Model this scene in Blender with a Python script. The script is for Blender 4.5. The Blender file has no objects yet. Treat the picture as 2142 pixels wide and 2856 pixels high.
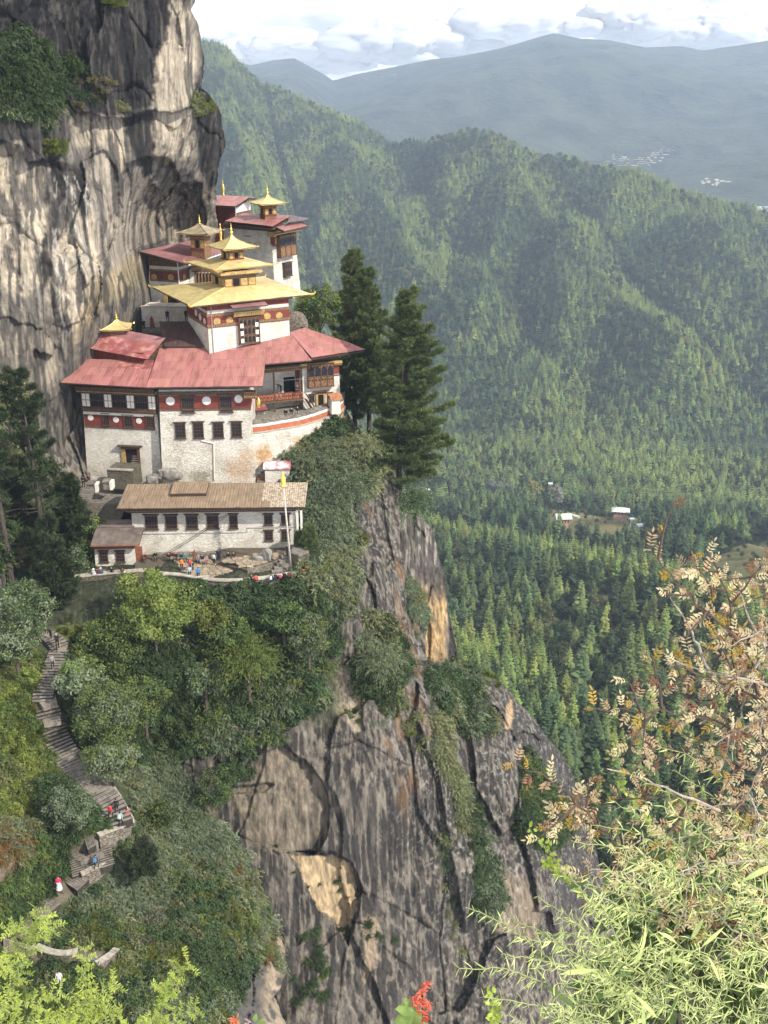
import bpy, math, random
import numpy as np
from mathutils import Vector, Matrix, noise as mnoise
random.seed(7); RNG = np.random.default_rng(11)
scene = bpy.context.scene
COL = scene.collection
# ---------------------------------------------------------------- camera
FPX = 3000.0; PITCH = math.radians(22.0); CX, CY = 1071.0, 1428.0
cam_d = bpy.data.cameras.new('camera'); cam = bpy.data.objects.new('camera', cam_d); COL.objects.link(cam)
cam_d.sensor_fit = 'VERTICAL'; cam_d.sensor_height = 36.0; cam_d.lens = 36.0*FPX/2856.0
cam_d.clip_start = 0.05; cam_d.clip_end = 40000
cam.location = (0, 0, 0); cam.rotation_euler = (math.pi/2-PITCH, 0, 0)
scene.camera = cam
# ---------------------------------------------------------------- sun, sky, exposure
SUN_DIR = Vector((0.66, -0.44, 0.64)).normalized()
sd = bpy.data.lights.new('sun', 'SUN'); sd.energy = 3.0; sd.angle = math.radians(1.2); sd.color = (1.0, 0.93, 0.80)
so = bpy.data.objects.new('sun', sd); COL.objects.link(so)
so.rotation_euler = (-SUN_DIR).to_track_quat('-Z', 'Y').to_euler()
W = bpy.data.worlds.new('World'); scene.world = W; W.use_nodes = True
nt = W.node_tree; nt.nodes.clear()
def N(nt, t, **k):
    n = nt.nodes.new(t)
    for a, v in k.items():
        if a.startswith('i_'):
            key = a[2:]
            key = int(key) if key.isdigit() else key.replace('_', ' ')
            n.inputs[key].default_value = v
        else: setattr(n, a, v)
    return n
def L(nt, a, b): nt.links.new(a, b)
out = N(nt, 'ShaderNodeOutputWorld'); bg = N(nt, 'ShaderNodeBackground'); bg.inputs[1].default_value = 0.12
sky = N(nt, 'ShaderNodeTexSky', sky_type='NISHITA'); sky.sun_disc = False
sky.sun_elevation = math.asin(SUN_DIR.z); sky.sun_rotation = math.atan2(SUN_DIR.x, SUN_DIR.y)
sky.altitude = 3000; sky.dust_density = 2.0; sky.air_density = 1.0
tc = N(nt, 'ShaderNodeTexCoord')
mp = N(nt, 'ShaderNodeMapping'); mp.inputs['Scale'].default_value = (1.0, 1.0, 2.2); L(nt, tc.outputs['Generated'], mp.inputs[0])
n1 = N(nt, 'ShaderNodeTexNoise', i_Scale=9.0, i_Detail=12.0, i_Roughness=0.58, i_Distortion=0.2); L(nt, mp.outputs[0], n1.inputs[0])
r1 = N(nt, 'ShaderNodeValToRGB'); L(nt, n1.outputs[0], r1.inputs[0])
e = r1.color_ramp.elements; e[0].position = 0.37; e[0].color = (3.0, 3.2, 3.7, 1); e[1].position = 0.62; e[1].color = (7.8, 7.9, 8.1, 1)
n2 = N(nt, 'ShaderNodeTexNoise', i_Scale=2.2, i_Detail=4.0); L(nt, mp.outputs[0], n2.inputs[0])
r2 = N(nt, 'ShaderNodeValToRGB'); L(nt, n2.outputs[0], r2.inputs[0])
r2.color_ramp.elements[0].position = 0.20; r2.color_ramp.elements[0].color = (.55, .55, .55, 1); r2.color_ramp.elements[1].position = 0.42
mx = N(nt, 'ShaderNodeMix', data_type='RGBA'); L(nt, r2.outputs[0], mx.inputs[0]); L(nt, sky.outputs[0], mx.inputs[6]); L(nt, r1.outputs[0], mx.inputs[7])
L(nt, mx.outputs[2], bg.inputs[0]); L(nt, bg.outputs[0], out.inputs[0])
vs = scene.view_settings; vs.view_transform = 'Standard'; vs.look = 'None'; vs.gamma = 1.0; vs.use_curve_mapping = False; vs.exposure = 1.15
cy = scene.cycles; cy.max_bounces = 5; cy.diffuse_bounces = 3; cy.glossy_bounces = 2; cy.transmission_bounces = 3; cy.volume_bounces = 0
cy.transparent_max_bounces = 8; cy.use_denoising = True; cy.use_adaptive_sampling = True; cy.adaptive_threshold = 0.02
try: cy.denoiser = 'OPENIMAGEDENOISE'
except Exception: pass
cy.caustics_reflective = False; cy.caustics_refractive = False
# ---------------------------------------------------------------- projection helpers: where a ray of the photograph meets a depth, a height or a plane
SP, CP = math.sin(PITCH), math.cos(PITCH)
def ray(px, py):
    a = (np.asarray(px, float)-CX)/FPX; b = (CY-np.asarray(py, float))/FPX
    return a, CP+b*SP, -SP+b*CP
def at(px, py, Y):
    x, y, z = ray(px, py); t = Y/y
    return Vector((float(x*t), float(y*t), float(z*t)))
def atz(px, py, Z):
    x, y, z = ray(px, py); t = Z/z
    return Vector((float(x*t), float(y*t), float(z*t)))
def onplane(px, py, O, Nn):
    x, y, z = ray(px, py); r = Vector((float(x), float(y), float(z)))
    return r*(O.dot(Nn)/r.dot(Nn))
def at_np(px, py, Y):
    x, y, z = ray(px, py); t = Y/y
    return np.stack([x*t, y*t, z*t], -1)
# ---------------------------------------------------------------- numpy noise
def _h(x, y, z, s):
    h = (x*374761393+y*668265263+z*1274126177+s*974634777) & 0xffffffff
    h = ((h ^ (h >> 13))*1274126177) & 0xffffffff
    return ((h ^ (h >> 16)) & 0xffffff)/16777215.0
def vnoise(P, s=0):
    P = np.asarray(P, float); i = np.floor(P).astype(np.int64); f = P-i; u = f*f*(3-2*f)
    r = 0
    for a in (0, 1):
        wa = u[..., 0] if a else 1-u[..., 0]
        for b in (0, 1):
            wb = u[..., 1] if b else 1-u[..., 1]
            for c in (0, 1):
                wc = u[..., 2] if c else 1-u[..., 2]
                r = r+wa*wb*wc*_h(i[..., 0]+a, i[..., 1]+b, i[..., 2]+c, s)
    return r*2-1
def fbm(P, o=4, s=0, g=0.5, sc=1.0):
    P = np.asarray(P, float)*np.asarray(sc, float); r = 0; a = 1.0; t = 0
    for k in range(o):
        r = r+a*vnoise(P*(2.03**k)+k*17.3, s+k); t += a; a *= g
    return r/t
def ridged(P, o=4, s=0, g=0.5, sc=1.0):
    P = np.asarray(P, float)*np.asarray(sc, float); r = 0; a = 1.0; t = 0
    for k in range(o):
        r = r+a*(1-2*np.abs(vnoise(P*(2.03**k)+k*9.7, s+k))); t += a; a *= g
    return r/t
def sstep(a, b, x):
    t = np.clip((x-a)/(b-a), 0, 1); return t*t*(3-2*t)
def poly_sd(px, py, poly):
    """signed distance to a polygon, positive inside"""
    px = np.asarray(px, float); py = np.asarray(py, float); d = np.full(px.shape, 1e9); ins = np.zeros(px.shape, bool)
    n = len(poly)
    for i in range(n):
        x0, y0 = poly[i]; x1, y1 = poly[(i+1) % n]
        ex, ey = x1-x0, y1-y0; t = np.clip(((px-x0)*ex+(py-y0)*ey)/(ex*ex+ey*ey+1e-9), 0, 1)
        d = np.minimum(d, np.hypot(px-x0-t*ex, py-y0-t*ey))
        c = ((y0 > py) != (y1 > py))
        with np.errstate(divide='ignore', invalid='ignore'):
            xi = (x1-x0)*(py-y0)/(y1-y0+1e-12)+x0
        ins ^= (c & (px < xi))
    return np.where(ins, d, -d)
def line_d(px, py, pts):
    d = np.full(np.shape(px), 1e9)
    for (x0, y0), (x1, y1) in zip(pts[:-1], pts[1:]):
        ex, ey = x1-x0, y1-y0; t = np.clip(((px-x0)*ex+(py-y0)*ey)/(ex*ex+ey*ey+1e-9), 0, 1)
        d = np.minimum(d, np.hypot(px-x0-t*ex, py-y0-t*ey))
    return d
# ---------------------------------------------------------------- object helpers
WM = {}
def props(o, label=None, cat=None, group=None, kind=None):
    if label: o['label'] = label
    if cat: o['category'] = cat
    if group: o['group'] = group
    if kind: o['kind'] = kind
    return o
def link(name, data, parent=None, M=None, **k):
    o = bpy.data.objects.new(name, data); COL.objects.link(o)
    M = M or Matrix()
    WM[o.name] = M
    if parent:
        o.parent = parent; o.matrix_basis = WM[parent.name].inverted() @ M
    else: o.matrix_basis = M
    return props(o, **k)
def thing(name, label, cat, loc=(0, 0, 0), rotz=0.0, group=None, kind=None):
    return link(name, None, None, Matrix.Translation(Vector(loc)) @ Matrix.Rotation(rotz, 4, 'Z'), label=label, cat=cat, group=group, kind=kind)
def mesh_np(name, V, F, mats=(), smooth=False, mi=None, col=None):
    V = np.ascontiguousarray(V, dtype=np.float32); F = np.asarray(F, dtype=np.int32)
    me = bpy.data.meshes.new(name); n, k = F.shape
    me.vertices.add(len(V)); me.vertices.foreach_set('co', V.ravel())
    me.loops.add(n*k); me.loops.foreach_set('vertex_index', F.ravel())
    me.polygons.add(n); me.polygons.foreach_set('loop_start', np.arange(0, n*k, k, dtype=np.int32))
    if mi is not None: me.polygons.foreach_set('material_index', np.asarray(mi, dtype=np.int32))
    if smooth: me.polygons.foreach_set('use_smooth', np.ones(n, bool))
    for m in mats: me.materials.append(m)
    if col is not None:
        a = me.color_attributes.new('tone', 'FLOAT_COLOR', 'POINT')
        c = np.ones((len(V), 4), np.float32); c[:, :3] = col; a.data.foreach_set('color', c.ravel())
    me.update(calc_edges=True)
    return me
class MB:
    def __init__(s): s.v = []; s.f = []; s.m = []
    def add(s, vs, fs, m=0):
        b = len(s.v); s.v += [tuple(v) for v in vs]; s.f += [tuple(b+i for i in f) for f in fs]; s.m += [m]*len(fs)
    def hexa(s, c, m=0):   # 8 corners: bottom 4 then top 4
        s.add(c, [(3, 2, 1, 0), (4, 5, 6, 7), (0, 1, 5, 4), (1, 2, 6, 5), (2, 3, 7, 6), (3, 0, 4, 7)], m)
    def box(s, x0, x1, y0, y1, z0, z1, m=0):
        s.hexa([(x0, y0, z0), (x1, y0, z0), (x1, y1, z0), (x0, y1, z0), (x0, y0, z1), (x1, y0, z1), (x1, y1, z1), (x0, y1, z1)], m)
    def frust(s, x0, x1, y0, y1, z0, X0, X1, Y0, Y1, z1, m=0):
        s.hexa([(x0, y0, z0), (x1, y0, z0), (x1, y1, z0), (x0, y1, z0), (X0, Y0, z1), (X1, Y0, z1), (X1, Y1, z1), (X0, Y1, z1)], m)
    def prism(s, pts, h, m=0, down=None):   # polygon of 3d points (ccw from above), thickness h downward
        n = len(pts); dv = Vector(down) if down else Vector((0, 0, -h))
        lo = [Vector(p)+dv for p in pts]
        s.add(list(pts)+lo, [tuple(range(n)), tuple(range(2*n-1, n-1, -1))]+[(i, n+i, n+(i+1) % n, (i+1) % n) for i in range(n)], m)
    def tube(s, pts, rad, k=6, m=0):
        pts = [Vector(p) for p in pts]; n = len(pts); rad = rad if hasattr(rad, '__len__') else [rad]*n
        vs = []
        for i, p in enumerate(pts):
            t = (pts[min(i+1, n-1)]-pts[max(i-1, 0)]).normalized(); a = t.orthogonal().normalized() if abs(t.z) > .99 else t.cross(Vector((0, 0, 1))).normalized(); b = t.cross(a)
            for j in range(k):
                q = 2*math.pi*j/k; vs.append(p+(a*math.cos(q)+b*math.sin(q))*rad[i])
        fs = [(i*k+j, i*k+(j+1) % k, (i+1)*k+(j+1) % k, (i+1)*k+j) for i in range(n-1) for j in range(k)]
        fs += [tuple(range(k-1, -1, -1)), tuple((n-1)*k+j for j in range(k))]
        s.add(vs, fs, m)
    def lathe(s, prof, k=12, o=(0, 0, 0), m=0):
        vs = [(o[0]+r*math.cos(2*math.pi*j/k), o[1]+r*math.sin(2*math.pi*j/k), o[2]+z) for r, z in prof for j in range(k)]
        n = len(prof); fs = [(i*k+j, i*k+(j+1) % k, (i+1)*k+(j+1) % k, (i+1)*k+j) for i in range(n-1) for j in range(k)]
        fs += [tuple(range(k-1, -1, -1)), tuple((n-1)*k+j for j in range(k))]
        s.add(vs, fs, m)
    def mesh(s, name, mats, smooth=False):
        me = bpy.data.meshes.new(name); me.from_pydata(s.v, [], s.f)
        for m in (mats if isinstance(mats, (list, tuple)) else [mats]): me.materials.append(m)
        me.polygons.foreach_set('material_index', s.m)
        if smooth: me.polygons.foreach_set('use_smooth', [True]*len(s.f))
        me.update(); return me
# ---------------------------------------------------------------- materials
def mat(name, c1, c2=None, scale=3.0, rough=0.8, bump=0.0, bscale=None, stretch=(1, 1, 1), metallic=0.0, trans=0.0, rnd=0.0, c3=None, spec=0.3, detail=5.0, attr=False, space='pos', lo=0.35, hi=0.65):
    m = bpy.data.materials.new(name); m.use_nodes = True; nt = m.node_tree; nt.nodes.clear()
    o = N(nt, 'ShaderNodeOutputMaterial'); b = N(nt, 'ShaderNodeBsdfPrincipled'); b.inputs['Roughness'].default_value = rough; b.inputs['Metallic'].default_value = metallic
    b.inputs['Specular IOR Level'].default_value = spec
    if space == 'pos': src = N(nt, 'ShaderNodeNewGeometry').outputs['Position']
    else: src = N(nt, 'ShaderNodeTexCoord').outputs['Object']
    mpn = N(nt, 'ShaderNodeMapping'); mpn.inputs['Scale'].default_value = stretch; L(nt, src, mpn.inputs[0])
    c2 = c2 or tuple(x*0.75 for x in c1)
    nz = N(nt, 'ShaderNodeTexNoise', i_Scale=scale, i_Detail=detail, i_Roughness=0.6); L(nt, mpn.outputs[0], nz.inputs[0])
    rp = N(nt, 'ShaderNodeValToRGB'); L(nt, nz.outputs[0], rp.inputs[0])
    rp.color_ramp.elements[0].position = lo; rp.color_ramp.elements[0].color = (*c2, 1)
    rp.color_ramp.elements[1].position = hi; rp.color_ramp.elements[1].color = (*c1, 1)
    if c3:
        x = rp.color_ramp.elements.new(0.5*(lo+hi)); x.color = (*c3, 1)
    colr = rp.outputs[0]
    if rnd:
        oi = N(nt, 'ShaderNodeObjectInfo'); hs = N(nt, 'ShaderNodeHueSaturation')
        ma = N(nt, 'ShaderNodeMapRange'); ma.inputs[3].default_value = 1-rnd; ma.inputs[4].default_value = 1+rnd; L(nt, oi.outputs['Random'], ma.inputs[0]); L(nt, ma.outputs[0], hs.inputs['Value'])
        ms = N(nt, 'ShaderNodeMath', operation='MULTIPLY_ADD'); ms.inputs[1].default_value = 7.13; ms.inputs[2].default_value = 0; L(nt, oi.outputs['Random'], ms.inputs[0])
        fr = N(nt, 'ShaderNodeMath', operation='FRACT'); L(nt, ms.outputs[0], fr.inputs[0])
        mh = N(nt, 'ShaderNodeMapRange'); mh.inputs[3].default_value = 0.5-rnd*0.07; mh.inputs[4].default_value = 0.5+rnd*0.05; L(nt, fr.outputs[0], mh.inputs[0]); L(nt, mh.outputs[0], hs.inputs['Hue'])
        L(nt, colr, hs.inputs['Color']); colr = hs.outputs[0]
    if attr:
        at_ = N(nt, 'ShaderNodeAttribute', attribute_name='tone'); mm = N(nt, 'ShaderNodeMix', data_type='RGBA', blend_type='MULTIPLY'); mm.inputs[0].default_value = 1
        L(nt, at_.outputs['Color'], mm.inputs[6]); L(nt, colr, mm.inputs[7]); colr = mm.outputs[2]
    L(nt, colr, b.inputs['Base Color'])
    if bump:
        nb = N(nt, 'ShaderNodeTexNoise', i_Scale=bscale or scale*4, i_Detail=6.0); L(nt, mpn.outputs[0], nb.inputs[0])
        bn = N(nt, 'ShaderNodeBump'); bn.inputs['Strength'].default_value = 1.0; bn.inputs['Distance'].default_value = bump; L(nt, nb.outputs[0], bn.inputs['Height']); L(nt, bn.outputs[0], b.inputs['Normal'])
    if trans:
        tr = N(nt, 'ShaderNodeBsdfTranslucent'); L(nt, colr, tr.inputs[0]); mxs = N(nt, 'ShaderNodeMixShader'); mxs.inputs[0].default_value = trans
        L(nt, b.outputs[0], mxs.inputs[1]); L(nt, tr.outputs[0], mxs.inputs[2]); L(nt, mxs.outputs[0], o.inputs[0])
    else: L(nt, b.outputs[0], o.inputs[0])
    return m
PROTO = bpy.data.collections.new('prototypes')     # meshes that are scattered; not linked to the scene
def proto_coll(name, meshes):
    c = bpy.data.collections.new(name)
    for i, me in enumerate(meshes):
        o = bpy.data.objects.new('%s_%02d' % (name, i), me); c.objects.link(o)
    return c
def scatter(name, P, rot, scl, idx, coll, **k):
    """one object of kind stuff: instances of the meshes in coll on the given points"""
    me = bpy.data.meshes.new(name); me.vertices.add(len(P)); me.vertices.foreach_set('co', np.asarray(P, np.float32).ravel())
    a = me.attributes.new('rot', 'FLOAT_VECTOR', 'POINT'); a.data.foreach_set('vector', np.asarray(rot, np.float32).ravel())
    a = me.attributes.new('scl', 'FLOAT_VECTOR', 'POINT'); s = np.asarray(scl, np.float32); s = np.repeat(s[:, None], 3, 1) if s.ndim == 1 else s; a.data.foreach_set('vector', s.ravel())
    a = me.attributes.new('idx', 'INT', 'POINT'); a.data.foreach_set('value', np.asarray(idx, np.int32))
    o = link(name, me, **k)
    g = bpy.data.node_groups.new(name, 'GeometryNodeTree')
    g.interface.new_socket('Geometry', in_out='INPUT', socket_type='NodeSocketGeometry'); g.interface.new_socket('Geometry', in_out='OUTPUT', socket_type='NodeSocketGeometry')
    gi = g.nodes.new('NodeGroupInput'); go = g.nodes.new('NodeGroupOutput'); ip = g.nodes.new('GeometryNodeInstanceOnPoints'); ci = g.nodes.new('GeometryNodeCollectionInfo')
    ci.inputs['Collection'].default_value = coll; ci.inputs['Separate Children'].default_value = True; ci.inputs['Reset Children'].default_value = True
    ip.inputs['Pick Instance'].default_value = True
    def na(nm, t):
        n = g.nodes.new('GeometryNodeInputNamedAttribute'); n.data_type = t; n.inputs['Name'].default_value = nm; return n.outputs[0]
    g.links.new(gi.outputs[0], ip.inputs['Points']); g.links.new(ci.outputs[0], ip.inputs['Instance'])
    e2r = g.nodes.new('FunctionNodeEulerToRotation'); g.links.new(na('rot', 'FLOAT_VECTOR'), e2r.inputs[0]); g.links.new(e2r.outputs[0], ip.inputs['Rotation'])
    g.links.new(na('scl', 'FLOAT_VECTOR'), ip.inputs['Scale']); g.links.new(na('idx', 'INT'), ip.inputs['Instance Index'])
    g.links.new(ip.outputs[0], go.inputs[0])
    md = o.modifiers.new('scatter', 'NODES'); md.node_group = g
    return o
# ================================================================ valley terrain, forest, far mountains, haze
M_forest_floor = mat('forest_floor', (.045, .065, .025), (.025, .04, .018), scale=.02, rough=1, bump=0)
M_far = mat('far_forest', (.045, .062, .040), (.012, .022, .018), scale=.006, rough=1, detail=13, bump=16, bscale=.035)
M_meadow = mat('meadow_grass', (.16, .13, .055), (.09, .10, .04), scale=.05, rough=1)
RIDGE = [(300, -60, 2600), (430, 40, 2600), (560, 118, 2600), (640, 165, 2550), (700, 205, 2500), (800, 258, 2450), (900, 305, 2400), (1000, 345, 2350), (1100, 392, 2300), (1190, 398, 2200), (1240, 374, 2100), (1290, 374, 2100), (1400, 398, 2050), (1500, 425, 2000), (1600, 450, 1950), (1700, 482, 1900), (1900, 540, 1850), (2142, 600, 1800), (2400, 670, 1750)]
rpx = np.array([r[0] for r in RIDGE], float)
ra = np.array([ray(r[0], r[1])[0]/ray(r[0], r[1])[1] for r in RIDGE]); rY = np.array([r[2] for r in RIDGE], float)
rz = np.array([float(at(*r).z) for r in RIDGE])
def tz(py, Y): return float(at(1071, py, Y).z)
PROF = [(120, tz(2300, 120)-60), (260, tz(2050, 260)-25), (330, tz(1990, 330)), (400, tz(1830, 400)), (500, tz(1690, 500)), (620, tz(1560, 620)), (760, tz(1470, 760)), (900, tz(1400, 900)), (1050, tz(1290, 1050)), (1150, tz(1240, 1150))]
py_ = np.array([p_[0] for p_ in PROF], float); pz_ = np.array([p_[1] for p_ in PROF])
def terrain_z(X, Y):
    a = X/np.maximum(Y, 1)
    Yr = np.interp(a, ra, rY); zr = np.interp(a, ra, rz)
    P = np.stack([X, Y, X*0], -1)
    z = np.interp(Y, py_, pz_)
    t = np.clip((Y-1150)/(Yr-1150), 0, 1.0)
    z = np.where(Y > 1150, pz_[-1]+(zr-pz_[-1])*(0.92*t+0.08*t*t), z)
    w = 4*t*(1-t)*0.9+0.25*t
    u = X+0.20*Y+40*fbm(P, 3, 5, sc=1/420.)
    per = 235.0; q = (u/per) % 1.0
    tri = np.where(q < 0.58, q/0.58, (1-q)/0.42)          # broad left side, steeper right side
    big = 0.75+0.5*vnoise(np.stack([np.floor(u/per), Y*0, Y*0], -1)*7.3, 3)
    z = z+np.clip(w, 0, 1)*(tri-0.5)*90*big
    u2 = X-0.35*Y; q2 = (u2/160+0.6*fbm(P, 2, 9, sc=1/300.)) % 1.0
    z = z+np.clip(w, 0, 1)*(1-np.abs(2*q2-1)-0.5)*34
    z = z+fbm(P, 4, 21, sc=1/190.)*np.where(Y > 1150, 16*np.clip(w+.15, 0, 1), 14*sstep(250, 500, Y))
    nb = sstep(330, 420, Y)*(1-sstep(700, 860, Y))
    z = z+nb*(np.abs(((X+0.5*Y+30*fbm(P, 2, 31, sc=1/150.))/170.) % 1.0*2-1)-0.5)*26
    over = np.maximum(Y-Yr, 0); z = z-over*0.55
    return z
NA, NY = 380, 520
av = np.linspace(-0.42, 0.66, NA); yv = 70*(4200/70.)**np.linspace(0, 1, NY)
A_, Y_ = np.meshgrid(av, yv); X_ = A_*Y_
Z_ = terrain_z(X_, Y_)
def grid_faces(r, c):
    i = np.arange(r*c).reshape(r, c)
    return np.stack([i[:-1, :-1], i[:-1, 1:], i[1:, 1:], i[1:, :-1]], -1).reshape(-1, 4)
V = np.stack([X_, Y_, Z_], -1).reshape(-1, 3)
# meadows: clearings in the forest, given where the photograph shows them
CLEAR = [[(1990, 1560), (2060, 1520), (2200, 1500), (2240, 1700), (2142, 1720), (2020, 1690), (1960, 1620)],
         [(1440, 1425), (1520, 1418), (1640, 1432), (1700, 1450), (1780, 1440), (1800, 1480), (1740, 1500), (1690, 1535), (1600, 1530), (1530, 1490), (1480, 1450)]]
def to_px(P):
    P = np.asarray(P); d = P[..., 1]*CP-P[..., 2]*SP; v = P[..., 1]*SP+P[..., 2]*CP
    return CX+FPX*P[..., 0]/d, CY-FPX*v/d
def clear_sd(P):
    px, py = to_px(P); m = np.full(px.shape, -1e9)
    for c in CLEAR: m = np.maximum(m, poly_sd(px, py, c))
    return m
fc = grid_faces(NY, NA); cen = V[fc].mean(1); mi = (clear_sd(cen) > 0).astype(int)
link('forest_hillside', mesh_np('forest_hillside', V, fc, [M_forest_floor, M_meadow], True, mi), kind='structure')
# far mountains across the valley
FAR = [(300, 120, 5856), (560, 150, 5856), (700, 182, 5856), (760, 168, 5856), (820, 162, 5856), (900, 205, 5795), (930, 224, 5673), (1000, 205, 5612), (1100, 186, 5551), (1200, 166, 5490), (1290, 156, 5490), (1400, 134, 5490), (1500, 104, 5490), (1545, 92, 5490), (1620, 108, 5490), (1700, 112, 5490), (1800, 132, 5490), (1900, 128, 5490), (1960, 140, 5490), (2060, 126, 5490), (2142, 112, 5490), (2400, 100, 5490)]
fa = np.array([ray(r[0], r[1])[0]/ray(r[0], r[1])[1] for r in FAR]); fY = np.array([r[2] for r in FAR], float); fz = np.array([float(at(*r).z) for r in FAR])
fl = np.array([float(at(r[0], 520, 5000).z) for r in FAR])
av2 = np.linspace(-0.36, 0.50, 420); yv2 = np.linspace(2500, 6500, 260)
A2, Y2 = np.meshgrid(av2, yv2); X2 = A2*Y2; P2 = np.stack([X2, Y2, X2*0], -1)
Yr = np.interp(A2, fa, fY); zr = np.interp(A2, fa, fz); base = -290+0*A2
t2 = np.clip((Y2-3450)/(Yr-3450), 0, 1)
Z2 = base+(zr-base)*(t2**0.85)+fbm(P2, 5, 41, sc=1/900.)*95*(4*t2*(1-t2))+ridged(P2+np.array([0, 0, 0]), 4, 44, sc=(1/550., 1/1600., 1))*75*(4*t2*(1-t2))
Z2 = Z2+np.where(t2 <= 0, fbm(P2, 4, 47, sc=1/430.)*20, 0)-np.maximum(Y2-Yr, 0)*0.35
foot = sstep(0.18, 0.40, A2)*np.exp(-((Y2-3200-900*(A2-.3))/560.)**2)*105
Z2 = Z2+foot*(0.8+0.5*fbm(P2, 3, 51, sc=1/300.))
link('far_mountain', mesh_np('far_mountain', np.stack([X2, Y2, Z2], -1).reshape(-1, 3), grid_faces(260, 420), [M_far], True), kind='structure')
# villages on the far valley floor: tiny pale houses
M_vil = mat('village_wall', (.55, .50, .44), (.35, .33, .30), scale=.02)
mb = MB()
def far_surface(px, py, y0=2600, y1=6300):
    best = None
    for Yq in np.linspace(y0, y1, 240):
        p = at(px, py, Yq); a = p.x/p.y
        i = (a-av2[0])/(av2[1]-av2[0]); j = (Yq-yv2[0])/(yv2[1]-yv2[0])
        if 0 <= i < 418 and 0 <= j < 258:
            zz = Z2[int(j), int(i)]
            if p.z < zz: return Vector((p.x, p.y, zz))
    return None
rr = random.Random(5)
for k in range(150):
    if k < 60: px, py = rr.gauss(1745, 28), rr.gauss(455, 6)
    elif k < 110:
        px = rr.uniform(1780, 1880); py = 455-(px-1780)*.35+rr.gauss(0, 7)
    elif k < 135: px = rr.uniform(985, 1120); py = 230-(px-985)*0.16+rr.gauss(0, 3)
    else: px, py = rr.gauss(1990, 20), rr.gauss(512, 6)
    p = far_surface(px, py)
    if p is None: continue
    s = rr.uniform(3, 6.5); mb.box(p.x-s, p.x+s, p.y-4, p.y+4, p.z-3, p.z+3.4)
link('distant_village', mb.mesh('distant_village', [M_vil]), kind='stuff')
# haze: one closed box of even air
hz = bpy.data.materials.new('haze_air'); hz.use_nodes = True; nt = hz.node_tree; nt.nodes.clear()
o_ = N(nt, 'ShaderNodeOutputMaterial'); pv = N(nt, 'ShaderNodeVolumePrincipled'); pv.inputs['Density'].default_value = 1.2e-4; pv.inputs['Color'].default_value = (.60, .73, .93, 1); pv.inputs['Anisotropy'].default_value = 0.15
L(nt, pv.outputs[0], o_.inputs['Volume'])
mb = MB(); ztop = max(float(Z2.max()), float(Z_.max()))+30
mb.box(-3200, 4200, -300, 6700, min(float(Z_.min()), float(Z2.min()))-1, ztop)
hz_o = link('haze', mb.mesh('haze', [hz]), kind='stuff')
# ---------------------------------------------------------------- conifer prototypes
def conifer_np(rng, h=20, rad=3.6, wh=16, nb=8, droop=.35, low=.12, tipw=.42, top=.0, hang=1):
    V = []; F = []
    def tri(a, b, c):
        i = len(V); V.extend([a, b, c]); F.append((i, i+1, i+2))
    for w in range(wh):
        t = low+(1-low)*(w/(wh-1.0))**.9; z = h*t
        r = rad*(1-t)**.72*(0.75+.5*rng.random())+.12
        n = max(4, int(nb*(1-.4*t)))
        for b in range(n):
            a = 6.283*(b+rng.random()*.8)/n; rl = r*(.7+.5*rng.random()); dz = -droop*rl+rng.random()*.3*rl
            c, s = math.cos(a), math.sin(a); wd = rl*tipw*(.8+.5*rng.random())
            root = (0, 0, z+.1); tip = (c*rl, s*rl, z+dz); m1 = (c*rl*.55-s*wd, s*rl*.55+c*wd, z+dz*.45-rng.random()*.35*rl*hang); m2 = (c*rl*.55+s*wd, s*rl*.55-c*wd, z+dz*.45-rng.random()*.35*rl*hang)
            mid = (c*rl*.6, s*rl*.6, z+dz*.35+.12*rl)
            tri(root, m1, mid); tri(root, mid, m2); tri(m1, tip, mid); tri(mid, tip, m2)
    tri((.25, 0, h*.9), (-.25, 0, h*.9), (0, 0, h*1.03)); tri((0, .25, h*.9), (0, -.25, h*.9), (0, 0, h*1.03))
    nf = len(F)
    for k in range(4):
        a = k*1.5708; b = a+1.5708; i = len(V); V.extend([(math.cos(a)*.28, math.sin(a)*.28, -1.5), (math.cos(b)*.28, math.sin(b)*.28, -1.5), (0, 0, h*.8)]); F.append((i, i+1, i+2))
    return np.array(V), np.array(F), np.array([0]*nf+[1]*4)
def round_tree_np(rng, h=13, rad=4.5, n=420, ls=.9):
    c = rng.normal(size=(26, 3)); c /= np.linalg.norm(c, axis=1)[:, None]; c *= (rng.random((26, 1))**.4)*np.array([rad*.72, rad*.72, h*.30]); c[:, 2] += h*.62
    k = rng.integers(0, 26, n); d = rng.normal(size=(n, 3)); d /= np.linalg.norm(d, axis=1)[:, None]; d[:, 2] = np.abs(d[:, 2])*.9-.15
    p = c[k]+d*rad*.36*(.7+.4*rng.random((n, 1)))
    t = np.cross(d, rng.normal(size=(n, 3))); t /= np.linalg.norm(t, axis=1)[:, None]+1e-6; b = np.cross(d, t); s = ls*(.6+.8*rng.random((n, 1)))
    V = np.stack([p-t*s*.6, p+t*s*.6, p+b*s+d*.2], 1).reshape(-1, 3); F = np.arange(len(V)).reshape(-1, 3); mi = np.zeros(n, int)
    q = len(V); V = np.concatenate([V, [(.35, 0, -1.5), (-.2, .3, -1.5), (0, 0, h*.7), (-.2, -.3, -1.5)]]); F = np.concatenate([F, [(q, q+1, q+2), (q+1, q+3, q+2)]]); mi = np.concatenate([mi, [1, 1]])
    return V, F, mi
M_bark = mat('bark', (.09, .07, .055), (.045, .035, .03), scale=3, rough=1)
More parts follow.
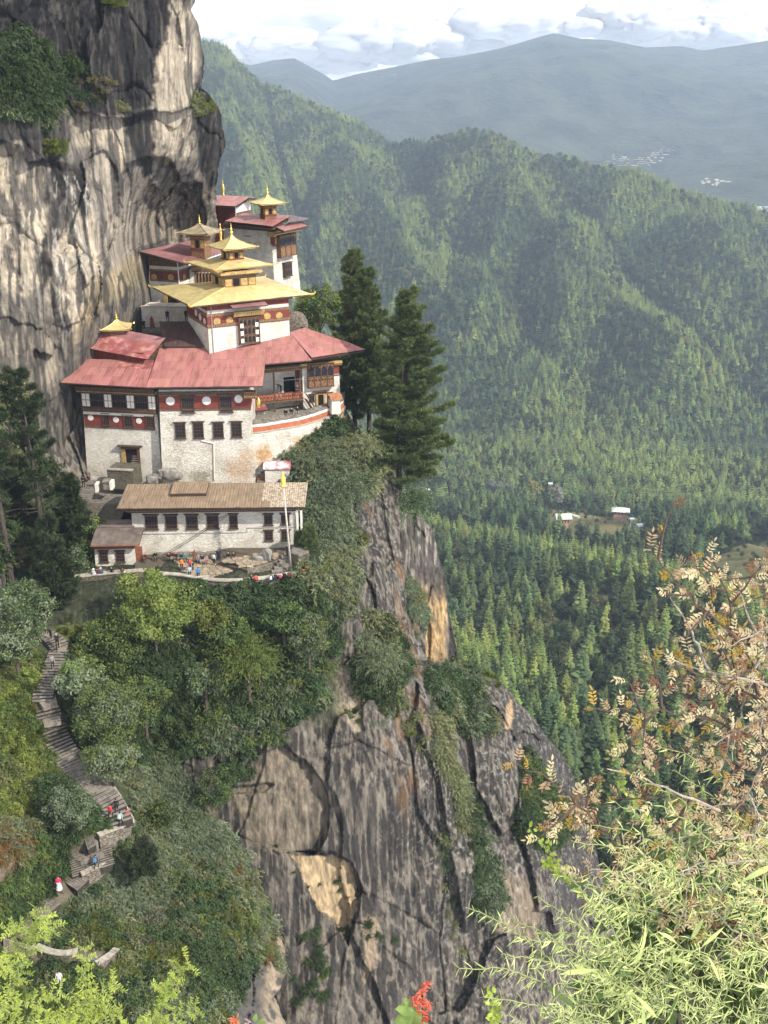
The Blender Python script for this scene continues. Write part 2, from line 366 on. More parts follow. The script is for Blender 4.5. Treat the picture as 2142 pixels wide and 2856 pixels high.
M_fir = [mat('conifer_needles_dark', (.080, .125, .052), (.040, .070, .034), scale=.25, rough=.9, trans=.2, rnd=.4, space='obj'),
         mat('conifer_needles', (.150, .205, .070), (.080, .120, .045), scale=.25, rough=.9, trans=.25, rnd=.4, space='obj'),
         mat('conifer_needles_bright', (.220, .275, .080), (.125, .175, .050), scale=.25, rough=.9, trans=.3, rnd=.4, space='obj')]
M_oak = mat('broadleaf_dark', (.050, .075, .032), (.022, .040, .020), scale=.3, rough=.9, trans=.15, rnd=.35, space='obj')
M_oak2 = mat('broadleaf_olive', (.140, .150, .060), (.075, .085, .038), scale=.3, rough=.9, trans=.2, rnd=.4, space='obj')
M_grey = mat('broadleaf_grey', (.20, .21, .17), (.12, .13, .10), scale=.3, rough=.9, trans=.15, rnd=.1, space='obj')
M_yel = mat('broadleaf_yellow', (.22, .21, .06), (.12, .13, .05), scale=.3, rough=.9, trans=.15, rnd=.1, space='obj')
rng = np.random.default_rng(3)
far_pr = []; near_pr = []
for k in range(9):
    kk = conifer_np(rng, rng.uniform(14, 19), rng.uniform(4.0, 6.2), 10, 7, rng.uniform(.1, .4), .10); far_pr.append(mesh_np('forest_fir', kk[0], kk[1], [M_fir[k // 3], M_bark], False, kk[2]))
for k in range(4):
    kk = round_tree_np(rng, 13, 4.8, 300, 1.1); far_pr.append(mesh_np('forest_oak', kk[0], kk[1], [M_oak if k < 3 else M_oak2, M_bark], False, kk[2]))
for k in range(6):
    kk = conifer_np(rng, 20, rng.uniform(3.8, 6.2), 17, 9, rng.uniform(.05, .38), rng.uniform(.1, .3), rng.uniform(.3, .45)); near_pr.append(mesh_np('forest_fir_near', kk[0], kk[1], [M_fir[k // 2], M_bark], False, kk[2]))
for k in range(3):
    kk = round_tree_np(rng, 13, 4.8, 1100, .6); near_pr.append(mesh_np('forest_oak_near', kk[0], kk[1], [M_oak if k < 2 else M_oak2, M_bark], False, kk[2]))
C_far = proto_coll('far_trees', far_pr)
# positions: even random cover of the hillside
NT = 140000
rng = np.random.default_rng(8)
Yt = np.sqrt(rng.random(NT)*(2750**2-120**2)+120**2); At = rng.uniform(-.26, .52, NT); Xt = At*Yt
keep = rng.random(NT) < np.where(Yt > 1700, .85, .95)
# frame test and clearings
Zt = terrain_z(Xt, Yt); Pt = np.stack([Xt, Yt, Zt], -1)
tpx, tpy = to_px(Pt)
keep &= (tpx > 440) & (tpx < 2600) & (tpy < 3600)
Yrt = np.interp(At, ra, rY); keep &= (Yt < Yrt+35)
keep &= ~((tpx < 1100) & (tpy > 1500))
keep &= clear_sd(Pt) < -2
dn = fbm(Pt, 3, 61, sc=1/60.)
keep &= ~((Yt < 1100) & (dn < -.28) & (rng.random(NT) < .8))
Pt = Pt[keep]; tpx = tpx[keep]; tpy = tpy[keep]; Yt = Yt[keep]
# thin to a minimum spacing with a hash grid
cell = np.where(Yt < 900, 5.0, 6.2); key = {}
kx = np.floor(Pt[:, 0]/cell).astype(int); ky = np.floor(Pt[:, 1]/cell).astype(int)
_, ui = np.unique(kx*100003+ky+(Yt < 900)*10**9, return_index=True)
Pt = Pt[ui]; tpx = tpx[ui]; tpy = tpy[ui]; Yt = Yt[ui]
n = len(Pt)
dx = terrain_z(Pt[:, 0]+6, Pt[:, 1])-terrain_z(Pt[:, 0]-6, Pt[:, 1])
gully = terrain_z(Pt[:, 0]+25, Pt[:, 1])+terrain_z(Pt[:, 0]-25, Pt[:, 1])-2*Pt[:, 2]
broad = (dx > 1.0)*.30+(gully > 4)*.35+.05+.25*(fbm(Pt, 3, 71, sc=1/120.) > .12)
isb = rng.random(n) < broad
tone_ = fbm(Pt, 3, 73, sc=1/140.)*.9-.35*np.tanh(dx/3.0)+.35+rng.normal(0, .22, n); tier = np.clip(np.floor((tone_+.1)*3), 0, 2).astype(int)  # aspect term darkens left-facing slopes and brightens right: hillside shading put into needle tone
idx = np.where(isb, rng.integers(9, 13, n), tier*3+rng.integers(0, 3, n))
scl = rng.uniform(.55, 1.18, n)*np.where(isb, .95, 1.0)*(1+.22*fbm(Pt, 2, 77, sc=1/90.))
dep = Pt[:, 1]*CP-Pt[:, 2]*SP; size = scl*20/dep
inview = (tpx > 900) & (tpx < 2130) & (tpy > 150) & (tpy < 2150) & ~((tpy > 1950) & (tpx > 1450)) & ~(tpx < 1230) & ~((tpx > 1650) & (tpy > 1900))
rank = np.argsort(-size*inview)
ind = rank[:290]; rest = np.setdiff1d(np.arange(n), ind)
rot = np.stack([rng.normal(0, .03, n), rng.normal(0, .03, n), rng.uniform(0, 6.28, n)], -1)
nearmask = (Pt[:, 1] < 800)
C_near = proto_coll('near_trees', near_pr)
far_i = rest[~nearmask[rest]]; near_i = rest[nearmask[rest]]
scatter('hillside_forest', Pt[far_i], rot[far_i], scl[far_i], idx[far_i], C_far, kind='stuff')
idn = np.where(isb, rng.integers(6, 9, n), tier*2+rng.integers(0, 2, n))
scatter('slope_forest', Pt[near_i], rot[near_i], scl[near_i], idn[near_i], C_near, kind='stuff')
for i in ind:
    M = Matrix.Translation(Vector(Pt[i])) @ Matrix.Rotation(rot[i, 2], 4, 'Z') @ Matrix.Scale(float(scl[i]), 4)
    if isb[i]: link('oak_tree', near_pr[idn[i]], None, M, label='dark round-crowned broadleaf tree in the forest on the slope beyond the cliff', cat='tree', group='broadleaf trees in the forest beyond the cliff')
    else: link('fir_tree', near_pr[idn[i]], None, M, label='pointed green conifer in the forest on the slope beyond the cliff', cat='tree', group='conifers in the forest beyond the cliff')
# understorey: low bushes between the trees of the near slope
NU = 26000; rngu = np.random.default_rng(18)
Yu = np.sqrt(rngu.random(NU)*(1150**2-290**2)+290**2); Xu = rngu.uniform(-.12, .42, NU)*Yu; Pu = np.stack([Xu, Yu, terrain_z(Xu, Yu)], -1)
csd = clear_sd(Pu); ku = (csd < 0) | (rngu.random(NU) < .10); Pu = Pu[ku]; n2_ = len(Pu)
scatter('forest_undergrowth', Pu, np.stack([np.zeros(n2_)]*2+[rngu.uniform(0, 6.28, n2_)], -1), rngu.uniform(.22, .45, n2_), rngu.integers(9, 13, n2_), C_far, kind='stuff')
print('trees', n, len(far_i), len(near_i))

# cloud bank beyond the far ridge, outside the haze
M_cloud = bpy.data.materials.new('cloud_white'); M_cloud.use_nodes = True; nt = M_cloud.node_tree; nt.nodes.clear()
o_ = N(nt, 'ShaderNodeOutputMaterial'); b_ = N(nt, 'ShaderNodeBsdfDiffuse'); b_.inputs[0].default_value = (.74, .75, .77, 1); t_ = N(nt, 'ShaderNodeBsdfTranslucent'); t_.inputs[0].default_value = (.74, .75, .77, 1); m_ = N(nt, 'ShaderNodeMixShader'); m_.inputs[0].default_value = .4
L(nt, b_.outputs[0], m_.inputs[1]); L(nt, t_.outputs[0], m_.inputs[2]); L(nt, m_.outputs[0], o_.inputs[0])
rg = np.random.default_rng(77); VS = []; FS = []; off = 0
th = np.linspace(0, np.pi, 40); ph = np.linspace(0, 2*np.pi, 80, endpoint=False); T_, H_ = np.meshgrid(th, ph, indexing='ij'); dsp = np.stack([np.sin(T_)*np.cos(H_), np.sin(T_)*np.sin(H_), np.cos(T_)], -1)
ii = np.arange(40*80).reshape(40, 80); FF = np.stack([ii[:-1], np.roll(ii[:-1], -1, 1), np.roll(ii[1:], -1, 1), ii[1:]], -1).reshape(-1, 4)[:, ::-1]
for k in range(46):
    x = rg.uniform(520, 2300); y = np.interp(x, [560, 900, 1200, 1560, 2142], [105, 150, 110, 60, 80])+rg.uniform(-20, 26); r = rg.uniform(110, 260)
    c = np.array(at(x, y, rg.uniform(7300, 8400))); P = dsp*np.array([1.7, 1.0, .50])*r; q = (c+P)/1.0
    dn_ = 1+.55*fbm(q, 6, 300+k % 3, sc=1/150., g=.6); VS.append((c+P*dn_[..., None]).reshape(-1, 3)); FS.append(FF+off); off += 3200
link('clouds', mesh_np('clouds', np.concatenate(VS), np.concatenate(FS), [M_cloud], True), kind='stuff')
# ================================================================ cliffs: real sheets of rock, each with its own distance, folding back behind its edge
def rbf(ctrl):
    C = np.array(ctrl, float); xy = C[:, :2]/1000.; n = len(C)
    d = np.linalg.norm(xy[:, None]-xy[None], axis=2); K = np.where(d > 0, d*d*np.log(d+1e-12), 0)
    A = np.zeros((n+3, n+3)); A[:n, :n] = K+np.eye(n)*1e-4; A[:n, n] = 1; A[:n, n+1:] = xy; A[n, :n] = 1; A[n+1:, :n] = xy.T
    w = np.linalg.solve(A, np.concatenate([C[:, 2], [0, 0, 0]]))
    def f(px, py):
        s = np.shape(px); q = np.stack([np.ravel(px), np.ravel(py)], -1)/1000.; r = np.zeros(len(q))
        for i in range(n):
            dd = ((q-xy[i])**2).sum(1); r += w[i]*0.5*dd*np.log(dd+1e-12)
        r += w[n]+q@w[n+1:]
        return r.reshape(s)
    return f
def sheet(name, y0, y1, step, Lf, Rf, ctrl, disp, colf, mats, wrap=26, nwrap=12, edge=5.0, seed=0, **k):
    base = rbf(ctrl); ly = np.array(Lf, float); ry = np.array(Rf, float)
    rows = np.arange(y0, y1+1, step); 
    l = np.interp(rows, ly[:, 1], ly[:, 0]); r = np.interp(rows, ry[:, 1], ry[:, 0])
    rr_ = np.stack([rows*0, rows, rows*0], -1)
    r = r+edge*(fbm(rr_, 4, seed+90, sc=1/45.)*1.6+fbm(rr_, 2, seed+91, sc=1/8.)*.4)
    nc = int(max(np.max(r-l)/step, 10)); t = np.linspace(0, 1, nc)
    PX = l[:, None]+(r-l)[:, None]*t[None]; PY = np.repeat(rows[:, None], nc, 1)
    Yb = base(PX, PY); P0 = at_np(PX, PY, Yb)
    Yd = Yb+disp(P0, PX, PY); P = at_np(PX, PY, Yd); C = colf(P, PX, PY, P0)
    if nwrap:
        q = (np.arange(1, nwrap+1)/nwrap)
        PXw = r[:, None]+(2.0*np.sin(q*2.2)-70*q*q)[None]; Yw = Yd[:, -1:]+wrap*(q**1.6)[None]
        Pw = at_np(PXw, np.repeat(rows[:, None], nwrap, 1), Yw)
        Pw[..., 1] += fbm(Pw, 3, seed+5, sc=.3)*1.0*np.minimum(q, .3)[None]*3
        P = np.concatenate([P, Pw], 1); C = np.concatenate([C, np.repeat(C[:, -1:], nwrap, 1)*.9], 1)
    me = mesh_np(name, P.reshape(-1, 3), grid_faces(P.shape[0], P.shape[1])[:, ::-1], mats, True, None, C.reshape(-1, 3))
    o = link(name, me, **k)
    def surf(px, py):
        px = np.asarray(px, float); py = np.asarray(py, float)
        Y = base(px, py); p0 = at_np(px, py, Y); return at_np(px, py, Y+disp(p0, px, py))
    return o, surf
M_rock = mat('cliff_rock', (1.02, 1.0, .97), (.38, .38, .40), scale=2.0, rough=.93, bump=.14, bscale=3.2, attr=True, stretch=(1, 1, .13), detail=10, spec=.2)
def poly_w(px, py, poly, soft=4): return sstep(-soft, soft, poly_sd(px, py, poly))
def lerp(a, b, w): return a*(1-w[..., None])+np.asarray(b, float)*w[..., None]
def jit(P, px, py, amp=14, s=0): 
    Q = np.stack([px, py, px*0], -1); return px+amp*1.25*fbm(Q, 6, 200+s, .62, sc=1/60.), py+amp*1.25*fbm(Q, 6, 210+s, .62, sc=1/60.)
def blocky(P, s, sc):      # fractured planes: cells with their own offset
    Q = P*np.asarray(sc)+0.55*np.stack([fbm(P, 3, s+1, sc=np.asarray(sc)*.8), fbm(P, 3, s+2, sc=np.asarray(sc)*.8), fbm(P, 3, s+3, sc=np.asarray(sc)*.8)], -1)
    i = np.floor(Q).astype(np.int64); fr = Q-i; best = np.full(P.shape[:-1], 9.); val = np.zeros(P.shape[:-1]); second = np.full(P.shape[:-1], 9.)
    for a in (-1, 0, 1):
        for b in (-1, 0, 1):
            for c in (-1, 0, 1):
                ii = i+np.array([a, b, c]); j = [_h(ii[..., 0], ii[..., 1], ii[..., 2], s+q) for q in (11, 12, 13, 14)]
                d = (a+j[0]-fr[..., 0])**2+(b+j[1]-fr[..., 1])**2+(c+j[2]-fr[..., 2])**2
                cl = d < best; second = np.where(cl, best, np.minimum(second, d)); val = np.where(cl, j[3], val); best = np.where(cl, d, best)
    return val*2-1, np.sqrt(second)-np.sqrt(best)
# ---------------- upper left cliff
A_R = [(575, -200), (545, -20), (541, 5), (532, 30), (550, 60), (556, 100), (566, 150), (569, 200), (562, 245), (585, 265), (603, 292), (618, 330), (627, 372), (625, 410), (612, 440), (604, 480), (600, 530), (602, 580), (606, 640), (596, 700), (590, 900), (470, 1010), (300, 1060), (246, 1150), (243, 1230), (250, 1330), (250, 1420), (200, 1600), (200, 1720)]
A_ctrl = [(540, -150, 152), (540, 0, 154), (560, 200, 158), (625, 390, 164), (600, 620, 167), (300, 0, 142), (300, 200, 144), (0, 0, 128), (0, 200, 133), (120, 270, 134), (450, 300, 150), (520, 330, 153), (430, 200, 148), (0, 400, 131), (0, 620, 128), (200, 500, 135), (200, 700, 132), (260, 800, 133), (330, 600, 142), (360, 800, 143), (450, 480, 152), (450, 560, 158), (520, 600, 163), (420, 620, 158), (500, 700, 163), (590, 760, 168), (300, 950, 138), (380, 900, 147), (390, 780, 150), (450, 900, 158), (100, 900, 126), (200, 950, 131), (150, 1050, 127), (0, 1000, 121), (0, 1200, 117), (180, 1250, 129), (240, 1250, 131), (100, 1350, 120), (0, 1400, 112), (200, 1500, 121), (100, 1600, 112), (0, 1700, 108)]
LEDGE = [([(160, 250), (215, 318), (350, 330), (430, 308), (440, 312), (530, 303), (560, 250), (620, 200), (620, -200), (-80, -200), (-80, 250)], -2.2, 3),
         ([(-80, 395), (62, 400), (72, 455), (135, 452), (190, 400), (205, 330), (160, 270), (-80, 240)], -1.6, 3),
         ([(350, 480), (400, 440), (470, 450), (500, 520), (560, 520), (575, 640), (350, 700), (330, 560)], 2.0, 6),
         ([(400, 540), (430, 530), (520, 545), (560, 600), (540, 660), (400, 660), (385, 590)], 1.2, 3),
         ([(205, 640), (240, 520), (230, 450), (250, 440), (285, 640), (275, 760), (240, 800)], -.9, 3),
         ([(290, 420), (330, 480), (350, 620), (300, 700), (280, 600), (250, 440)], .6, 3),
         ([(-80, 850), (60, 850), (110, 900), (155, 960), (150, 1000), (100, 970), (60, 1100), (-80, 1100)], -1.4, 3)]
def A_disp(P, px, py):
    jx, jy = jit(P, px, py, 16); d = np.zeros(px.shape)
    for po, a, s in LEDGE: d = d+1.25*a*poly_w(jx, jy, po, s*.8)
    v, e = blocky(P, 300, (.20, .12, .10)); v2, e2 = blocky(P, 340, (.55, .3, .26))
    d = d+v*.75+v2*.10+fbm(P, 5, 310, sc=(.16, .16, .07))*2.6+ridged(P, 4, 320, sc=(.45, .4, .06))*.42+ridged(P, 3, 325, sc=(1.3, 1.1, .35))*.13
    d = d+.5*np.exp(-(e*14)**2)*sstep(-.1, .3, fbm(P, 2, 335, sc=.15))+fbm(P, 3, 330, sc=1.5)*.22
    return d
def streaks(P, s, sc=(1.3, .6, .045)):
    return ridged(P+np.stack([fbm(P, 3, s+7, sc=.12)*.35]*3, -1), 4, s, sc=sc)
def A_col(P, px, py, P0):
    jx, jy = jit(P, px, py, 22, 3)
    C = np.ones(px.shape+(3,))*np.array([.19, .172, .148])
    C = C*(1+.35*fbm(P0, 4, 400, sc=.22))[..., None]
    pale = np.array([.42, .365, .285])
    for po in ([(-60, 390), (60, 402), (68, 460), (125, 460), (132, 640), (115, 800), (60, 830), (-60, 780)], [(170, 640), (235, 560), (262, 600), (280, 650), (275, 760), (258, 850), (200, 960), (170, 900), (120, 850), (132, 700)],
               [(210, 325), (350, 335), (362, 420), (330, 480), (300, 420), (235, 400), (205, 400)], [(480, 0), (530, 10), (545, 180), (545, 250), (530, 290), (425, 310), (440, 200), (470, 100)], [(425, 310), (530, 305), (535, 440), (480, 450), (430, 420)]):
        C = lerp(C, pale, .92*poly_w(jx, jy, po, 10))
    C = lerp(C, [.34, .30, .25], .7*poly_w(jx, jy, [(280, 420), (340, 500), (400, 640), (330, 760), (280, 700), (240, 480)], 14))
    C = lerp(C, [.28, .235, .18], .7*poly_w(jx, jy, [(400, 520), (600, 540), (600, 680), (380, 680)], 20))
    C = lerp(C, [.36, .31, .24], .9*poly_w(jx, jy, [(395, 585), (422, 580), (425, 612), (400, 622), (388, 605)], 2))
    C = lerp(C, [.34, .28, .17], .7*poly_w(jx, jy, [(250, 780), (380, 700), (400, 800), (300, 850), (200, 960), (180, 1000)], 12))
    C = lerp(C, [.30, .26, .20], .6*poly_w(jx, jy, [(-60, 830), (60, 850), (160, 1000), (140, 1100), (-60, 1080)], 12))
    st = streaks(P0, 410); st2 = streaks(P0, 430, (.6, .4, .02)); wz = sstep(.18, .42, st2)
    C = lerp(C, [.040, .040, .044], .78*sstep(.26, .46, st)*(.30+.70*wz))
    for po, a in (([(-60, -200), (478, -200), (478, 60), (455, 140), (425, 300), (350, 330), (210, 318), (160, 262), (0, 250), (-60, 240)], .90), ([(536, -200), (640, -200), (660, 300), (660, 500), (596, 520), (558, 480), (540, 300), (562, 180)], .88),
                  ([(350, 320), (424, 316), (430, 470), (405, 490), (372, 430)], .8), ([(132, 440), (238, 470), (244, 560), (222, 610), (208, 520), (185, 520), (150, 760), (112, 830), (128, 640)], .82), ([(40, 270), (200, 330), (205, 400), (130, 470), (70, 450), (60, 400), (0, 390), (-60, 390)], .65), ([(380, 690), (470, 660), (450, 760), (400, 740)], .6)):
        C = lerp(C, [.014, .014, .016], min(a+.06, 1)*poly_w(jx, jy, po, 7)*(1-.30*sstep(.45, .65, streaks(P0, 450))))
    white = sstep(.50, .66, streaks(P0, 470, (2.2, 1, .03))); C = lerp(C, [.50, .48, .44], white*.55*poly_w(jx, jy, [(150, 500), (245, 480), (240, 900), (170, 960), (150, 800)], 10))
    v2, e2 = blocky(P0, 340, (.55, .3, .26)); C = C*(1-.15*np.exp(-(e2*16)**2)*sstep(.1, .4, fbm(P0, 2, 336, sc=.3)))[..., None]*(1+.10*v2)[..., None]
    fs = streaks(P0, 490, (3.2, 1.6, .03)); C = C*(.90+.22*fs)[..., None]
    g = poly_w(jx, jy, [(-60, 90), (60, 110), (150, 165), (245, 170), (250, 200), (160, 220), (160, 300), (140, 380), (60, 330), (-60, 340)], 12); C = lerp(C, [.035, .05, .025], g*.85)
    return C
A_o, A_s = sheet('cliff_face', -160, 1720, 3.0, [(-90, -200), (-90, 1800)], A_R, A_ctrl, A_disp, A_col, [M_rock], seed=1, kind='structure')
# ---------------- main lower cliff
B_R = [(945, 1100), (958, 1130), (985, 1180), (1040, 1250), (1095, 1320), (1112, 1350), (1117, 1420), (1115, 1480), (1118, 1530), (1129, 1583), (1152, 1640), (1184, 1682), (1190, 1730), (1183, 1815), (1192, 1842), (1285, 1858), (1340, 1872), (1385, 1890), (1418, 1920), (1450, 1965), (1500, 2018), (1545, 2080), (1592, 2150), (1628, 2220), (1650, 2290), (1668, 2400), (1710, 2600), (1780, 3100)]
B_ctrl = [(700, 1640, 109.2), (450, 1640, 109.6), (600, 1640, 109.2), (850, 1640, 110.5), (700, 1750, 108), (500, 1760, 107), (300, 1700, 108), (100, 1700, 106), (890, 1580, 114), (450, 1560, 116), (700, 1540, 119), (820, 1540, 119), (450, 1480, 128), (700, 1460, 129), (300, 1450, 128), (100, 1450, 125), (500, 1350, 138), (200, 1350, 140), (700, 1330, 136), (500, 1200, 150), (700, 1200, 142), (800, 1240, 133), (830, 1310, 128.5), (800, 1350, 128), (870, 1350, 127), (880, 1450, 122), (950, 1500, 122), (1000, 1400, 128), (900, 1250, 133), (960, 1150, 140), (1050, 1400, 131), (1117, 1400, 136), (1000, 1600, 118), (1100, 1600, 124), (900, 1750, 111), (1000, 1900, 110), (700, 2050, 103), (550, 2050, 103), (900, 2100, 104), (700, 2400, 97), (900, 2400, 99), (1050, 2200, 104), (1100, 2400, 104), (700, 2856, 90), (900, 2856, 91), (1100, 2856, 94), (1190, 1700, 130), (1180, 1830, 122), (1150, 1950, 114), (1200, 2000, 115), (1250, 1950, 120), (1200, 2200, 110), (1300, 1870, 134), (1385, 1895, 136), (1350, 1980, 126), (1300, 2100, 118), (1400, 2100, 121), (1450, 2200, 121), (1440, 2000, 131), (1540, 2100, 134), (1600, 2250, 136), (1560, 2300, 128), (1480, 2350, 116), (1400, 2400, 111), (1300, 2400, 108), (1200, 2500, 104), (1350, 2600, 106), (1500, 2500, 112), (1665, 2500, 128), (1200, 2856, 97), (1400, 2856, 99), (1650, 2856, 112), (1700, 3100, 108), (700, 3100, 84), (300, 2300, 100), (300, 2856, 88), (0, 2300, 100), (1280, 2250, 113.5), (1420, 2300, 116)]
def B_disp(P, px, py):
    jx, jy = jit(P, px, py, 10, 5); d = np.zeros(px.shape)
    for po, a, s in (([(716, 2080), (745, 2092), (790, 2068), (835, 2110), (878, 2145), (900, 2185), (916, 2250), (914, 2330), (880, 2385), (812, 2376), (730, 2360), (640, 2330), (640, 2200)], 1.3, 2.5),
                     ([(800, 2378), (860, 2372), (930, 2376), (985, 2412), (1012, 2480), (1000, 2530), (985, 2580), (968, 2640), (925, 2570), (880, 2540), (850, 2460)], 1.7, 2.2),
                     ([(600, 2110), (660, 2195), (735, 2180), (760, 2190), (740, 2205), (660, 2212), (590, 2140)], .8, 3),
                     ([(965, 1830), (1002, 1850), (1012, 2030), (992, 2045), (962, 1990), (930, 1960), (930, 1880)], .5, 2.5),
                     ([(975, 2600), (1000, 2660), (1040, 2740), (1080, 2830), (1100, 2900), (960, 2900), (940, 2700)], 1.0, 2.5),
                     ([(970, 2500), (1010, 2500), (1030, 2530), (1010, 2570), (975, 2560)], -.9, 2.5),
                     ([(1310, 1900), (1400, 1890), (1420, 2010), (1440, 2150), (1460, 2280), (1400, 2330), (1330, 2200), (1310, 2050)], -1.5, 5),
                     ([(1165, 1900), (1230, 2000), (1290, 2060), (1310, 2250), (1330, 2420), (1300, 2600), (1260, 2400), (1230, 2200), (1160, 2000)], -1.6, 6),
                     ([(1115, 1450), (1140, 1700), (1190, 1850), (1150, 1880), (1080, 1700), (1060, 1500), (1060, 1400)], .8, 5)):
        d = d+a*poly_w(jx, jy, po, s)
    for ln, a, w in (([(650, 2330), (700, 2350), (780, 2384)], .4, 3), ([(920, 2090), (1000, 2060), (1080, 2110), (1145, 2140)], .35, 3), ([(1000, 2480), (1070, 2510), (1160, 2560), (1228, 2610)], .3, 2.5), ([(1215, 2080), (1220, 2280), (1240, 2420), (1226, 2600), (1240, 2856)], .5, 4), ([(1060, 2640), (1150, 2700)], .4, 3),
                     ([(870, 1420), (930, 1600), (1000, 1800), (1090, 1950), (1150, 2100), (1160, 2300), (1150, 2500)], .35, 6)):
        d = d+a*np.exp(-(line_d(jx, jy, ln)/w)**2)
    v, e = blocky(P, 500, (.16, .10, .05)); v2, e2 = blocky(P, 540, (.5, .3, .16))
    rgh = sstep(1120, 1300, px)*.6+sstep(560, 700, px)*0+.45
    d = d+v*.70*(.6+rgh)+v2*.10*rgh+fbm(P, 5, 510, sc=(.13, .13, .06))*1.5+ridged(P, 4, 520, sc=(.35, .3, .03))*.20
    d = d+.05*np.exp(-(e2*16)**2)*rgh*sstep(0, .3, fbm(P, 2, 535, sc=.2))+fbm(P, 4, 530, sc=(1.4, 1.4, .5))*.22*(.5+rgh)
    return d*sstep(1180, 1330, py)
def B_col(P, px, py, P0):
    jx, jy = jit(P, px, py, 16, 8)
    C = np.ones(px.shape+(3,))*np.array([.080, .073, .065]); C = C*(1+.30*fbm(P0, 4, 600, sc=(.25, .25, .1)))[..., None]
    st = streaks(P0, 610, (1.0, .5, .03)); fs = streaks(P0, 660, (3.0, 1.5, .018)); C = C*(.88+.32*fs)[..., None]; C = lerp(C, [.024, .023, .023], .74*sstep(.05, .42, st))
    st3 = streaks(P0, 640, (1.7, .8, .022)); C = lerp(C, [.25, .22, .18], .55*sstep(.40, .66, st3))
    C = lerp(C, [.235, .195, .145], .6*poly_w(jx, jy, [(745, 2092), (790, 2068), (900, 2185), (912, 2330), (820, 2380), (700, 2350), (640, 2230)], 14)*(.5+.5*sstep(-.1, .3, st3)))
    C = lerp(C, [.43, .33, .20], .92*poly_w(jx, jy, [(812, 2380), (924, 2382), (975, 2410), (1000, 2469), (990, 2522), (982, 2575), (962, 2620), (925, 2560), (880, 2540), (856, 2463)], 2.5)*(1-.35*sstep(.1, .5, fbm(P0, 4, 615, sc=.5))))
    C = lerp(C, [.38, .32, .24], .75*poly_w(jx, jy, [(930, 1850), (1002, 1850), (1010, 2030), (990, 2042), (930, 1990)], 5))
    C = lerp(C, [.30, .23, .16], .7*poly_w(jx, jy, [(1015, 2565), (1060, 2560), (1050, 2680), (1010, 2760), (1020, 2650)], 4))
    C = lerp(C, [.40, .28, .16], .9*poly_w(jx, jy, [(1410, 1965), (1434, 1948), (1438, 1995), (1428, 2030), (1410, 2028)], 2))
    C = lerp(C, [.30, .24, .17], .6*poly_w(jx, jy, [(1370, 2460), (1460, 2440), (1510, 2530), (1490, 2620), (1380, 2600)], 10))
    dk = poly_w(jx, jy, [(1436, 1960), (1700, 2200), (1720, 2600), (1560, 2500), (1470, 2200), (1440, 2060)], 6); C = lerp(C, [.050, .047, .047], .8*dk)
    mt = sstep(.10, .42, fbm(P0, 4, 620, sc=2.4))*sstep(900, 1240, px+.25*(2100-py)); C = lerp(C, [.30, .285, .26], mt*.55)
    rust = sstep(.12, .4, fbm(P0, 4, 625, sc=(.5, .5, .12)))*poly_w(jx, jy, [(1000, 1300), (1120, 1400), (1180, 1700), (1200, 2100), (1140, 2300), (1060, 2100), (960, 1700), (920, 1450)], 25); C = lerp(C, [.16, .085, .035], rust*.55)
    v2, e2 = blocky(P0, 540, (.5, .3, .16)); C = C*(1-.10*np.exp(-(e2*16)**2)*sstep(0, .3, fbm(P0, 2, 535, sc=.2)))[..., None]
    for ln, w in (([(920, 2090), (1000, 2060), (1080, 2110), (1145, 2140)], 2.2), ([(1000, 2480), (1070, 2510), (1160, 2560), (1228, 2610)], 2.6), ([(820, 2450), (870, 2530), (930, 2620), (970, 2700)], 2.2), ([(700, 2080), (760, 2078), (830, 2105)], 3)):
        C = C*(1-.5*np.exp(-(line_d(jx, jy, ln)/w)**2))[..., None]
    soil = np.maximum(1-sstep(1980, 2060, py+.0*px)*1.0, 0)*sstep(0, 1, (980-px)/60.)
    C = lerp(C, [.035, .045, .022], .8*soil)
    return C
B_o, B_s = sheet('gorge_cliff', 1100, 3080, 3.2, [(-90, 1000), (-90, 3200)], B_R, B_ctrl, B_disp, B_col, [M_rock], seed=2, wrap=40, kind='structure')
# ---------------- second rock pillar behind the crack
def P_disp(P, px, py): return fbm(P, 5, 710, sc=(.2, .2, .08))*.8+ridged(P, 4, 720, sc=(.8, .5, .05))*.3+blocky(P, 730, (.3, .2, .1))[0]*.3
def P_col(P, px, py, P0):
    jx, jy = jit(P, px, py, 7, 4); C = np.ones(px.shape+(3,))*np.array([.26, .24, .21])
    C = lerp(C, [.52, .36, .18], .92*sstep(1590, 1690, jy)*(1-sstep(1250, 1256, jx+8))); C = lerp(C, [.06, .055, .055], .8*sstep(.20, .44, streaks(P0, 740, (1.6, .8, .05)))*(1-.6*sstep(1640, 1700, py)))
    C = lerp(C, [.055, .05, .05], poly_w(jx, jy, [(1246, 1500), (1300, 1500), (1300, 1870), (1250, 1845), (1252, 1760), (1236, 1620)], 3))
    return C*(1+.2*fbm(P0, 4, 750, sc=1.))[..., None]
sheet('rock_pillar', 1430, 1900, 3.0, [(1090, 1400), (1090, 1900)], [(1160, 1430), (1208, 1476), (1226, 1555), (1244, 1612), (1250, 1702), (1260, 1758), (1276, 1820), (1290, 1860), (1300, 1900)], [(1100, 1450, 146), (1200, 1450, 147), (1240, 1600, 145), (1150, 1650, 143), (1250, 1800, 141), (1150, 1850, 139), (1300, 1900, 139), (1200, 1720, 142)], P_disp, P_col, [M_rock], seed=3, edge=4, kind='structure')
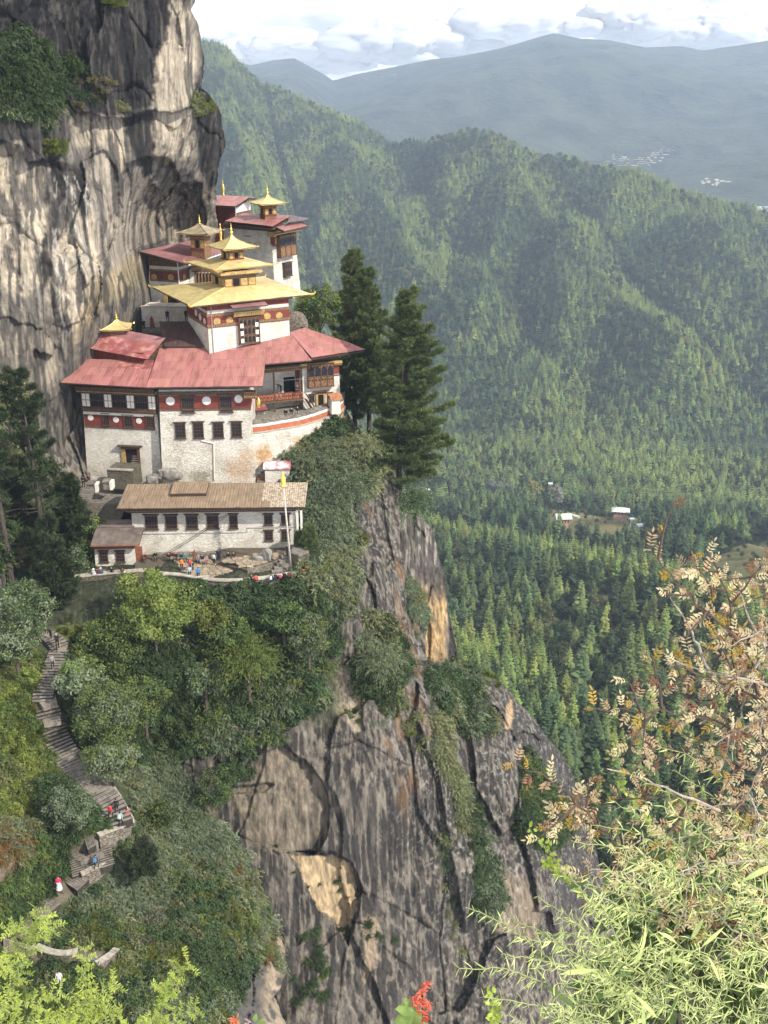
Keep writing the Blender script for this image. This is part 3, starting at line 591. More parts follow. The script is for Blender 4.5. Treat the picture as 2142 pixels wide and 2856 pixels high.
# ---------------- near slope with the long stair
C_R = [(480, 1600), (480, 2000), (430, 2090), (455, 2130), (520, 2180), (560, 2250), (625, 2300), (690, 2390), (735, 2480), (765, 2560), (792, 2640), (790, 2720), (770, 2780), (800, 2856), (830, 3100)]
C_ctrl0 = [(100, 1690, 108), (300, 1690, 109), (450, 1700, 109), (150, 1780, 103), (300, 1780, 105), (450, 1800, 104), (470, 1950, 102), (0, 1780, 103), (150, 1950, 96), (120, 1900, 97.5), (0, 1900, 98), (0, 2050, 89), (90, 2100, 89.5), (200, 2130, 89), (300, 2050, 97), (300, 2220, 83.5), (350, 2290, 81), (450, 2200, 95), (400, 2130, 97), (200, 2280, 78), (60, 2250, 80), (0, 2250, 79), (50, 2400, 69.5), (0, 2420, 68), (90, 2450, 72), (200, 2400, 76.5), (250, 2440, 75.5), (150, 2560, 70), (60, 2640, 67), (300, 2640, 68), (400, 2450, 80), (550, 2400, 87), (560, 2280, 93), (700, 2450, 90), (400, 2600, 73), (600, 2600, 79), (780, 2640, 88), (700, 2760, 76), (300, 2856, 60), (100, 2856, 60), (500, 2856, 64), (790, 2856, 76), (0, 2640, 65), (100, 3100, 52), (800, 3100, 68), (30, 2530, 68)]
C_ctrl = [(x, y, Y+float(np.interp(y, [1950, 2130, 2215, 2260, 2440, 2600, 2856, 3100], [0, 2, 3.7, 4.8, 5.2, 6.5, 5, 4]))*float(np.interp(x, [340, 560], [1, .3]))) for x, y, Y in C_ctrl0]
def C_disp(P, px, py):
    jx, jy = jit(P, px, py, 12, 7)
    d = fbm(P, 4, 810, sc=.12)*1.6+fbm(P, 4, 815, sc=.5)*.45
    d = d-1.6*poly_w(jx, jy, [(-60, 2300), (110, 2290), (125, 2380), (70, 2440), (60, 2500), (20, 2550), (-60, 2560)], 6)
    rk = poly_w(jx, jy, [(600, 2560), (720, 2600), (800, 2560), (900, 2600), (900, 3100), (560, 3100), (620, 2760)], 8)
    d = d+rk*(ridged(P, 4, 820, sc=(.8, .6, .06))*.5+blocky(P, 830, (.3, .2, .05))[0]*.5)
    d = d*(.15+.85*sstep(10, 60, stair_dist(px, py)))
    return d
STAIR_PATH = [(140, 1775), (165, 1800), (145, 1880), (115, 1950), (135, 2000), (170, 2080), (215, 2150), (270, 2210), (315, 2270), (330, 2300)]
LOWER_PATH = [(290, 2330), (250, 2335), (215, 2370), (235, 2400), (255, 2440), (215, 2455), (175, 2490), (130, 2520), (100, 2560), (60, 2600), (30, 2640), (100, 2655), (200, 2655), (260, 2670), (300, 2680)]
def stair_dist(px, py): return np.minimum(line_d(px, py, STAIR_PATH), line_d(px, py, LOWER_PATH))
def C_col(P, px, py, P0):
    jx, jy = jit(P, px, py, 12, 9)
    C = np.ones(px.shape+(3,))*np.array([.045, .060, .025]); C = C*(1+.5*fbm(P0, 4, 850, sc=.5))[..., None]
    C = lerp(C, [.20, .145, .11], poly_w(jx, jy, [(-60, 2400), (27, 2384), (54, 2405), (62, 2472), (27, 2535), (-60, 2570)], 4)*(.8+.2*fbm(P0, 3, 855, sc=1.)))
    C = lerp(C, [.15, .14, .13], poly_w(jx, jy, [(68, 2075), (112, 2070), (118, 2150), (105, 2212), (82, 2200)], 3))
    rk = poly_w(jx, jy, [(610, 2600), (720, 2620), (800, 2560), (900, 2600), (900, 3100), (560, 3100), (640, 2760)], 8)
    rc = lerp(np.ones(px.shape+(3,))*np.array([.085, .078, .072]), [.32, .25, .17], .8*sstep(.15, .4, streaks(P0, 860, (1.5, .8, .04)))*sstep(715, 755, px)); C = C*(1-rk[..., None])+rc*rk[..., None]
    C = lerp(C, [.42, .40, .37], poly_w(jx, jy, [(655, 2300), (690, 2290), (700, 2350), (680, 2360)], 2)); C = lerp(C, [.35, .32, .29], poly_w(jx, jy, [(560, 2375), (610, 2400), (605, 2440), (575, 2420)], 3)*sstep(-.1, .2, fbm(P0, 3, 865, sc=2.)))
    pth = 1-sstep(14, 34, stair_dist(px, py)); C = lerp(C, [.16, .13, .10], .8*pth)
    C = lerp(C, [.10, .12, .04], .7*poly_w(jx, jy, [(130, 1660), (450, 1650), (440, 1790), (170, 1790)], 10))
    return C
M_soil = mat('slope_soil', (1.1, 1.1, 1.1), (.6, .6, .6), scale=.8, rough=1, bump=.12, bscale=2.5, attr=True)
C_o, C_s = sheet('stair_slope', 1600, 3080, 4.0, [(-90, 1500), (-90, 3200)], C_R, C_ctrl, C_disp, C_col, [M_soil], seed=4, wrap=14, edge=8, kind='structure')
# ================================================================ bushes and trees on the cliffs
def leafmesh(name, p, d, rng, ls, mats, asp=.5, mi=None, extra=None, flop=.5, nrm=None):
    """one small leaf (two triangles folded along the rib) per point p, growing along d"""
    n = len(p); d = d/(np.linalg.norm(d, axis=1)[:, None]+1e-9); r = rng.normal(size=(n, 3)); r[:, 2] += .8
    if nrm is not None:
        r = nrm+rng.normal(size=(n, 3))*.38; d = rng.normal(size=(n, 3))+np.array([0, 0, -.25]); r /= np.linalg.norm(r, axis=1)[:, None]; d = d-r*(d*r).sum(1)[:, None]+r*.3; d /= np.linalg.norm(d, axis=1)[:, None]
    s = np.cross(d, r); s /= np.linalg.norm(s, axis=1)[:, None]+1e-9; u = np.cross(s, d); l = ls*(.6+.8*rng.random((n, 1)))
    a = p; b = p+d*l*.5+s*l*asp*.5+u*l*.10; c = p+d*l-u*l*.15*flop; e = p+d*l*.5-s*l*asp*.5+u*l*.10
    V = np.stack([a, b, c, e], 1).reshape(-1, 3); i = np.arange(n)*4
    F = np.concatenate([np.stack([i, i+1, i+2], -1), np.stack([i, i+2, i+3], -1)])
    m = np.zeros(len(F), int) if mi is None else np.concatenate([mi, mi])
    if extra is not None:
        F = np.concatenate([F, extra[1]+len(V)]); V = np.concatenate([V, extra[0]]); m = np.concatenate([m, np.full(len(extra[1]), len(mats)-1)])
    return mesh_np(name, V, F, mats, False, m)
def tubes_np(segs, k=4):
    V = []; F = []
    for a, b, ra_, rb_ in segs:
        a = Vector(a); b = Vector(b); t = (b-a).normalized(); x = t.orthogonal().normalized(); y = t.cross(x); q = len(V)
        for (c, r) in ((a, ra_), (b, rb_)):
            for j in range(k):
                w = 6.2832*j/k; V.append(c+(x*math.cos(w)+y*math.sin(w))*r)
        for j in range(k):
            F.append((q+j, q+(j+1) % k, q+k+(j+1) % k)); F.append((q+j, q+k+(j+1) % k, q+k+j))
    return np.array([tuple(v) for v in V], float), np.array(F)
def clump_bush(rng, R=1.0, flat=.75, ncl=16, n=1500, ls=.13, up=.4, zc=.55):
    c = rng.normal(size=(ncl, 3)); c /= np.linalg.norm(c, axis=1)[:, None]; c *= (rng.random((ncl, 1))**.28)*.76*R; c[:, 2] = c[:, 2]*flat+zc*R; cvar = rng.random(ncl)
    k = rng.integers(0, ncl, n); d = rng.normal(size=(n, 3)); d[:, 2] += up; d /= np.linalg.norm(d, axis=1)[:, None]
    cr = R*(.34*(16./max(ncl, 16))**.38*(.65+.75*cvar)); p = c[k]+d*cr[k][:, None]*(.55+.5*rng.random((n, 1)))*np.array([1, 1, flat])
    return p, d+0, k
def spray_bush(rng, R=1.0, ns=90, nl=20, ls=.12, droop=.9, zc=.35):
    a = rng.uniform(0, 6.283, ns); e = np.arccos(rng.uniform(-.15, 1, ns)); d = np.stack([np.cos(a)*np.sin(e), np.sin(a)*np.sin(e), np.cos(e)], -1)
    L0 = R*rng.uniform(.45, 1.05, ns); o = rng.normal(size=(ns, 3))*R*.28; o[:, 2] = np.abs(o[:, 2])*.6+zc*R*.6
    t = rng.random((ns, nl))**.75; q = o[:, None]+d[:, None]*(L0[:, None]*t)[..., None]; q[..., 2] -= droop*L0[:, None]*t**2.2*.75*np.sin(e)[:, None]
    dd = np.repeat(d[:, None], nl, 1).copy(); dd[..., 2] -= droop*t*1.6; dd = dd.reshape(-1, 3)+rng.normal(size=(ns*nl, 3))*.45
    return q.reshape(-1, 3)+rng.normal(size=(ns*nl, 3))*.03*R, dd
LM = {}
LM['green'] = mat('leaves_green', (.160, .215, .055), (.080, .120, .032), scale=1.5, rough=.75, trans=.30, rnd=.32, space='obj')
LM['dark'] = mat('leaves_dark', (.068, .105, .036), (.032, .058, .022), scale=1.5, rough=.7, trans=.22, rnd=.3, space='obj')
LM['olive'] = mat('leaves_olive', (.250, .265, .125), (.135, .155, .070), scale=1.5, rough=.85, trans=.25, rnd=.28, space='obj')
LM['sage'] = mat('leaves_sage', (.200, .240, .145), (.105, .140, .080), scale=1.5, rough=.85, trans=.25, rnd=.22, space='obj')
LM['lime'] = mat('leaves_lime', (.270, .310, .070), (.150, .190, .045), scale=1.5, rough=.7, trans=.38, rnd=.25, space='obj')
LM['rust'] = mat('leaves_rust', (.19, .085, .035), (.13, .10, .03), scale=2.5, rough=.85, trans=.25, rnd=.3, space='obj')
LM['straw'] = mat('grass_straw', (.30, .25, .12), (.15, .14, .06), scale=2, rough=.9, trans=.25, rnd=.25, space='obj')
LM['twig'] = mat('bare_twigs', (.17, .145, .115), (.10, .085, .065), scale=3, rough=.9, rnd=.2, space='obj')
rng = np.random.default_rng(21)
SH = []; SHI = {}
def addp(key, me): SHI.setdefault(key, []).append(len(SH)); SH.append(me)
for q in range(2):
    for key in ('green', 'dark', 'lime'):
        p, d, _ = clump_bush(rng, n=1200, ls=.2, ncl=12); addp('round_'+key, leafmesh('shrub_'+key, p, d, rng, .20, [LM[key]], .6, nrm=d))
    for key in ('olive', 'sage', 'green', 'rust', 'dark'):
        p, d = spray_bush(rng, ns=75, nl=18, ls=.15); addp('spray_'+key, leafmesh('drooping_shrub_'+key, p, d, rng, .22, [LM[key]], .28))
n = 500
for key in ('straw', 'lime'):
    a = rng.uniform(0, 6.283, n); d = np.stack([np.cos(a)*.8, np.sin(a)*.8, rng.uniform(.1, 1, n)], -1); p = rng.normal(size=(n, 3))*.12; p[:, 2] = 0; addp('tuft_'+key, leafmesh('grass_tuft_'+key, p, d, rng, .8, [LM[key]], .05))
p = rng.normal(size=(260, 3))*.15; d = rng.normal(size=(260, 3)); d[:, 2] = np.abs(d[:, 2])+.2; addp('twig', leafmesh('twiggy_shrub', p, d, rng, 1.0, [LM['twig']], .03))
C_sh = proto_coll('cliff_shrubs', SH)
def fill(name, surf, regions, seed, lift=.0, **k):
    """regions: polygon, spacing in px, kinds, radius range in m"""
    rg = np.random.default_rng(seed); PS = []; SC = []; IX = []; RT = []
    for poly, sp, kinds, (r0, r1) in regions:
        pa = np.array(poly, float); x0, y0 = pa.min(0); x1, y1 = pa.max(0); n = int((x1-x0)*(y1-y0)/(sp*sp)*1.25)
        px = rg.uniform(x0, x1, n); py = rg.uniform(y0, y1, n)
        q = np.stack([px, py, px*0], -1); jx = px+18*fbm(q, 3, seed+1, sc=1/50.); jy = py+18*fbm(q, 3, seed+2, sc=1/50.)
        m = (poly_sd(jx, jy, poly) > 0) & (stair_dist(px, py-12) > 34); px, py = px[m], py[m]; n = len(px)
        if n == 0: continue
        P = surf(px, py); r = rg.uniform(r0, r1, n); P[:, 2] -= r*.25+lift
        clus = fbm(P, 2, seed+9, sc=.12)
        def pick(c):
            l = SHI[kinds[int(min(max((c*1.3+.5+rg.normal()*.22)*len(kinds), 0), len(kinds)-1))]]; return l[rg.integers(0, len(l))]
        ks = np.array([pick(c) for c in clus], int)
        PS.append(P); SC.append(np.stack([r, r, r*rg.uniform(.8, 1.15, n)], -1)); IX.append(ks); RT.append(np.stack([rg.normal(0, .15, n), rg.normal(0, .15, n), rg.uniform(0, 6.28, n)], -1))
    P = np.concatenate(PS); scatter(name, P, np.concatenate(RT), np.concatenate(SC), np.concatenate(IX), C_sh, **k); print(name, len(P))
G = ['round_dark', 'round_green', 'spray_sage', 'spray_green']
fill('ledge_vegetation', A_s, [([(-60, 90), (60, 105), (150, 160), (245, 172), (250, 200), (170, 215), (165, 290), (140, 370), (60, 320), (-60, 330)], 15, ['spray_dark', 'spray_sage', 'round_dark', 'spray_dark'], (.6, 1.5)),
    ([(20, 60), (70, 80), (80, 130), (0, 120)], 18, ['spray_dark', 'spray_sage'], (.8, 1.5)), ([(130, 385), (180, 395), (165, 440), (125, 430)], 12, ['spray_green', 'tuft_lime'], (.6, 1.1)),
    ([(150, 200), (250, 200), (300, 240), (260, 300), (160, 280)], 26, ['spray_olive', 'tuft_straw', 'spray_dark'], (.4, .9)), ([(290, -30), (330, -30), (335, 22), (300, 28)], 9, ['tuft_straw', 'tuft_lime'], (.7, 1.1)),
    ([(535, 262), (600, 275), (602, 300), (560, 320), (535, 310)], 11, ['tuft_straw', 'tuft_lime', 'spray_olive'], (.5, 1.0)), ([(325, 285), (350, 285), (350, 318), (325, 315)], 9, ['tuft_straw', 'spray_olive'], (.5, .8)), ([(255, 215), (320, 230), (315, 265), (270, 260)], 16, ['tuft_straw'], (.4, .8)),
    ([(-60, 1050), (40, 1060), (80, 1200), (200, 1400), (200, 1600), (-60, 1600)], 26, ['spray_dark', 'round_dark', 'spray_olive'], (.8, 1.6)), ([(55, 1110), (95, 1110), (90, 1160), (60, 1170)], 12, ['spray_olive', 'tuft_lime'], (.6, 1.0))], 31, kind='stuff')
fill('gorge_vegetation', B_s, [
    ([(440, 1655), (880, 1640), (940, 1700), (950, 1800), (900, 1900), (940, 1990), (860, 1990), (760, 2070), (700, 2060), (600, 2110), (500, 2110), (430, 2000), (430, 1800)], 20, ['round_dark', 'spray_dark', 'round_dark', 'spray_sage', 'spray_green', 'round_dark'], (.7, 1.6)),
    ([(690, 1250), (760, 1240), (860, 1200), (940, 1190), (1000, 1230), (1090, 1290), (1040, 1350), (1010, 1390), (960, 1400), (930, 1500), (880, 1560), (900, 1640), (840, 1640), (900, 1500), (850, 1420), (850, 1350), (820, 1300), (740, 1290)], 15, ['spray_sage', 'spray_olive', 'spray_olive', 'round_dark', 'spray_dark'], (.9, 2.0)),
    ([(870, 1400), (960, 1420), (1000, 1500), (990, 1640), (960, 1740), (900, 1740), (880, 1600)], 17, ['spray_sage', 'spray_olive', 'tuft_lime'], (.8, 1.6)),
    ([(1010, 1700), (1080, 1730), (1120, 1800), (1140, 1880), (1100, 1960), (1020, 1960), (1000, 1850)], 14, ['spray_sage', 'spray_olive', 'spray_dark'], (.9, 1.7)),
    ([(1140, 1580), (1185, 1690), (1190, 1760), (1160, 1780), (1130, 1690)], 14, ['spray_olive', 'spray_sage'], (.6, 1.2)),
    ([(1190, 1850), (1290, 1862), (1340, 1900), (1345, 1950), (1385, 2010), (1360, 2040), (1290, 2050), (1240, 1990), (1190, 1900)], 13, ['spray_dark', 'spray_sage', 'round_dark', 'spray_olive'], (.9, 1.7)),
    ([(1340, 1870), (1390, 1880), (1400, 1910), (1350, 1910)], 14, ['tuft_lime', 'spray_green'], (.6, 1.1)),
    ([(1200, 1960), (1260, 2040), (1290, 2150), (1310, 2300), (1290, 2330), (1250, 2180), (1210, 2100)], 14, ['spray_sage', 'spray_olive'], (.7, 1.3)),
    ([(1300, 2200), (1345, 2270), (1370, 2360), (1330, 2360), (1290, 2280)], 14, ['spray_sage', 'spray_dark'], (.7, 1.2)),
    ([(1310, 2350), (1380, 2400), (1400, 2500), (1370, 2560), (1320, 2520)], 14, ['spray_dark', 'spray_dark', 'spray_sage'], (.8, 1.5)),
    ([(1455, 2080), (1530, 2180), (1590, 2280), (1580, 2360), (1500, 2370), (1450, 2300)], 15, ['spray_dark', 'spray_green', 'round_dark'], (.9, 1.7)),
    ([(1225, 2280), (1260, 2300), (1265, 2400), (1235, 2420)], 16, ['spray_sage', 'spray_olive'], (.6, 1.1)),
    ([(1100, 1950), (1170, 2000), (1200, 2100), (1150, 2100), (1110, 2010)], 18, ['spray_olive', 'tuft_lime'], (.4, .9)),
    ([(960, 1980), (1100, 1960), (1110, 2010), (1020, 2030)], 24, ['spray_sage', 'tuft_lime'], (.4, .8)),
    ([(1225, 2440), (1300, 2560), (1310, 2700), (1260, 2650)], 32, ['spray_olive', 'spray_dark'], (.4, .8)), ([(740, 2360), (900, 2370), (1000, 2500), (960, 2620)], 60, ['spray_dark', 'tuft_lime'], (.3, .6)),
    ([(640, 2080), (700, 2080), (690, 2180), (640, 2150)], 18, ['round_dark'], (.7, 1.3)), ([(920, 2560), (1060, 2560), (1120, 2650), (980, 2640)], 44, ['spray_dark', 'spray_olive'], (.4, .7)),
    ([(860, 2540), (940, 2600), (960, 2800), (870, 2856), (780, 2700)], 46, ['spray_dark', 'round_green'], (.5, 1.0))], 41, kind='stuff')
fill('slope_vegetation', C_s, [
    ([(-60, 1840), (110, 1830), (90, 1980), (140, 2120), (130, 2200), (60, 2290), (-60, 2300)], 14, ['tuft_lime', 'spray_green', 'round_lime', 'spray_olive', 'tuft_lime'], (.6, 1.2)),
    ([(130, 1690), (440, 1690), (430, 1800), (180, 1790)], 22, ['tuft_lime', 'round_dark'], (.35, .8)),
    ([(-60, 2300), (100, 2290), (112, 2340), (60, 2400), (-60, 2400)], 13, ['spray_olive', 'spray_rust', 'spray_sage', 'spray_rust'], (.5, .9)),
    ([(150, 1800), (520, 1780), (520, 2110), (430, 2140), (300, 2170), (200, 2080)], 20, ['round_dark', 'spray_dark', 'round_dark'], (.6, 1.3)),
    ([(110, 2170), (260, 2200), (300, 2320), (180, 2400), (100, 2380)], 16, ['spray_dark', 'round_dark', 'spray_green'], (.6, 1.2)),
    ([(330, 2140), (440, 2110), (540, 2190), (560, 2280), (640, 2330), (700, 2440), (760, 2600), (780, 2700), (640, 2640), (600, 2740), (600, 2856), (60, 2856), (150, 2700), (340, 2690), (300, 2640), (100, 2640), (70, 2600), (130, 2530), (280, 2430), (300, 2350), (380, 2310)], 15, ['spray_sage', 'spray_olive', 'spray_sage', 'spray_green', 'spray_olive', 'round_dark', 'tuft_lime'], (.6, 1.25)),
    ([(540, 2560), (700, 2600), (720, 2680), (640, 2856), (520, 2856)], 20, ['spray_dark', 'spray_sage', 'round_dark'], (.6, 1.2)),
    ([(600, 2380), (700, 2440), (780, 2680), (700, 2700), (640, 2560)], 20, ['spray_rust', 'tuft_straw', 'spray_olive'], (.5, .9)),
    ([(330, 2550), (460, 2520), (520, 2600), (470, 2680), (360, 2660)], 20, ['twig', 'spray_olive'], (.6, 1.1)),
    ([(60, 2400), (180, 2400), (120, 2520), (40, 2600), (-60, 2600)], 14, ['spray_dark', 'spray_green', 'round_dark'], (.6, 1.1)),
    ([(-60, 2640), (100, 2680), (300, 2720), (300, 3000), (-60, 3000)], 18, ['round_dark', 'spray_green'], (.6, 1.2))], 51, kind='stuff')
# ---------------- single trees, each its own crown and trunk
def broad_tree(px, py, Y, rpx_, hf, kinds, label, n=7000, ls=.22, trunk=True, asp=.6, spray=False, seed=1, name='broadleaf_tree', cat='tree', group=None, ncl=46):
    """px,py: centre of the crown, rpx_: its half width in photo px"""
    c = at(px, py, Y-1.6); mppx = (c.y*CP-c.z*SP)/FPX; R = rpx_*mppx; rg = np.random.default_rng(seed)
    base = Vector((c.x, c.y, c.z-R*hf*1.15))
    o = thing(name, label, cat, base, group=group)
    if spray: p, d = spray_bush(rg, R, ns=n//22, nl=22, ls=ls, zc=.0, droop=.8); p[:, 2] = p[:, 2]*hf+R*hf*1.0
    else: p, nr, kk_ = clump_bush(rg, R, hf, ncl, n, ls, .5, 0); p[:, 2] += R*hf*1.15; d = nr
    if spray: nr = None; mi = (rg.random(len(p)) < .3).astype(int)
    else: cl_ = (rg.random(ncl) < .33)[kk_]; mi = np.where(rg.random(len(p)) < .85, cl_, ~cl_).astype(int)
    M = Matrix.Translation(base)
    link('crown', leafmesh('crown', p, d, rg, ls*1.12, [LM[k_] for k_ in kinds], asp, mi, nrm=nr), o, M)
    if trunk:
        seg = [((0, 0, -1.2), (0, 0, R*hf*.8), .22, .14)]
        for j in range(9):
            a = rg.uniform(0, 6.28); h0 = R*hf*rg.uniform(.2, .8); seg.append(((0, 0, h0), (math.cos(a)*R*.55, math.sin(a)*R*.55, h0+R*hf*rg.uniform(.3, .8)), .10, .03))
        v, f = tubes_np(seg, 5); link('trunk', mesh_np('trunk', v, f, [M_bark]), o, M)
    return o
T = broad_tree
T(425, 1690, 105, 150, .80, ['green', 'lime'], 'large light green broadleaf tree rising in front of the paved terrace', 13000, .26, seed=1, ncl=70)
T(590, 1720, 106.5, 62, .9, ['lime', 'green'], 'small lime green tree just below the terrace parapet', 2600, .22, seed=2)
T(310, 1800, 104, 130, .62, ['green', 'dark'], 'spreading green tree whose branches overhang the upper stairs', 9000, .24, seed=3, ncl=60)
T(690, 1830, 105, 105, .95, ['green', 'lime'], 'feathery tree with drooping fern-like sprays above the bare rock face', 9000, .30, spray=True, asp=.25, seed=4)
T(570, 1890, 105, 70, 1.0, ['sage', 'green'], 'grey green tree left of the feathery drooping tree', 4500, .22, seed=5)
T(300, 1990, 94, 120, .85, ['green', 'sage'], 'broad round tree right of the middle of the long stairs', 12000, .22, seed=6, ncl=70)
T(230, 1890, 97, 85, .75, ['sage', 'green'], 'sage green tree leaning over the stairs below the mossy bank', 6500, .22, seed=7)
T(400, 1950, 99, 90, .9, ['dark', 'green'], 'dark tree in shade between the stair trees and the gorge', 6000, .22, seed=8)
T(310, 2120, 90, 90, .75, ['green', 'sage'], 'light green tree hanging low beside the lower stairs', 7500, .20, seed=9)
T(520, 2020, 104, 75, .8, ['dark', 'green'], 'dark green tree at the lip of the bare cliff', 5000, .22, seed=10)
T(860, 1770, 107, 75, .9, ['green', 'sage'], 'leafy tree at the right end of the wooded bank below the terrace', 5500, .22, seed=11)
T(790, 1720, 108, 72, .75, ['dark', 'green'], 'dark leafy tree under the curved corner of the terrace', 4500, .22, seed=12)
T(60, 1700, 101, 110, .85, ['dark', 'sage'], 'dark rounded tree at the foot of the tall left conifers', 9500, .22, seed=13, ncl=60)
T(40, 1790, 98, 80, .7, ['dark', 'sage'], 'low dark tree left of the top of the long stairs', 5500, .22, seed=14)
T(190, 2255, 82, 80, .85, ['sage', 'dark'], 'round grey green bush left of the lower stairs', 7500, .17, seed=15, trunk=False, name='round_bush', cat='bush')
T(260, 1500, 119, 60, 1.3, ['dark', 'green'], 'dark leafy tree left of the brown-roofed annex', 4800, .20, seed=16)
T(220, 1570, 116, 60, 1.0, ['dark', 'sage'], 'shadowy tree over the low wall beside the annex', 4000, .20, seed=17)
T(890, 858, 150, 76, 1.0, ['dark', 'lime'], 'rounded tree with yellow green top behind the golden roofed temple', 9000, .24, seed=18, ncl=60)
T(900, 1270, 131, 80, .8, ['sage', 'olive'], 'dense sage green bush below the curved balcony wall', 7000, .24, asp=.3, spray=True, trunk=False, seed=19, name='sage_bush', cat='bush')
T(1010, 1240, 134, 66, .9, ['olive', 'sage'], 'pale olive bush at the foot of the tall pines', 5500, .24, asp=.3, spray=True, trunk=False, seed=20, name='olive_bush', cat='bush')
T(960, 1360, 128, 85, .95, ['sage', 'dark'], 'large drooping bush on the slope right of the long tan roof', 8000, .24, asp=.3, spray=True, trunk=False, seed=21, name='drooping_bush', cat='bush')
T(1155, 1400, 138, 72, 1.3, ['dark', 'sage'], 'dark bush clinging beside the base of the tallest pine', 6500, .24, asp=.3, spray=True, trunk=False, seed=22, name='dark_bush', cat='bush')
T(1070, 1840, 111, 66, 1.2, ['sage', 'olive'], 'big drooping bush growing out of the middle of the cliff', 6000, .22, asp=.3, spray=True, trunk=False, seed=23, name='cliff_bush', cat='bush')
T(1530, 2260, 124, 75, 1.3, ['dark', 'green'], 'dark green tree in the cleft behind the tip of the autumn branch', 6500, .24, asp=.3, spray=True, seed=24)
T(440, 2280, 90, 62, .8, ['dark', 'green'], 'dark bush in the gully beside the bare rock', 4000, .2, trunk=False, seed=25, name='gully_bush', cat='bush')
T(600, 2200, 98, 75, .8, ['dark', 'green'], 'shaded bush under the dark overhang of the gorge', 5000, .2, trunk=False, seed=26, name='overhang_bush', cat='bush')
T(640, 1760, 107, 70, .7, ['dark', 'green'], 'dark tree between the light terrace tree and the feathery tree', 4500, .22, seed=27)
# ---------------- tall pines, built branch by branch
def pine(px_base, py_base, Y, top_py, half_px, label, seed=1, low=.05, mats=None, lean=(0, 0), nb=95, bias=0.0, dead=0, tuft=.55, shade=None, top_round=.6):
    b = at(px_base, py_base, Y); dx_, dy_, dz_ = ray(px_base, top_py); H = float(Y/dy_*dz_)-b.z; mppx = (b.y*CP-b.z*SP)/FPX; R = half_px*mppx
    rg = np.random.default_rng(seed); o = thing('pine_tree', label, 'tree', b); M = Matrix.Translation(b)
    def axis(t): return np.array([lean[0]*t*t*H, lean[1]*t*H, t*H])
    seg = []; r0 = max(.18, H*.014)
    for i in range(12): seg.append((axis(i/12.), axis((i+1)/12.), r0*(1-i/12.)**.8+.03, r0*(1-(i+1)/12.)**.8+.02))
    P = []; D = []; bs = []
    for i in range(nb):
        t = low+(1-low)*((i+rg.random())/nb)**.95; a = rg.uniform(0, 6.283); t = min(t, .985)
        ln = R*((1-t)**top_round)*(.45+.65*rg.random())+.35
        if t < low+.12: ln *= .75
        if bias: ln *= (1+bias*math.cos(a))
        e0 = rg.uniform(-.15, .25)+.5*t; p0 = axis(t); n = 7; pts = [p0]; dr = np.array([math.cos(a), math.sin(a), e0]); dr /= np.linalg.norm(dr)
        for j in range(n):
            dr = dr+np.array([0, 0, -.10+.05*j*.9])*(1.0 if t < .8 else .2)+rg.normal(size=3)*.05; dr /= np.linalg.norm(dr); pts.append(pts[-1]+dr*ln/n)
        for j in range(n): bs.append((pts[j], pts[j+1], .05*(1-j/n)+.015, .05*(1-(j+1)/n)+.012))
        if dead and t < low+dead and rg.random() < .75: continue
        m = int(10+ln*15); s = rg.random(m)**.6*.85+.15; k = np.minimum((s*n).astype(int), n-1); q = np.array(pts)[k]+(np.array(pts)[k+1]-np.array(pts)[k])*((s*n-k)[:, None])
        side = np.cross(dr, [0, 0, 1]); side /= np.linalg.norm(side)+1e-6; off = rg.normal(size=(m, 1))*ln*.19*(1.15-s[:, None]); q = q+side*off; q[:, 2] += rg.normal(size=m)*.10
        nd = 13
        dd = dr[None]*1.1+side*np.sign(off)*.6; dd = np.repeat(dd, nd, 0)+rg.normal(size=(m*nd, 3))*.65+np.array([0, 0, .18]); P.append(np.repeat(q, nd, 0)+rg.normal(size=(m*nd, 3))*.05); D.append(dd)
    P = np.concatenate(P); D = np.concatenate(D)
    v, f = tubes_np(seg, 8); link('trunk', mesh_np('trunk', v, f, [M_pbark], True), o, M)
    v, f = tubes_np(bs, 3); link('branches', mesh_np('branches', v, f, [M_pbark]), o, M, kind='stuff')
    mi = (rg.random(len(P)) < .3).astype(int)
    link('needles', leafmesh('needles', P, D, rg, tuft, mats, .085, mi), o, M, kind='stuff')
    return o
M_pbark = mat('pine_bark', (.075, .06, .05), (.035, .03, .028), scale=4, rough=1, stretch=(1, 1, .3))
M_pn = [mat('pine_needles', (.160, .215, .085), (.085, .125, .055), scale=1, rough=.7, trans=.2, space='obj'), mat('pine_needles_light', (.26, .30, .10), (.15, .19, .065), scale=1, rough=.7, trans=.3, space='obj')]
M_pd = [mat('fir_needles', (.065, .092, .042), (.034, .052, .028), scale=1, rough=.8, trans=.15, space='obj'), mat('fir_needles_light', (.10, .125, .055), (.06, .08, .035), scale=1, rough=.8, trans=.2, space='obj')]
pine(990, 1190, 150, 700, 92, 'tall dark pine nearest the red roof corner, leftmost of the pine clump', 61, .10, M_pn, (.002, 0), 135)
pine(1030, 1200, 149, 752, 92, 'tall pine in the middle of the pine clump beside the monastery', 62, .16, M_pn, (-.01, 0), 135)
pine(1112, 1395, 138, 815, 142, 'biggest pine of the clump, standing on the cliff edge with long right-hand boughs', 63, .12, M_pn, (.035, 0), 200, bias=.28, top_round=.55)
pine(140, 1640, 112, 1040, 95, 'tall sparse dark conifer with reddish bare lower trunk left of the annex', 64, .24, M_pd, (-.02, 0), 62, dead=.3, top_round=.30)
pine(38, 1660, 108, 1020, 75, 'sparse grey-trunked conifer at the left edge of the photograph', 65, .20, M_pd, (-.02, 0), 50, dead=.35, top_round=.30)
pine(215, 1560, 118, 1330, 62, 'low dark conifer behind the tall one, beside the stone path', 66, .1, M_pd, (0, 0), 55)
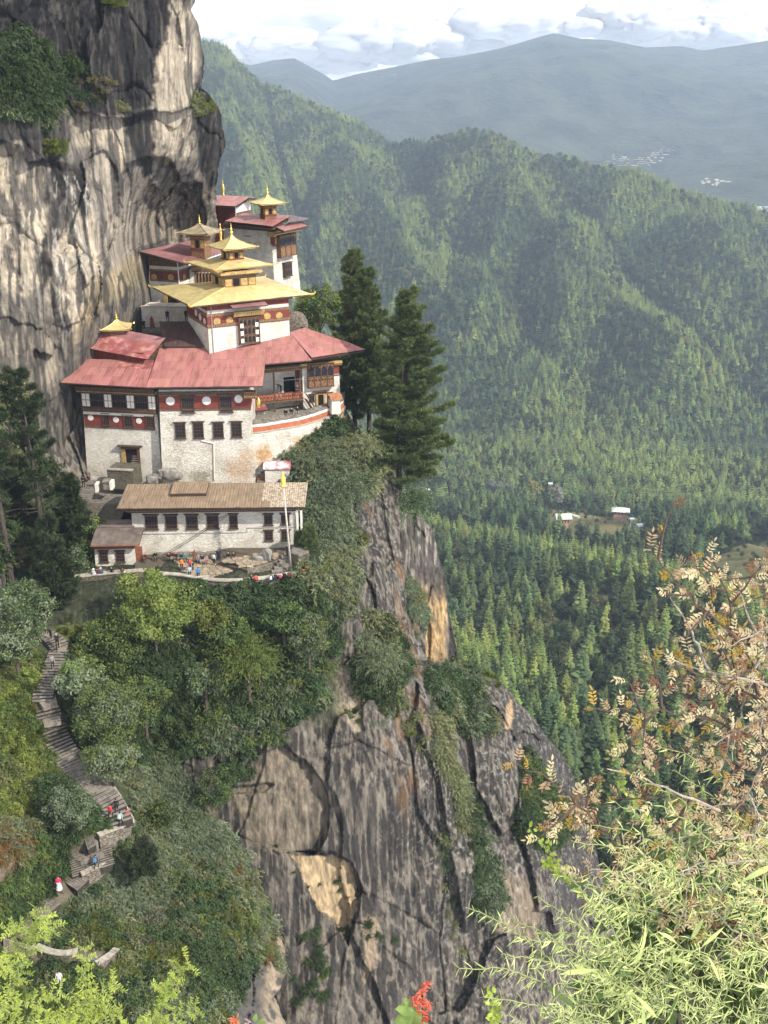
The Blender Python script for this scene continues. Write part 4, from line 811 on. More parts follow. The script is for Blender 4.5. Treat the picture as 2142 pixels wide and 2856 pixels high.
pine(75, 1560, 114, 1290, 80, 'shaggy dark conifer between the two tall left conifers', 67, .05, M_pd, (0, 0), 55)
pine(160, 1690, 108, 1440, 70, 'dark conifer above the covered end of the low wall', 68, .05, M_pd, (0, 0), 60)
pine(862, 1560, 115, 1470, 28, 'slim young conifer inside the stone parapet corner', 69, .25, M_pn, (0, 0), 30, tuft=.35)
pine(840, 1545, 116, 1490, 24, 'thin wispy young conifer beside the flagpole steps', 70, .3, M_pn, (0, 0), 20, tuft=.35)
pine(405, 2440, 81, 2350, 42, 'small dark conifer among the sage bushes near the stairs', 71, .0, M_pd, (0, 0), 60, tuft=.35)
# ================================================================ building kit
def masonry(name, c=(.76, .72, .65), gap=(.24, .21, .18), stain=None, sc=(2.6, 2.6, 6.5), bump=.05, wear=.4, band=None):
    m = bpy.data.materials.new(name); m.use_nodes = True; nt = m.node_tree; nt.nodes.clear()
    o = N(nt, 'ShaderNodeOutputMaterial'); b = N(nt, 'ShaderNodeBsdfPrincipled'); b.inputs['Roughness'].default_value = .92; b.inputs['Specular IOR Level'].default_value = .15
    g = N(nt, 'ShaderNodeNewGeometry'); mp = N(nt, 'ShaderNodeMapping'); mp.inputs['Scale'].default_value = sc; L(nt, g.outputs['Position'], mp.inputs[0])
    nz = N(nt, 'ShaderNodeTexNoise', i_Scale=2.0, i_Detail=3.0); L(nt, mp.outputs[0], nz.inputs[0])
    ad = N(nt, 'ShaderNodeVectorMath', operation='MULTIPLY_ADD'); ad.inputs[1].default_value = (.7, .7, .7); L(nt, nz.outputs['Color'], ad.inputs[0]); L(nt, mp.outputs[0], ad.inputs[2])
    vo = N(nt, 'ShaderNodeTexVoronoi', feature='DISTANCE_TO_EDGE', i_Scale=1.0); L(nt, ad.outputs[0], vo.inputs['Vector'])
    vc = N(nt, 'ShaderNodeTexVoronoi', i_Scale=1.0); L(nt, ad.outputs[0], vc.inputs['Vector'])
    rp = N(nt, 'ShaderNodeValToRGB'); L(nt, vo.outputs['Distance'], rp.inputs[0]); rp.color_ramp.elements[0].color = (0, 0, 0, 1); rp.color_ramp.elements[1].color = (1, 1, 1, 1); rp.color_ramp.elements[1].position = .16
    nw = N(nt, 'ShaderNodeTexNoise', i_Scale=.55, i_Detail=7.0, i_Roughness=.65); L(nt, g.outputs['Position'], nw.inputs[0])
    rw = N(nt, 'ShaderNodeValToRGB'); L(nt, nw.outputs[0], rw.inputs[0]); rw.color_ramp.elements[0].position = .50-.12*wear; rw.color_ramp.elements[1].position = .72
    ga = N(nt, 'ShaderNodeMath', operation='SUBTRACT'); ga.inputs[0].default_value = 1; L(nt, rp.outputs[0], ga.inputs[1])
    gm = N(nt, 'ShaderNodeMath', operation='MULTIPLY'); L(nt, ga.outputs[0], gm.inputs[0]); ma = N(nt, 'ShaderNodeMath', operation='MULTIPLY_ADD'); ma.inputs[1].default_value = .6*wear+.1; ma.inputs[2].default_value = .07+.08*wear; L(nt, rw.outputs[0], ma.inputs[0]); L(nt, ma.outputs[0], gm.inputs[1])
    tone = N(nt, 'ShaderNodeMix', data_type='RGBA'); tone.inputs[6].default_value = (*c, 1); tone.inputs[7].default_value = (c[0]*.72, c[1]*.68, c[2]*.62, 1); L(nt, rw.outputs[0], tone.inputs[0])
    vr = N(nt, 'ShaderNodeMix', data_type='RGBA', blend_type='MULTIPLY'); vr.inputs[0].default_value = .22; bw_ = N(nt, 'ShaderNodeRGBToBW'); L(nt, vc.outputs['Color'], bw_.inputs[0]); L(nt, tone.outputs[2], vr.inputs[6]); L(nt, bw_.outputs[0], vr.inputs[7])
    mx = N(nt, 'ShaderNodeMix', data_type='RGBA'); L(nt, gm.outputs[0], mx.inputs[0]); L(nt, vr.outputs[2], mx.inputs[6]); mx.inputs[7].default_value = (*gap, 1)
    col = mx.outputs[2]
    for (p, r, sc_, a) in (stain or []):
        d = N(nt, 'ShaderNodeVectorMath', operation='DISTANCE'); d.inputs[1].default_value = p
        sx = N(nt, 'ShaderNodeVectorMath', operation='MULTIPLY'); sx.inputs[1].default_value = (1, 1, 1); L(nt, g.outputs['Position'], sx.inputs[0]); L(nt, sx.outputs[0], d.inputs[0])
        mr = N(nt, 'ShaderNodeMapRange'); mr.inputs[1].default_value = r*.2; mr.inputs[2].default_value = r; mr.inputs[3].default_value = 1; mr.inputs[4].default_value = 0; L(nt, d.outputs['Value'], mr.inputs[0])
        n3 = N(nt, 'ShaderNodeTexNoise', i_Scale=2.2, i_Detail=8.0, i_Roughness=.75); L(nt, g.outputs['Position'], n3.inputs[0])
        mu = N(nt, 'ShaderNodeMath', operation='MULTIPLY'); L(nt, mr.outputs[0], mu.inputs[0]); L(nt, n3.outputs[0], mu.inputs[1])
        r3 = N(nt, 'ShaderNodeValToRGB'); r3.color_ramp.elements[0].position = .22; r3.color_ramp.elements[1].position = .46; L(nt, mu.outputs[0], r3.inputs[0])
        m3 = N(nt, 'ShaderNodeMath', operation='MULTIPLY'); m3.inputs[1].default_value = a; L(nt, r3.outputs[0], m3.inputs[0])
        k3 = N(nt, 'ShaderNodeMix', data_type='RGBA'); L(nt, m3.outputs[0], k3.inputs[0]); L(nt, col, k3.inputs[6]); k3.inputs[7].default_value = (*sc_, 1); col = k3.outputs[2]
    L(nt, col, b.inputs['Base Color'])
    bn = N(nt, 'ShaderNodeBump'); bn.inputs['Strength'].default_value = 1; bn.inputs['Distance'].default_value = bump; L(nt, rp.outputs[0], bn.inputs['Height'])
    b2 = N(nt, 'ShaderNodeBump'); b2.inputs['Strength'].default_value = .8; b2.inputs['Distance'].default_value = bump*1.5; L(nt, vc.outputs['Color'], b2.inputs['Height']); L(nt, bn.outputs[0], b2.inputs['Normal']); L(nt, b2.outputs[0], b.inputs['Normal'])
    L(nt, b.outputs[0], o.inputs[0]); return m
M_white = masonry('whitewashed_masonry')
M_plain = masonry('smooth_whitewash', (.66, .62, .56), (.36, .33, .28), sc=(1.8, 1.8, 4), bump=.015, wear=.35)
M_rubble = masonry('rubble_stone', (.27, .24, .20), (.06, .05, .045), sc=(2.2, 2.2, 4.5), bump=.09, wear=1.0)
M_mossy = masonry('mossy_rubble', (.17, .155, .12), (.035, .035, .02), sc=(2.2, 2.2, 5), bump=.09, wear=1.0)
M_redw = mat('maroon_band', (.185, .040, .028), (.12, .028, .022), scale=1.5, rough=.8, bump=.01)
M_timber = mat('dark_timber', (.085, .052, .036), (.045, .028, .021), scale=3, rough=.7)
M_carved = mat('carved_timber', (.26, .14, .065), (.085, .042, .025), scale=5, rough=.7, bump=.03, bscale=9)
M_carvdk = mat('carved_timber_dark', (.15, .080, .045), (.045, .028, .02), scale=5, rough=.7, bump=.03, bscale=9)
M_goldp = mat('gold_paint', (.46, .32, .11), (.26, .17, .065), scale=2.2, rough=.6)
M_dent = mat('dentil_paint', (.34, .25, .17), (.14, .085, .06), scale=6, rough=.8)
M_gilt = mat('gilded_roof', (.68, .56, .27), (.50, .40, .18), scale=1.2, rough=.42, metallic=.35, rnd=.06, stretch=(1, 1, .6), bump=.01)
M_giltd = mat('tarnished_gilding', (.42, .34, .20), (.20, .17, .13), scale=1.5, rough=.5, metallic=.3)
M_finial = mat('gold_finial', (.90, .66, .18), (.75, .52, .12), scale=4, rough=.28, metallic=.8)
M_redr = mat('red_roof_paint', (.33, .150, .134), (.225, .094, .082), scale=1.1, rough=.55, rnd=.13, bump=.01, c3=(.315, .135, .120), stretch=(1.6, .35, .35), detail=8)
M_redp = mat('weathered_red_roof', (.36, .19, .17), (.20, .065, .06), scale=.9, rough=.6, rnd=.15, c3=(.25, .080, .072), detail=8)
M_maroonr = mat('dull_maroon_roof', (.27, .135, .135), (.19, .085, .085), scale=.7, rough=.5, rnd=.08)
M_brownr = mat('dark_brown_roof', (.105, .060, .055), (.055, .035, .034), scale=1.2, rough=.45, rnd=.1, bump=.01, stretch=(2.5, .5, .5))
M_tanr = mat('tan_roof', (.235, .170, .110), (.145, .105, .072), scale=2.0, rough=.7, rnd=.10, stretch=(2.2, .4, .4), bump=.01)
M_paler = mat('worn_pale_roof', (.36, .30, .225), (.20, .15, .105), scale=3.2, rough=.7, rnd=.08, lo=.42, hi=.55)
M_greyr = mat('grey_brown_roof', (.17, .135, .115), (.095, .078, .07), scale=1.4, rough=.5, rnd=.08)
M_glass = mat('window_glass', (.020, .022, .028), (.012, .012, .016), scale=2, rough=.4, spec=.15)
M_darkin = mat('dark_interior', (.012, .010, .010), (.008, .008, .008), scale=2, rough=1)
M_offw = mat('off_white_paint', (.70, .67, .62), (.58, .54, .48), scale=2, rough=.8)
M_disc = mat('pale_disc', (.62, .60, .57), (.50, .48, .46), scale=3, rough=.8)
M_slate = mat('slate_slabs', (.20, .18, .155), (.10, .09, .08), scale=2.2, rough=.85, rnd=.22, bump=.02)
M_cap = mat('cap_stone', (.40, .37, .31), (.25, .22, .18), scale=2.6, rough=.9, rnd=.14, bump=.02)
M_step = mat('step_stone', (.225, .20, .172), (.12, .105, .09), scale=2.2, rough=.9, rnd=.16, bump=.02)
M_pave = mat('paving_stone', (.34, .275, .195), (.22, .18, .13), scale=1.8, rough=.9, rnd=.20, bump=.02)
M_joint = mat('paving_joint', (.11, .09, .065), (.07, .06, .045), scale=3, rough=1)
M_red_orange = mat('orange_red_panels', (.38, .12, .06), (.20, .06, .035), scale=5, rough=.8)
M_greypost = mat('grey_metal', (.30, .30, .31), (.22, .22, .23), scale=3, rough=.5)
M_pole = mat('weathered_pole', (.50, .46, .42), (.34, .29, .25), scale=2, rough=.8)
M_wood_red = mat('red_brown_boards', (.24, .085, .045), (.17, .06, .035), scale=2, rough=.75)
M_orange = mat('orange_tiles', (.48, .24, .12), (.32, .15, .08), scale=3, rough=.8, rnd=.15)
M_goldor = mat('orange_gold_cloth', (.6, .22, .05), (.4, .12, .04), scale=3, rough=.8)
ZUP = Vector((0, 0, 1))
class Fr:
    """a wall plane: origin, direction along the wall, outward normal, batter"""
    def __init__(s, O, yaw, bat=0.0):
        a = math.radians(yaw); s.O = Vector(O); s.yaw = yaw; s.U = Vector((math.cos(a), math.sin(a), 0)); s.B = Vector((-math.sin(a), math.cos(a), 0))
        s.W = (ZUP+s.B*bat).normalized(); s.Nn = s.U.cross(s.W); s.bat = bat
    def p(s, u, w, n=0): return s.O+s.U*u+s.W*w+s.Nn*n
    def pix(s, px, py, n=0):
        q = onplane(px, py, s.O+s.Nn*n, s.Nn)-s.O; return q.dot(s.U), q.dot(s.W)
    def M(s, u=0, w=0, n=0):
        o = s.p(u, w, n); Y = -s.Nn
        return Matrix(((s.U.x, Y.x, s.W.x, o.x), (s.U.y, Y.y, s.W.y, o.y), (s.U.z, Y.z, s.W.z, o.z), (0, 0, 0, 1)))
    def off(s, u, w, n=0): f = Fr(s.p(u, w, n), s.yaw, s.bat); return f
I4 = Matrix()
def part(name, mb, m, parent, M=None, smooth=False, **k):
    return link(name, mb.mesh(name, m, smooth), parent, M, **k)
def body(parent, fr, b, t, H, depth, m, w0=-.6, name='wall', dtop=None):
    mb = MB(); D = fr.B
    f = [fr.p(b[0], w0), fr.p(b[1], w0), fr.p(b[1], w0)+D*depth, fr.p(b[0], w0)+D*depth]
    dt = depth-2*fr.bat*H if dtop is None else dtop
    g = [fr.p(t[0], H), fr.p(t[1], H), fr.p(t[1], H)+D*dt, fr.p(t[0], H)+D*dt]
    mb.hexa(f+g); return part(name, mb, m, parent)
WC = {}
def wmesh(key, fn):
    if key not in WC: WC[key] = fn()
    return WC[key]
def arch_cells(mb, x0, x1, z0, z1, cols, rows, y0, y1, bar, arch=True, m=0):
    cw = (x1-x0)/cols; rh = (z1-z0)/rows
    for c in range(1, cols): mb.box(x0+c*cw-bar/2, x0+c*cw+bar/2, y0, y1, z0, z1, m)
    for r in range(1, rows): mb.box(x0, x1, y0-.004, y1+.004, z0+r*rh-bar/2, z0+r*rh+bar/2, m)
    if arch:
        for c in range(cols):
            for r in ([rows-1] if arch == 'top' else range(rows)):
                a = x0+c*cw+bar/2; b = a+cw-bar; zt = z0+(r+1)*rh-bar/2; h = min(rh*.32, .22); w = (b-a)
                mb.add([(a, y0+.01, zt), (a+w*.34, y0+.01, zt), (a, y0+.01, zt-h)], [(0, 2, 1)], m); mb.add([(b, y0+.01, zt), (b-w*.34, y0+.01, zt), (b, y0+.01, zt-h)], [(0, 1, 2)], m)
def window(parent, fr, x0, x1, y0, y1, cols=3, rows=3, wood=None, lint=True, sill=True, label=None, panels=None):
    wood = wood or M_timber
    a = fr.pix(x0, y1); b = fr.pix(x1, y0); c_ = fr.pix(x0, y0); d_ = fr.pix(x1, y1)
    u0 = (a[0]+c_[0])/2; u1 = (b[0]+d_[0])/2; w0 = (a[1]+d_[1])/2; w1 = (b[1]+c_[1])/2
    W_ = round((u1-u0)*10)/10.; H_ = round((w1-w0)*10)/10.; hw = W_/2; M = fr.M((u0+u1)/2, w0)
    def fmesh():
        mb = MB(); t = min(.13, W_*.12); mb.box(-hw, -hw+t, -.13, .05, 0, H_); mb.box(hw-t, hw, -.13, .05, 0, H_); mb.box(-hw+t, hw-t, -.128, .05, 0, t); mb.box(-hw+t, hw-t, -.128, .05, H_-t, H_)
        arch_cells(mb, -hw+t, hw-t, t, H_-t, cols, rows, -.10, -.05, .055, 'top'); return mb.mesh('window', wood)
    def gmesh():
        mb = MB(); t = min(.12, W_*.12); mb.add([(-hw+t, -.03, t), (hw-t, -.03, t), (hw-t, -.03, H_-t), (-hw+t, -.03, H_-t)], [(0, 1, 2, 3)]); return mb.mesh('glass', M_glass)
    def lmesh():
        mb = MB(); e = W_*.14; mb.box(-hw-e, hw+e, -.30, .0, H_+.14, H_+.22); mb.box(-hw-e*.3, hw+e*.3, -.16, .0, H_+.002, H_+.05)
        n = max(4, int(W_/.22))
        for i in range(n):
            x = -hw+(i+.5)*W_/n; mb.box(x-.045, x+.045, -.22, 0, H_+.052, H_+.138, 1)
        return mb.mesh('lintel', [M_timber, M_dent])
    def smesh():
        mb = MB(); mb.box(-hw-.10, hw+.10, -.20, 0, -.10, -.004); return mb.mesh('sill', wood)
    k = (W_, H_, cols, rows, wood.name)
    o = link('window', wmesh(('f',)+k, fmesh), parent, M, **({'label': label} if label else {}))
    link('glass', wmesh(('g', W_, H_), gmesh), o, M)
    if lint: link('lintel', wmesh(('l', W_, H_), lmesh), o, M)
    if sill: link('sill', wmesh(('s', W_, H_, wood.name), smesh), o, M)
    return o
def dentils(parent, fr, u0, u1, w, h=.22, n0=0, mats=None, name='dentil_course', step=.22, out=.16):
    mb = MB(); L_ = u1-u0; n = max(2, int(L_/step)); mb.box(0, L_, -out*.45, 0, 0, h*.36); mb.box(0, L_, -out, 0, h*.72, h)
    for i in range(n):
        x = (i+.5)*L_/n; mb.box(x-step*.27, x+step*.27, -out*.92, -out*.2, h*.36, h*.72, 1)
    return part(name, mb, mats or [M_carvdk, M_dent], parent, fr.M(u0, w, n0), kind='stuff')
def strip(name, parent, fr, u0, u1, w0, w1, out, m, inn=0, **k):
    mb = MB(); mb.box(0, u1-u0, -out, inn, 0, w1-w0); return part(name, mb, m, parent, fr.M(u0, w0), **k)
def disc(parent, fr, px, py, r, m, n=.06, name='disc'):
    u, w = fr.pix(px, py, n); me = wmesh(('disc', round(r, 2), m.name), lambda: (lambda mb: (mb.lathe([(r, 0), (r, .05), (r*.93, .07), (0.001, .07)], 22), mb.mesh('disc', m))[1])(MB()))
    return link(name, me, parent, fr.M(u, w, n) @ Matrix.Rotation(math.pi/2, 4, 'X'))
def lerp3(a, b, t): return a+(b-a)*t
def roof(parent, A, B, C, D, rows, cols, m, ribs=4, amp=.035, board=True, rag=.06, name='roof_sheet', under=None, thick=.14, alt=None):
    """A,B eave left/right, C,D top right/left: separate sheets laid in courses, each lapping the one below"""
    A, B, C, D = map(Vector, (A, B, C, D)); nrm = (B-A).cross(D-A if (D-A).length > .01 else C-A).normalized(); nrm = nrm if nrm.z > 0 else -nrm
    def q(s, t): return lerp3(lerp3(A, B, s), lerp3(D, C, s), t)
    rg = random.Random(int(abs(A.x*100))+rows*7+cols)
    k = 2*ribs+1
    for r in range(rows):
        sh = .5/cols*(r % 2)*0
        for c in range(cols):
            s0, s1 = c/cols+sh, (c+1)/cols+sh; t0, t1 = r/rows, (r+1)/rows+.012; t1 = min(t1, 1.0)
            if (q(s1, t0)-q(s0, t0)).length < .05 and (q(s1, t1)-q(s0, t1)).length < .05: continue
            vs = []; lift = .025+rg.random()*.012; jit_ = (rg.random()-.5)*rag/max((D-A).length, 1) if r == 0 else 0
            for (t, l) in ((t0+jit_, lift+.02), (t1, lift)):
                for i in range(k):
                    s = s0+(s1-s0)*(i/(k-1.0))*.995; vs.append(q(s, t)+nrm*(l+(amp if i % 2 else 0)))
            lo = [v-nrm*.06 for v in vs[:k]]
            mb = MB(); mb.add(vs+lo, [(i, i+1, k+i+1, k+i) for i in range(k-1)]+[(2*k+i, 2*k+i+1, i+1, i) for i in range(k-1)])
            mm = alt[1] if alt and alt[0](c/cols, r/rows) else m
            part(name, mb, mm, parent)
    if board:
        bo_ = .01+abs((C-A).dot((B-A).cross(D-A).normalized())) if (D-C).length > .01 else .01; mb = MB(); mb.prism([A-nrm*bo_, B-nrm*bo_, C-nrm*bo_, D-nrm*bo_] if (D-C).length > .01 else [A-nrm*.01, B-nrm*.01, C-nrm*.01], thick, 0, down=-nrm*thick)
        part('roof_board', mb, under or M_timber, parent)
def flare(mb, c, U, V, hu, hv, z0, z1, u1, v1, rings=5, pw=1.7, m=0, up=.0):
    """concave four sided roof from half sizes hu,hv at z0 to u1,v1 at z1"""
    R = []
    for i in range(rings+1):
        t = i/rings; a = hu+(u1-hu)*(1-(1-t)**pw) if pw < 1 else u1+(hu-u1)*(1-t)**pw; b = v1+(hv-v1)*(1-t)**pw; z = z0+(z1-z0)*t
        pts = []
        for k, (x, y) in enumerate(((-1, -1), (0, -1), (1, -1), (1, 0), (1, 1), (0, 1), (-1, 1), (-1, 0))):
            corner = (k % 2 == 0); pts.append(c+U*(x*a)+V*(y*b)+ZUP*(z+(up*(1-t)**3 if corner else 0)))
        R.append(pts)
    vs = [p for r in R for p in r]; fs = [(i*8+j, i*8+(j+1) % 8, (i+1)*8+(j+1) % 8, (i+1)*8+j) for i in range(rings) for j in range(8)]
    fs.append(tuple(rings*8+j for j in range(8))); mb.add(vs, fs, m); return R
FIN = [(.16, 0), (.20, .06), (.10, .12), (.07, .20), (.17, .30), (.19, .38), (.10, .48), (.06, .55), (.12, .62), (.13, .68), (.06, .76), (.045, .90), (.07, .95), (.02, 1.1), (.005, 1.3)]
def finial(parent, p, s=1.0, name='finial', m=None):
    mb = MB(); mb.lathe([(r*s, z*s) for r, z in FIN], 12); return part(name, mb, m or M_finial, parent, Matrix.Translation(p), smooth=True)
def cupola(parent, px, py, Y, yaw, bw, bh, rw, rh, fin=1.0, gold=None, flat=.0, win=True, label=None, depth=None, prio=None):
    """little pavilion: px,py is the foot of its nearest corner; bw body width, bh body height, rw roof half width, rh roof height"""
    gold = gold or M_gilt; f = Fr(at(px, py, Y), yaw); bd = depth or bw; c = f.O+f.U*bw/2+f.B*bd/2
    mb = MB(); mb.box(0, bw, 0, bd, -1.2, bh)
    cu = part('cupola', mb, M_carved, parent, f.M(), **({'label': label} if label else {}))
    for g, wdt in ((f, bw), (Fr(f.O, yaw-90), -bd)):
        u0, u1 = (0, wdt) if wdt > 0 else (wdt, 0); n = 3
        for i in range(n):
            a = u0+(u1-u0)*(i+.16)/n; b = u0+(u1-u0)*(i+.84)/n
            strip('panel', cu, g, a, b, bh*.14, bh*.62, .05, M_goldp if i != 1 or not win else M_darkin)
        strip('base_rail', cu, g, u0-.04, u1+.04, 0, bh*.10, .09, M_redw); dentils(cu, g, u0-.05, u1+.05, bh*.68, bh*.16, mats=[M_redw, M_goldp], step=.2, out=.12); dentils(cu, g, u0-.18, u1+.18, bh*.84, bh*.16, n0=.12, mats=[M_carvdk, M_goldp], step=.2, out=.2)
    hu, hv = rw, rw*(bd/bw)**.5; mb = MB()
    mb.hexa([c+f.U*(x*hu*.96)+f.B*(y*hv*.96)+ZUP*(bh+.0+dz) for dz in (.01, .12) for x, y in ((-1, -1), (1, -1), (1, 1), (-1, 1))]); part('eave_board', mb, M_goldp, cu)
    mb = MB(); R = flare(mb, c, f.U, f.B, hu, hv, bh+.13, bh+.13+rh, .16, .16, 6, 1.55, up=.10); part('cupola_roof', mb, gold, cu)
    for k in (0, 2, 4, 6):
        mb = MB(); mb.tube([R[i][k]+ZUP*.03 for i in range(7)], [.055]*7, 5); part('ridge_cap', mb, gold, cu)
        e = R[0][k]; d = (e-R[1][k]).normalized(); mb = MB(); mb.tube([e, e+d*.22+ZUP*.02, e+d*.34+ZUP*.16, e+d*.28+ZUP*.28], [.07, .06, .05, .01], 6); part('corner_ornament', mb, M_finial if gold is M_gilt else gold, cu)
    if fin: finial(cu, c+ZUP*(bh+.1+rh), fin, m=M_finial)
    return cu
def bay(parent, fr, x0, x1, y0, y1, cols, rows, out=.55, wood=None, name='bay_window', skirt=.0, white=True, label=None, archrow=None):
    """projecting carved window box"""
    wood = wood or M_carved; a = fr.pix(x0, y1, out); b = fr.pix(x1, y0, out); c_ = fr.pix(x0, y0, out); d_ = fr.pix(x1, y1, out)
    u0 = (a[0]+c_[0])/2; u1 = (b[0]+d_[0])/2; w0 = (a[1]+d_[1])/2; w1 = (b[1]+c_[1])/2; W_ = u1-u0; H_ = w1-w0; M = fr.M(u0, w0)
    mb = MB(); mb.box(0, W_, -out+.06, 0, 0, H_); o = part(name, mb, wood, parent, M, **({'label': label} if label else {}))
    z0 = H_*skirt+.05; cw = W_/cols
    mb = MB()
    for c in range(cols+1): x = c*cw; mb.box(max(x-.06, 0), min(x+.06, W_), -out-.03, -out+.07, 0, H_)
    for r in range(rows+1): z = z0+(H_-z0)*r/rows; mb.box(-.003, W_+.003, -out-.015, -out+.07, z-.05, min(z+.05, H_+.02))
    mb.box(-.05, W_+.05, -out-.08, .0, -.14, -.005); mb.box(-.08, W_+.08, -out-.13, 0, H_+.005, H_+.12)
    part('frame', mb, M_carvdk if wood is M_carved else M_timber, o, M)
    gl = wmesh(('bg', round(cw, 2), round((H_-z0)/rows, 2)), lambda: (lambda q: (q.add([(.10, 0, .10), (cw-.10, 0, .10), (cw-.10, 0, (H_-z0)/rows*.62), (cw*.5+(cw*.5-.10)*.6, 0, (H_-z0)/rows*.78), (cw*.5, 0, (H_-z0)/rows*.88), (cw*.5-(cw*.5-.10)*.6, 0, (H_-z0)/rows*.78), (.10, 0, (H_-z0)/rows*.62)], [(0, 1, 2, 3, 4, 5, 6)]), q.mesh('pane', M_glass))[1])(MB()))
    for r in range(rows):
        for c in range(cols): link('pane', gl, o, M @ Matrix.Translation((c*cw, -out+.045, z0+(H_-z0)*r/rows)))
    return o
# ================================================================ the monastery
TER = -53.0                                     # level of the paved terrace
# ---------------------------------------------------------------- long hall under the tan roof
lo = atz(374, 1547, TER); ro = atz(828, 1541, TER); yaw = math.degrees(math.atan2(ro.y-lo.y, ro.x-lo.x))
fL = Fr(lo, yaw, .02); hall = thing('long_hall', 'long white hall with tan sheet-metal roof and dark windows facing the paved terrace', 'building', lo)
uR = fL.pix(829, 1530)[0]; Ht = fL.pix(600, 1428)[1]
body(hall, fL, (0, uR+.1), (.12, uR-.1), Ht, 5.6, M_white, w0=-1.5)
strip('eave_beam', hall, fL, -.2, uR+.2, Ht+.0, Ht+.55, .05, M_timber, inn=5.4)
dentils(hall, fL, -.5, uR+.5, Ht+.30, .3, n0=.5, step=.3, out=.2)
eA = atz(325, 1419, -46.35); eB = atz(851, 1414, -46.35)
Rdg = -45.0; rA = atz(352, 1351, Rdg); rB = atz(859, 1346, Rdg)
def on_roof(px, py, O, n): return onplane(px, py, O, n)
rn = (eB-eA).cross(rA-eA).normalized()
def rp(px, py): return on_roof(px, py, eA, rn)
roof(hall, rp(325, 1419), rp(727, 1416), rp(735, 1347), rp(355, 1351), 4, 17, M_tanr, ribs=3)
roof(hall, rp(727.5, 1416), rp(851, 1414), rp(859, 1346), rp(735.5, 1347), 4, 5, M_paler, ribs=4, alt=(lambda s, t: t < .2 and s < .1, M_tanr))
n_ = rn if rn.z > 0 else -rn
def rpo(px, py, h): return onplane(px, py, eA+n_*h, rn)
roof(hall, rpo(475, 1378, .45), rpo(575, 1376, .45), rpo(583, 1343, .45), rpo(484, 1345, .45), 1, 5, M_tanr, ribs=3, thick=.5)
# back slope of the roof
roof(hall, rB+Vector((.2, 2.8, -1.1)), rA+Vector((-.2, 2.8, -1.1)), rA, rB, 1, 12, M_tanr, ribs=3, board=True)
for x0, x1, y0, y1, c, r in ((405, 440, 1438, 1475, 4, 4), (461, 495, 1438, 1475, 4, 4), (518.5, 552, 1437.5, 1474.5, 4, 4), (576.5, 610, 1437, 1473.5, 4, 4), (639.5, 663, 1436, 1473, 3, 4), (737, 760, 1435, 1464, 2, 3), (784, 807, 1434, 1463, 2, 3), (738.5, 761, 1480, 1507, 3, 3), (785, 808, 1479, 1506, 3, 3)):
    window(hall, fL, x0, x1, y0, y1, c, r)
a = fL.pix(400, 1489); b = fL.pix(688, 1484.5); mb = MB(); mb.tube([fL.p(a[0], a[1], .06), fL.p(b[0], b[1], .06)], .045, 5)
c = fL.pix(688, 1472); d = fL.pix(828, 1470); mb.tube([fL.p(b[0], b[1], .06), fL.p(c[0], c[1], .06), fL.p(d[0], d[1], .06)], .045, 5); part('water_pipe', mb, M_greypost, hall)
for px in (829, 840):
    q = fL.pix(px, 1500); mb = MB(); mb.box(-.12, .12, -.3, -.06, -3.2, Ht-q[1]+.1); part('post', mb, M_offw, hall, fL.M(q[0]+.1, q[1], 0))
for k, (p0, p1) in enumerate((((631, 1434), (442, 1545)), ((640, 1434), (452, 1545)))):
    mb = MB(); q0 = fL.pix(*p0, .15); q1 = fL.pix(*p1, .15); A = fL.p(q0[0], q0[1], .2); B_ = fL.p(q1[0], q1[1], 1.6); mid = (A+B_)/2+Vector((0, 0, -.15)); mb.tube([A, mid, B_], .03, 4); part('cable', mb, M_timber, hall)
# ---------------------------------------------------------------- annex
o = atz(268, 1580, TER-.4); r_ = atz(379, 1577, TER-.4); yaw = math.degrees(math.atan2(r_.y-o.y, r_.x-o.x)); fA = Fr(o, yaw, .02)
ann = thing('annex', 'small white stone annex with smooth grey-brown roof left of the long hall', 'building', o)
uA = fA.pix(379, 1570)[0]; HA = fA.pix(320, 1530)[1]; body(ann, fA, (-.1, uA), (.02, uA-.06), HA, 2.6, M_white, w0=-1)
strip('eave_beam', ann, fA, -.2, uA+.05, HA, HA+.28, .1, M_wood_red, inn=2.2)
for x in ((278, 301), (324, 348)): window(ann, fA, x[0], x[1], 1538, 1567, 3, 3)
A = fA.p(*fA.pix(252, 1523, 1.1), 1.1); B_ = fA.p(*fA.pix(388, 1520, 1.1), 1.1); sl = (ZUP*.34-Vector(fA.Nn)*1.0).normalized(); pn = (B_-A).cross(sl)
def ap(px, py): return onplane(px, py, A, pn)
roof(ann, A, B_, ap(402, 1471), ap(268, 1473), 1, 4, M_greyr, ribs=1, amp=.01); roof(ann, ap(268, 1472), ap(374, 1471), ap(376, 1449), ap(283, 1450), 1, 3, M_greyr, ribs=1, amp=.01)
mb = MB(); mb.tube([A-Vector((0, .02, .05)), B_-Vector((0, .02, .05))], .07, 5); part('gutter', mb, M_wood_red, ann)
dq = fA.pix(396, 1523, -.5); d0 = fA.pix(377, 1565, -.5); dd = thing('plank_door', 'red brown plank door between the annex and the long hall', 'door', fA.p(d0[0], d0[1], -.5)); nb_ = 5; wq = (dq[0]-d0[0])/nb_
for i in range(nb_):
    mb = MB(); mb.box(0, wq*.94, -.05-.01*(i % 2), 0, 0, dq[1]-d0[1]); part('plank', mb, M_wood_red, dd, fA.M(d0[0]+i*wq, d0[1], -.5))
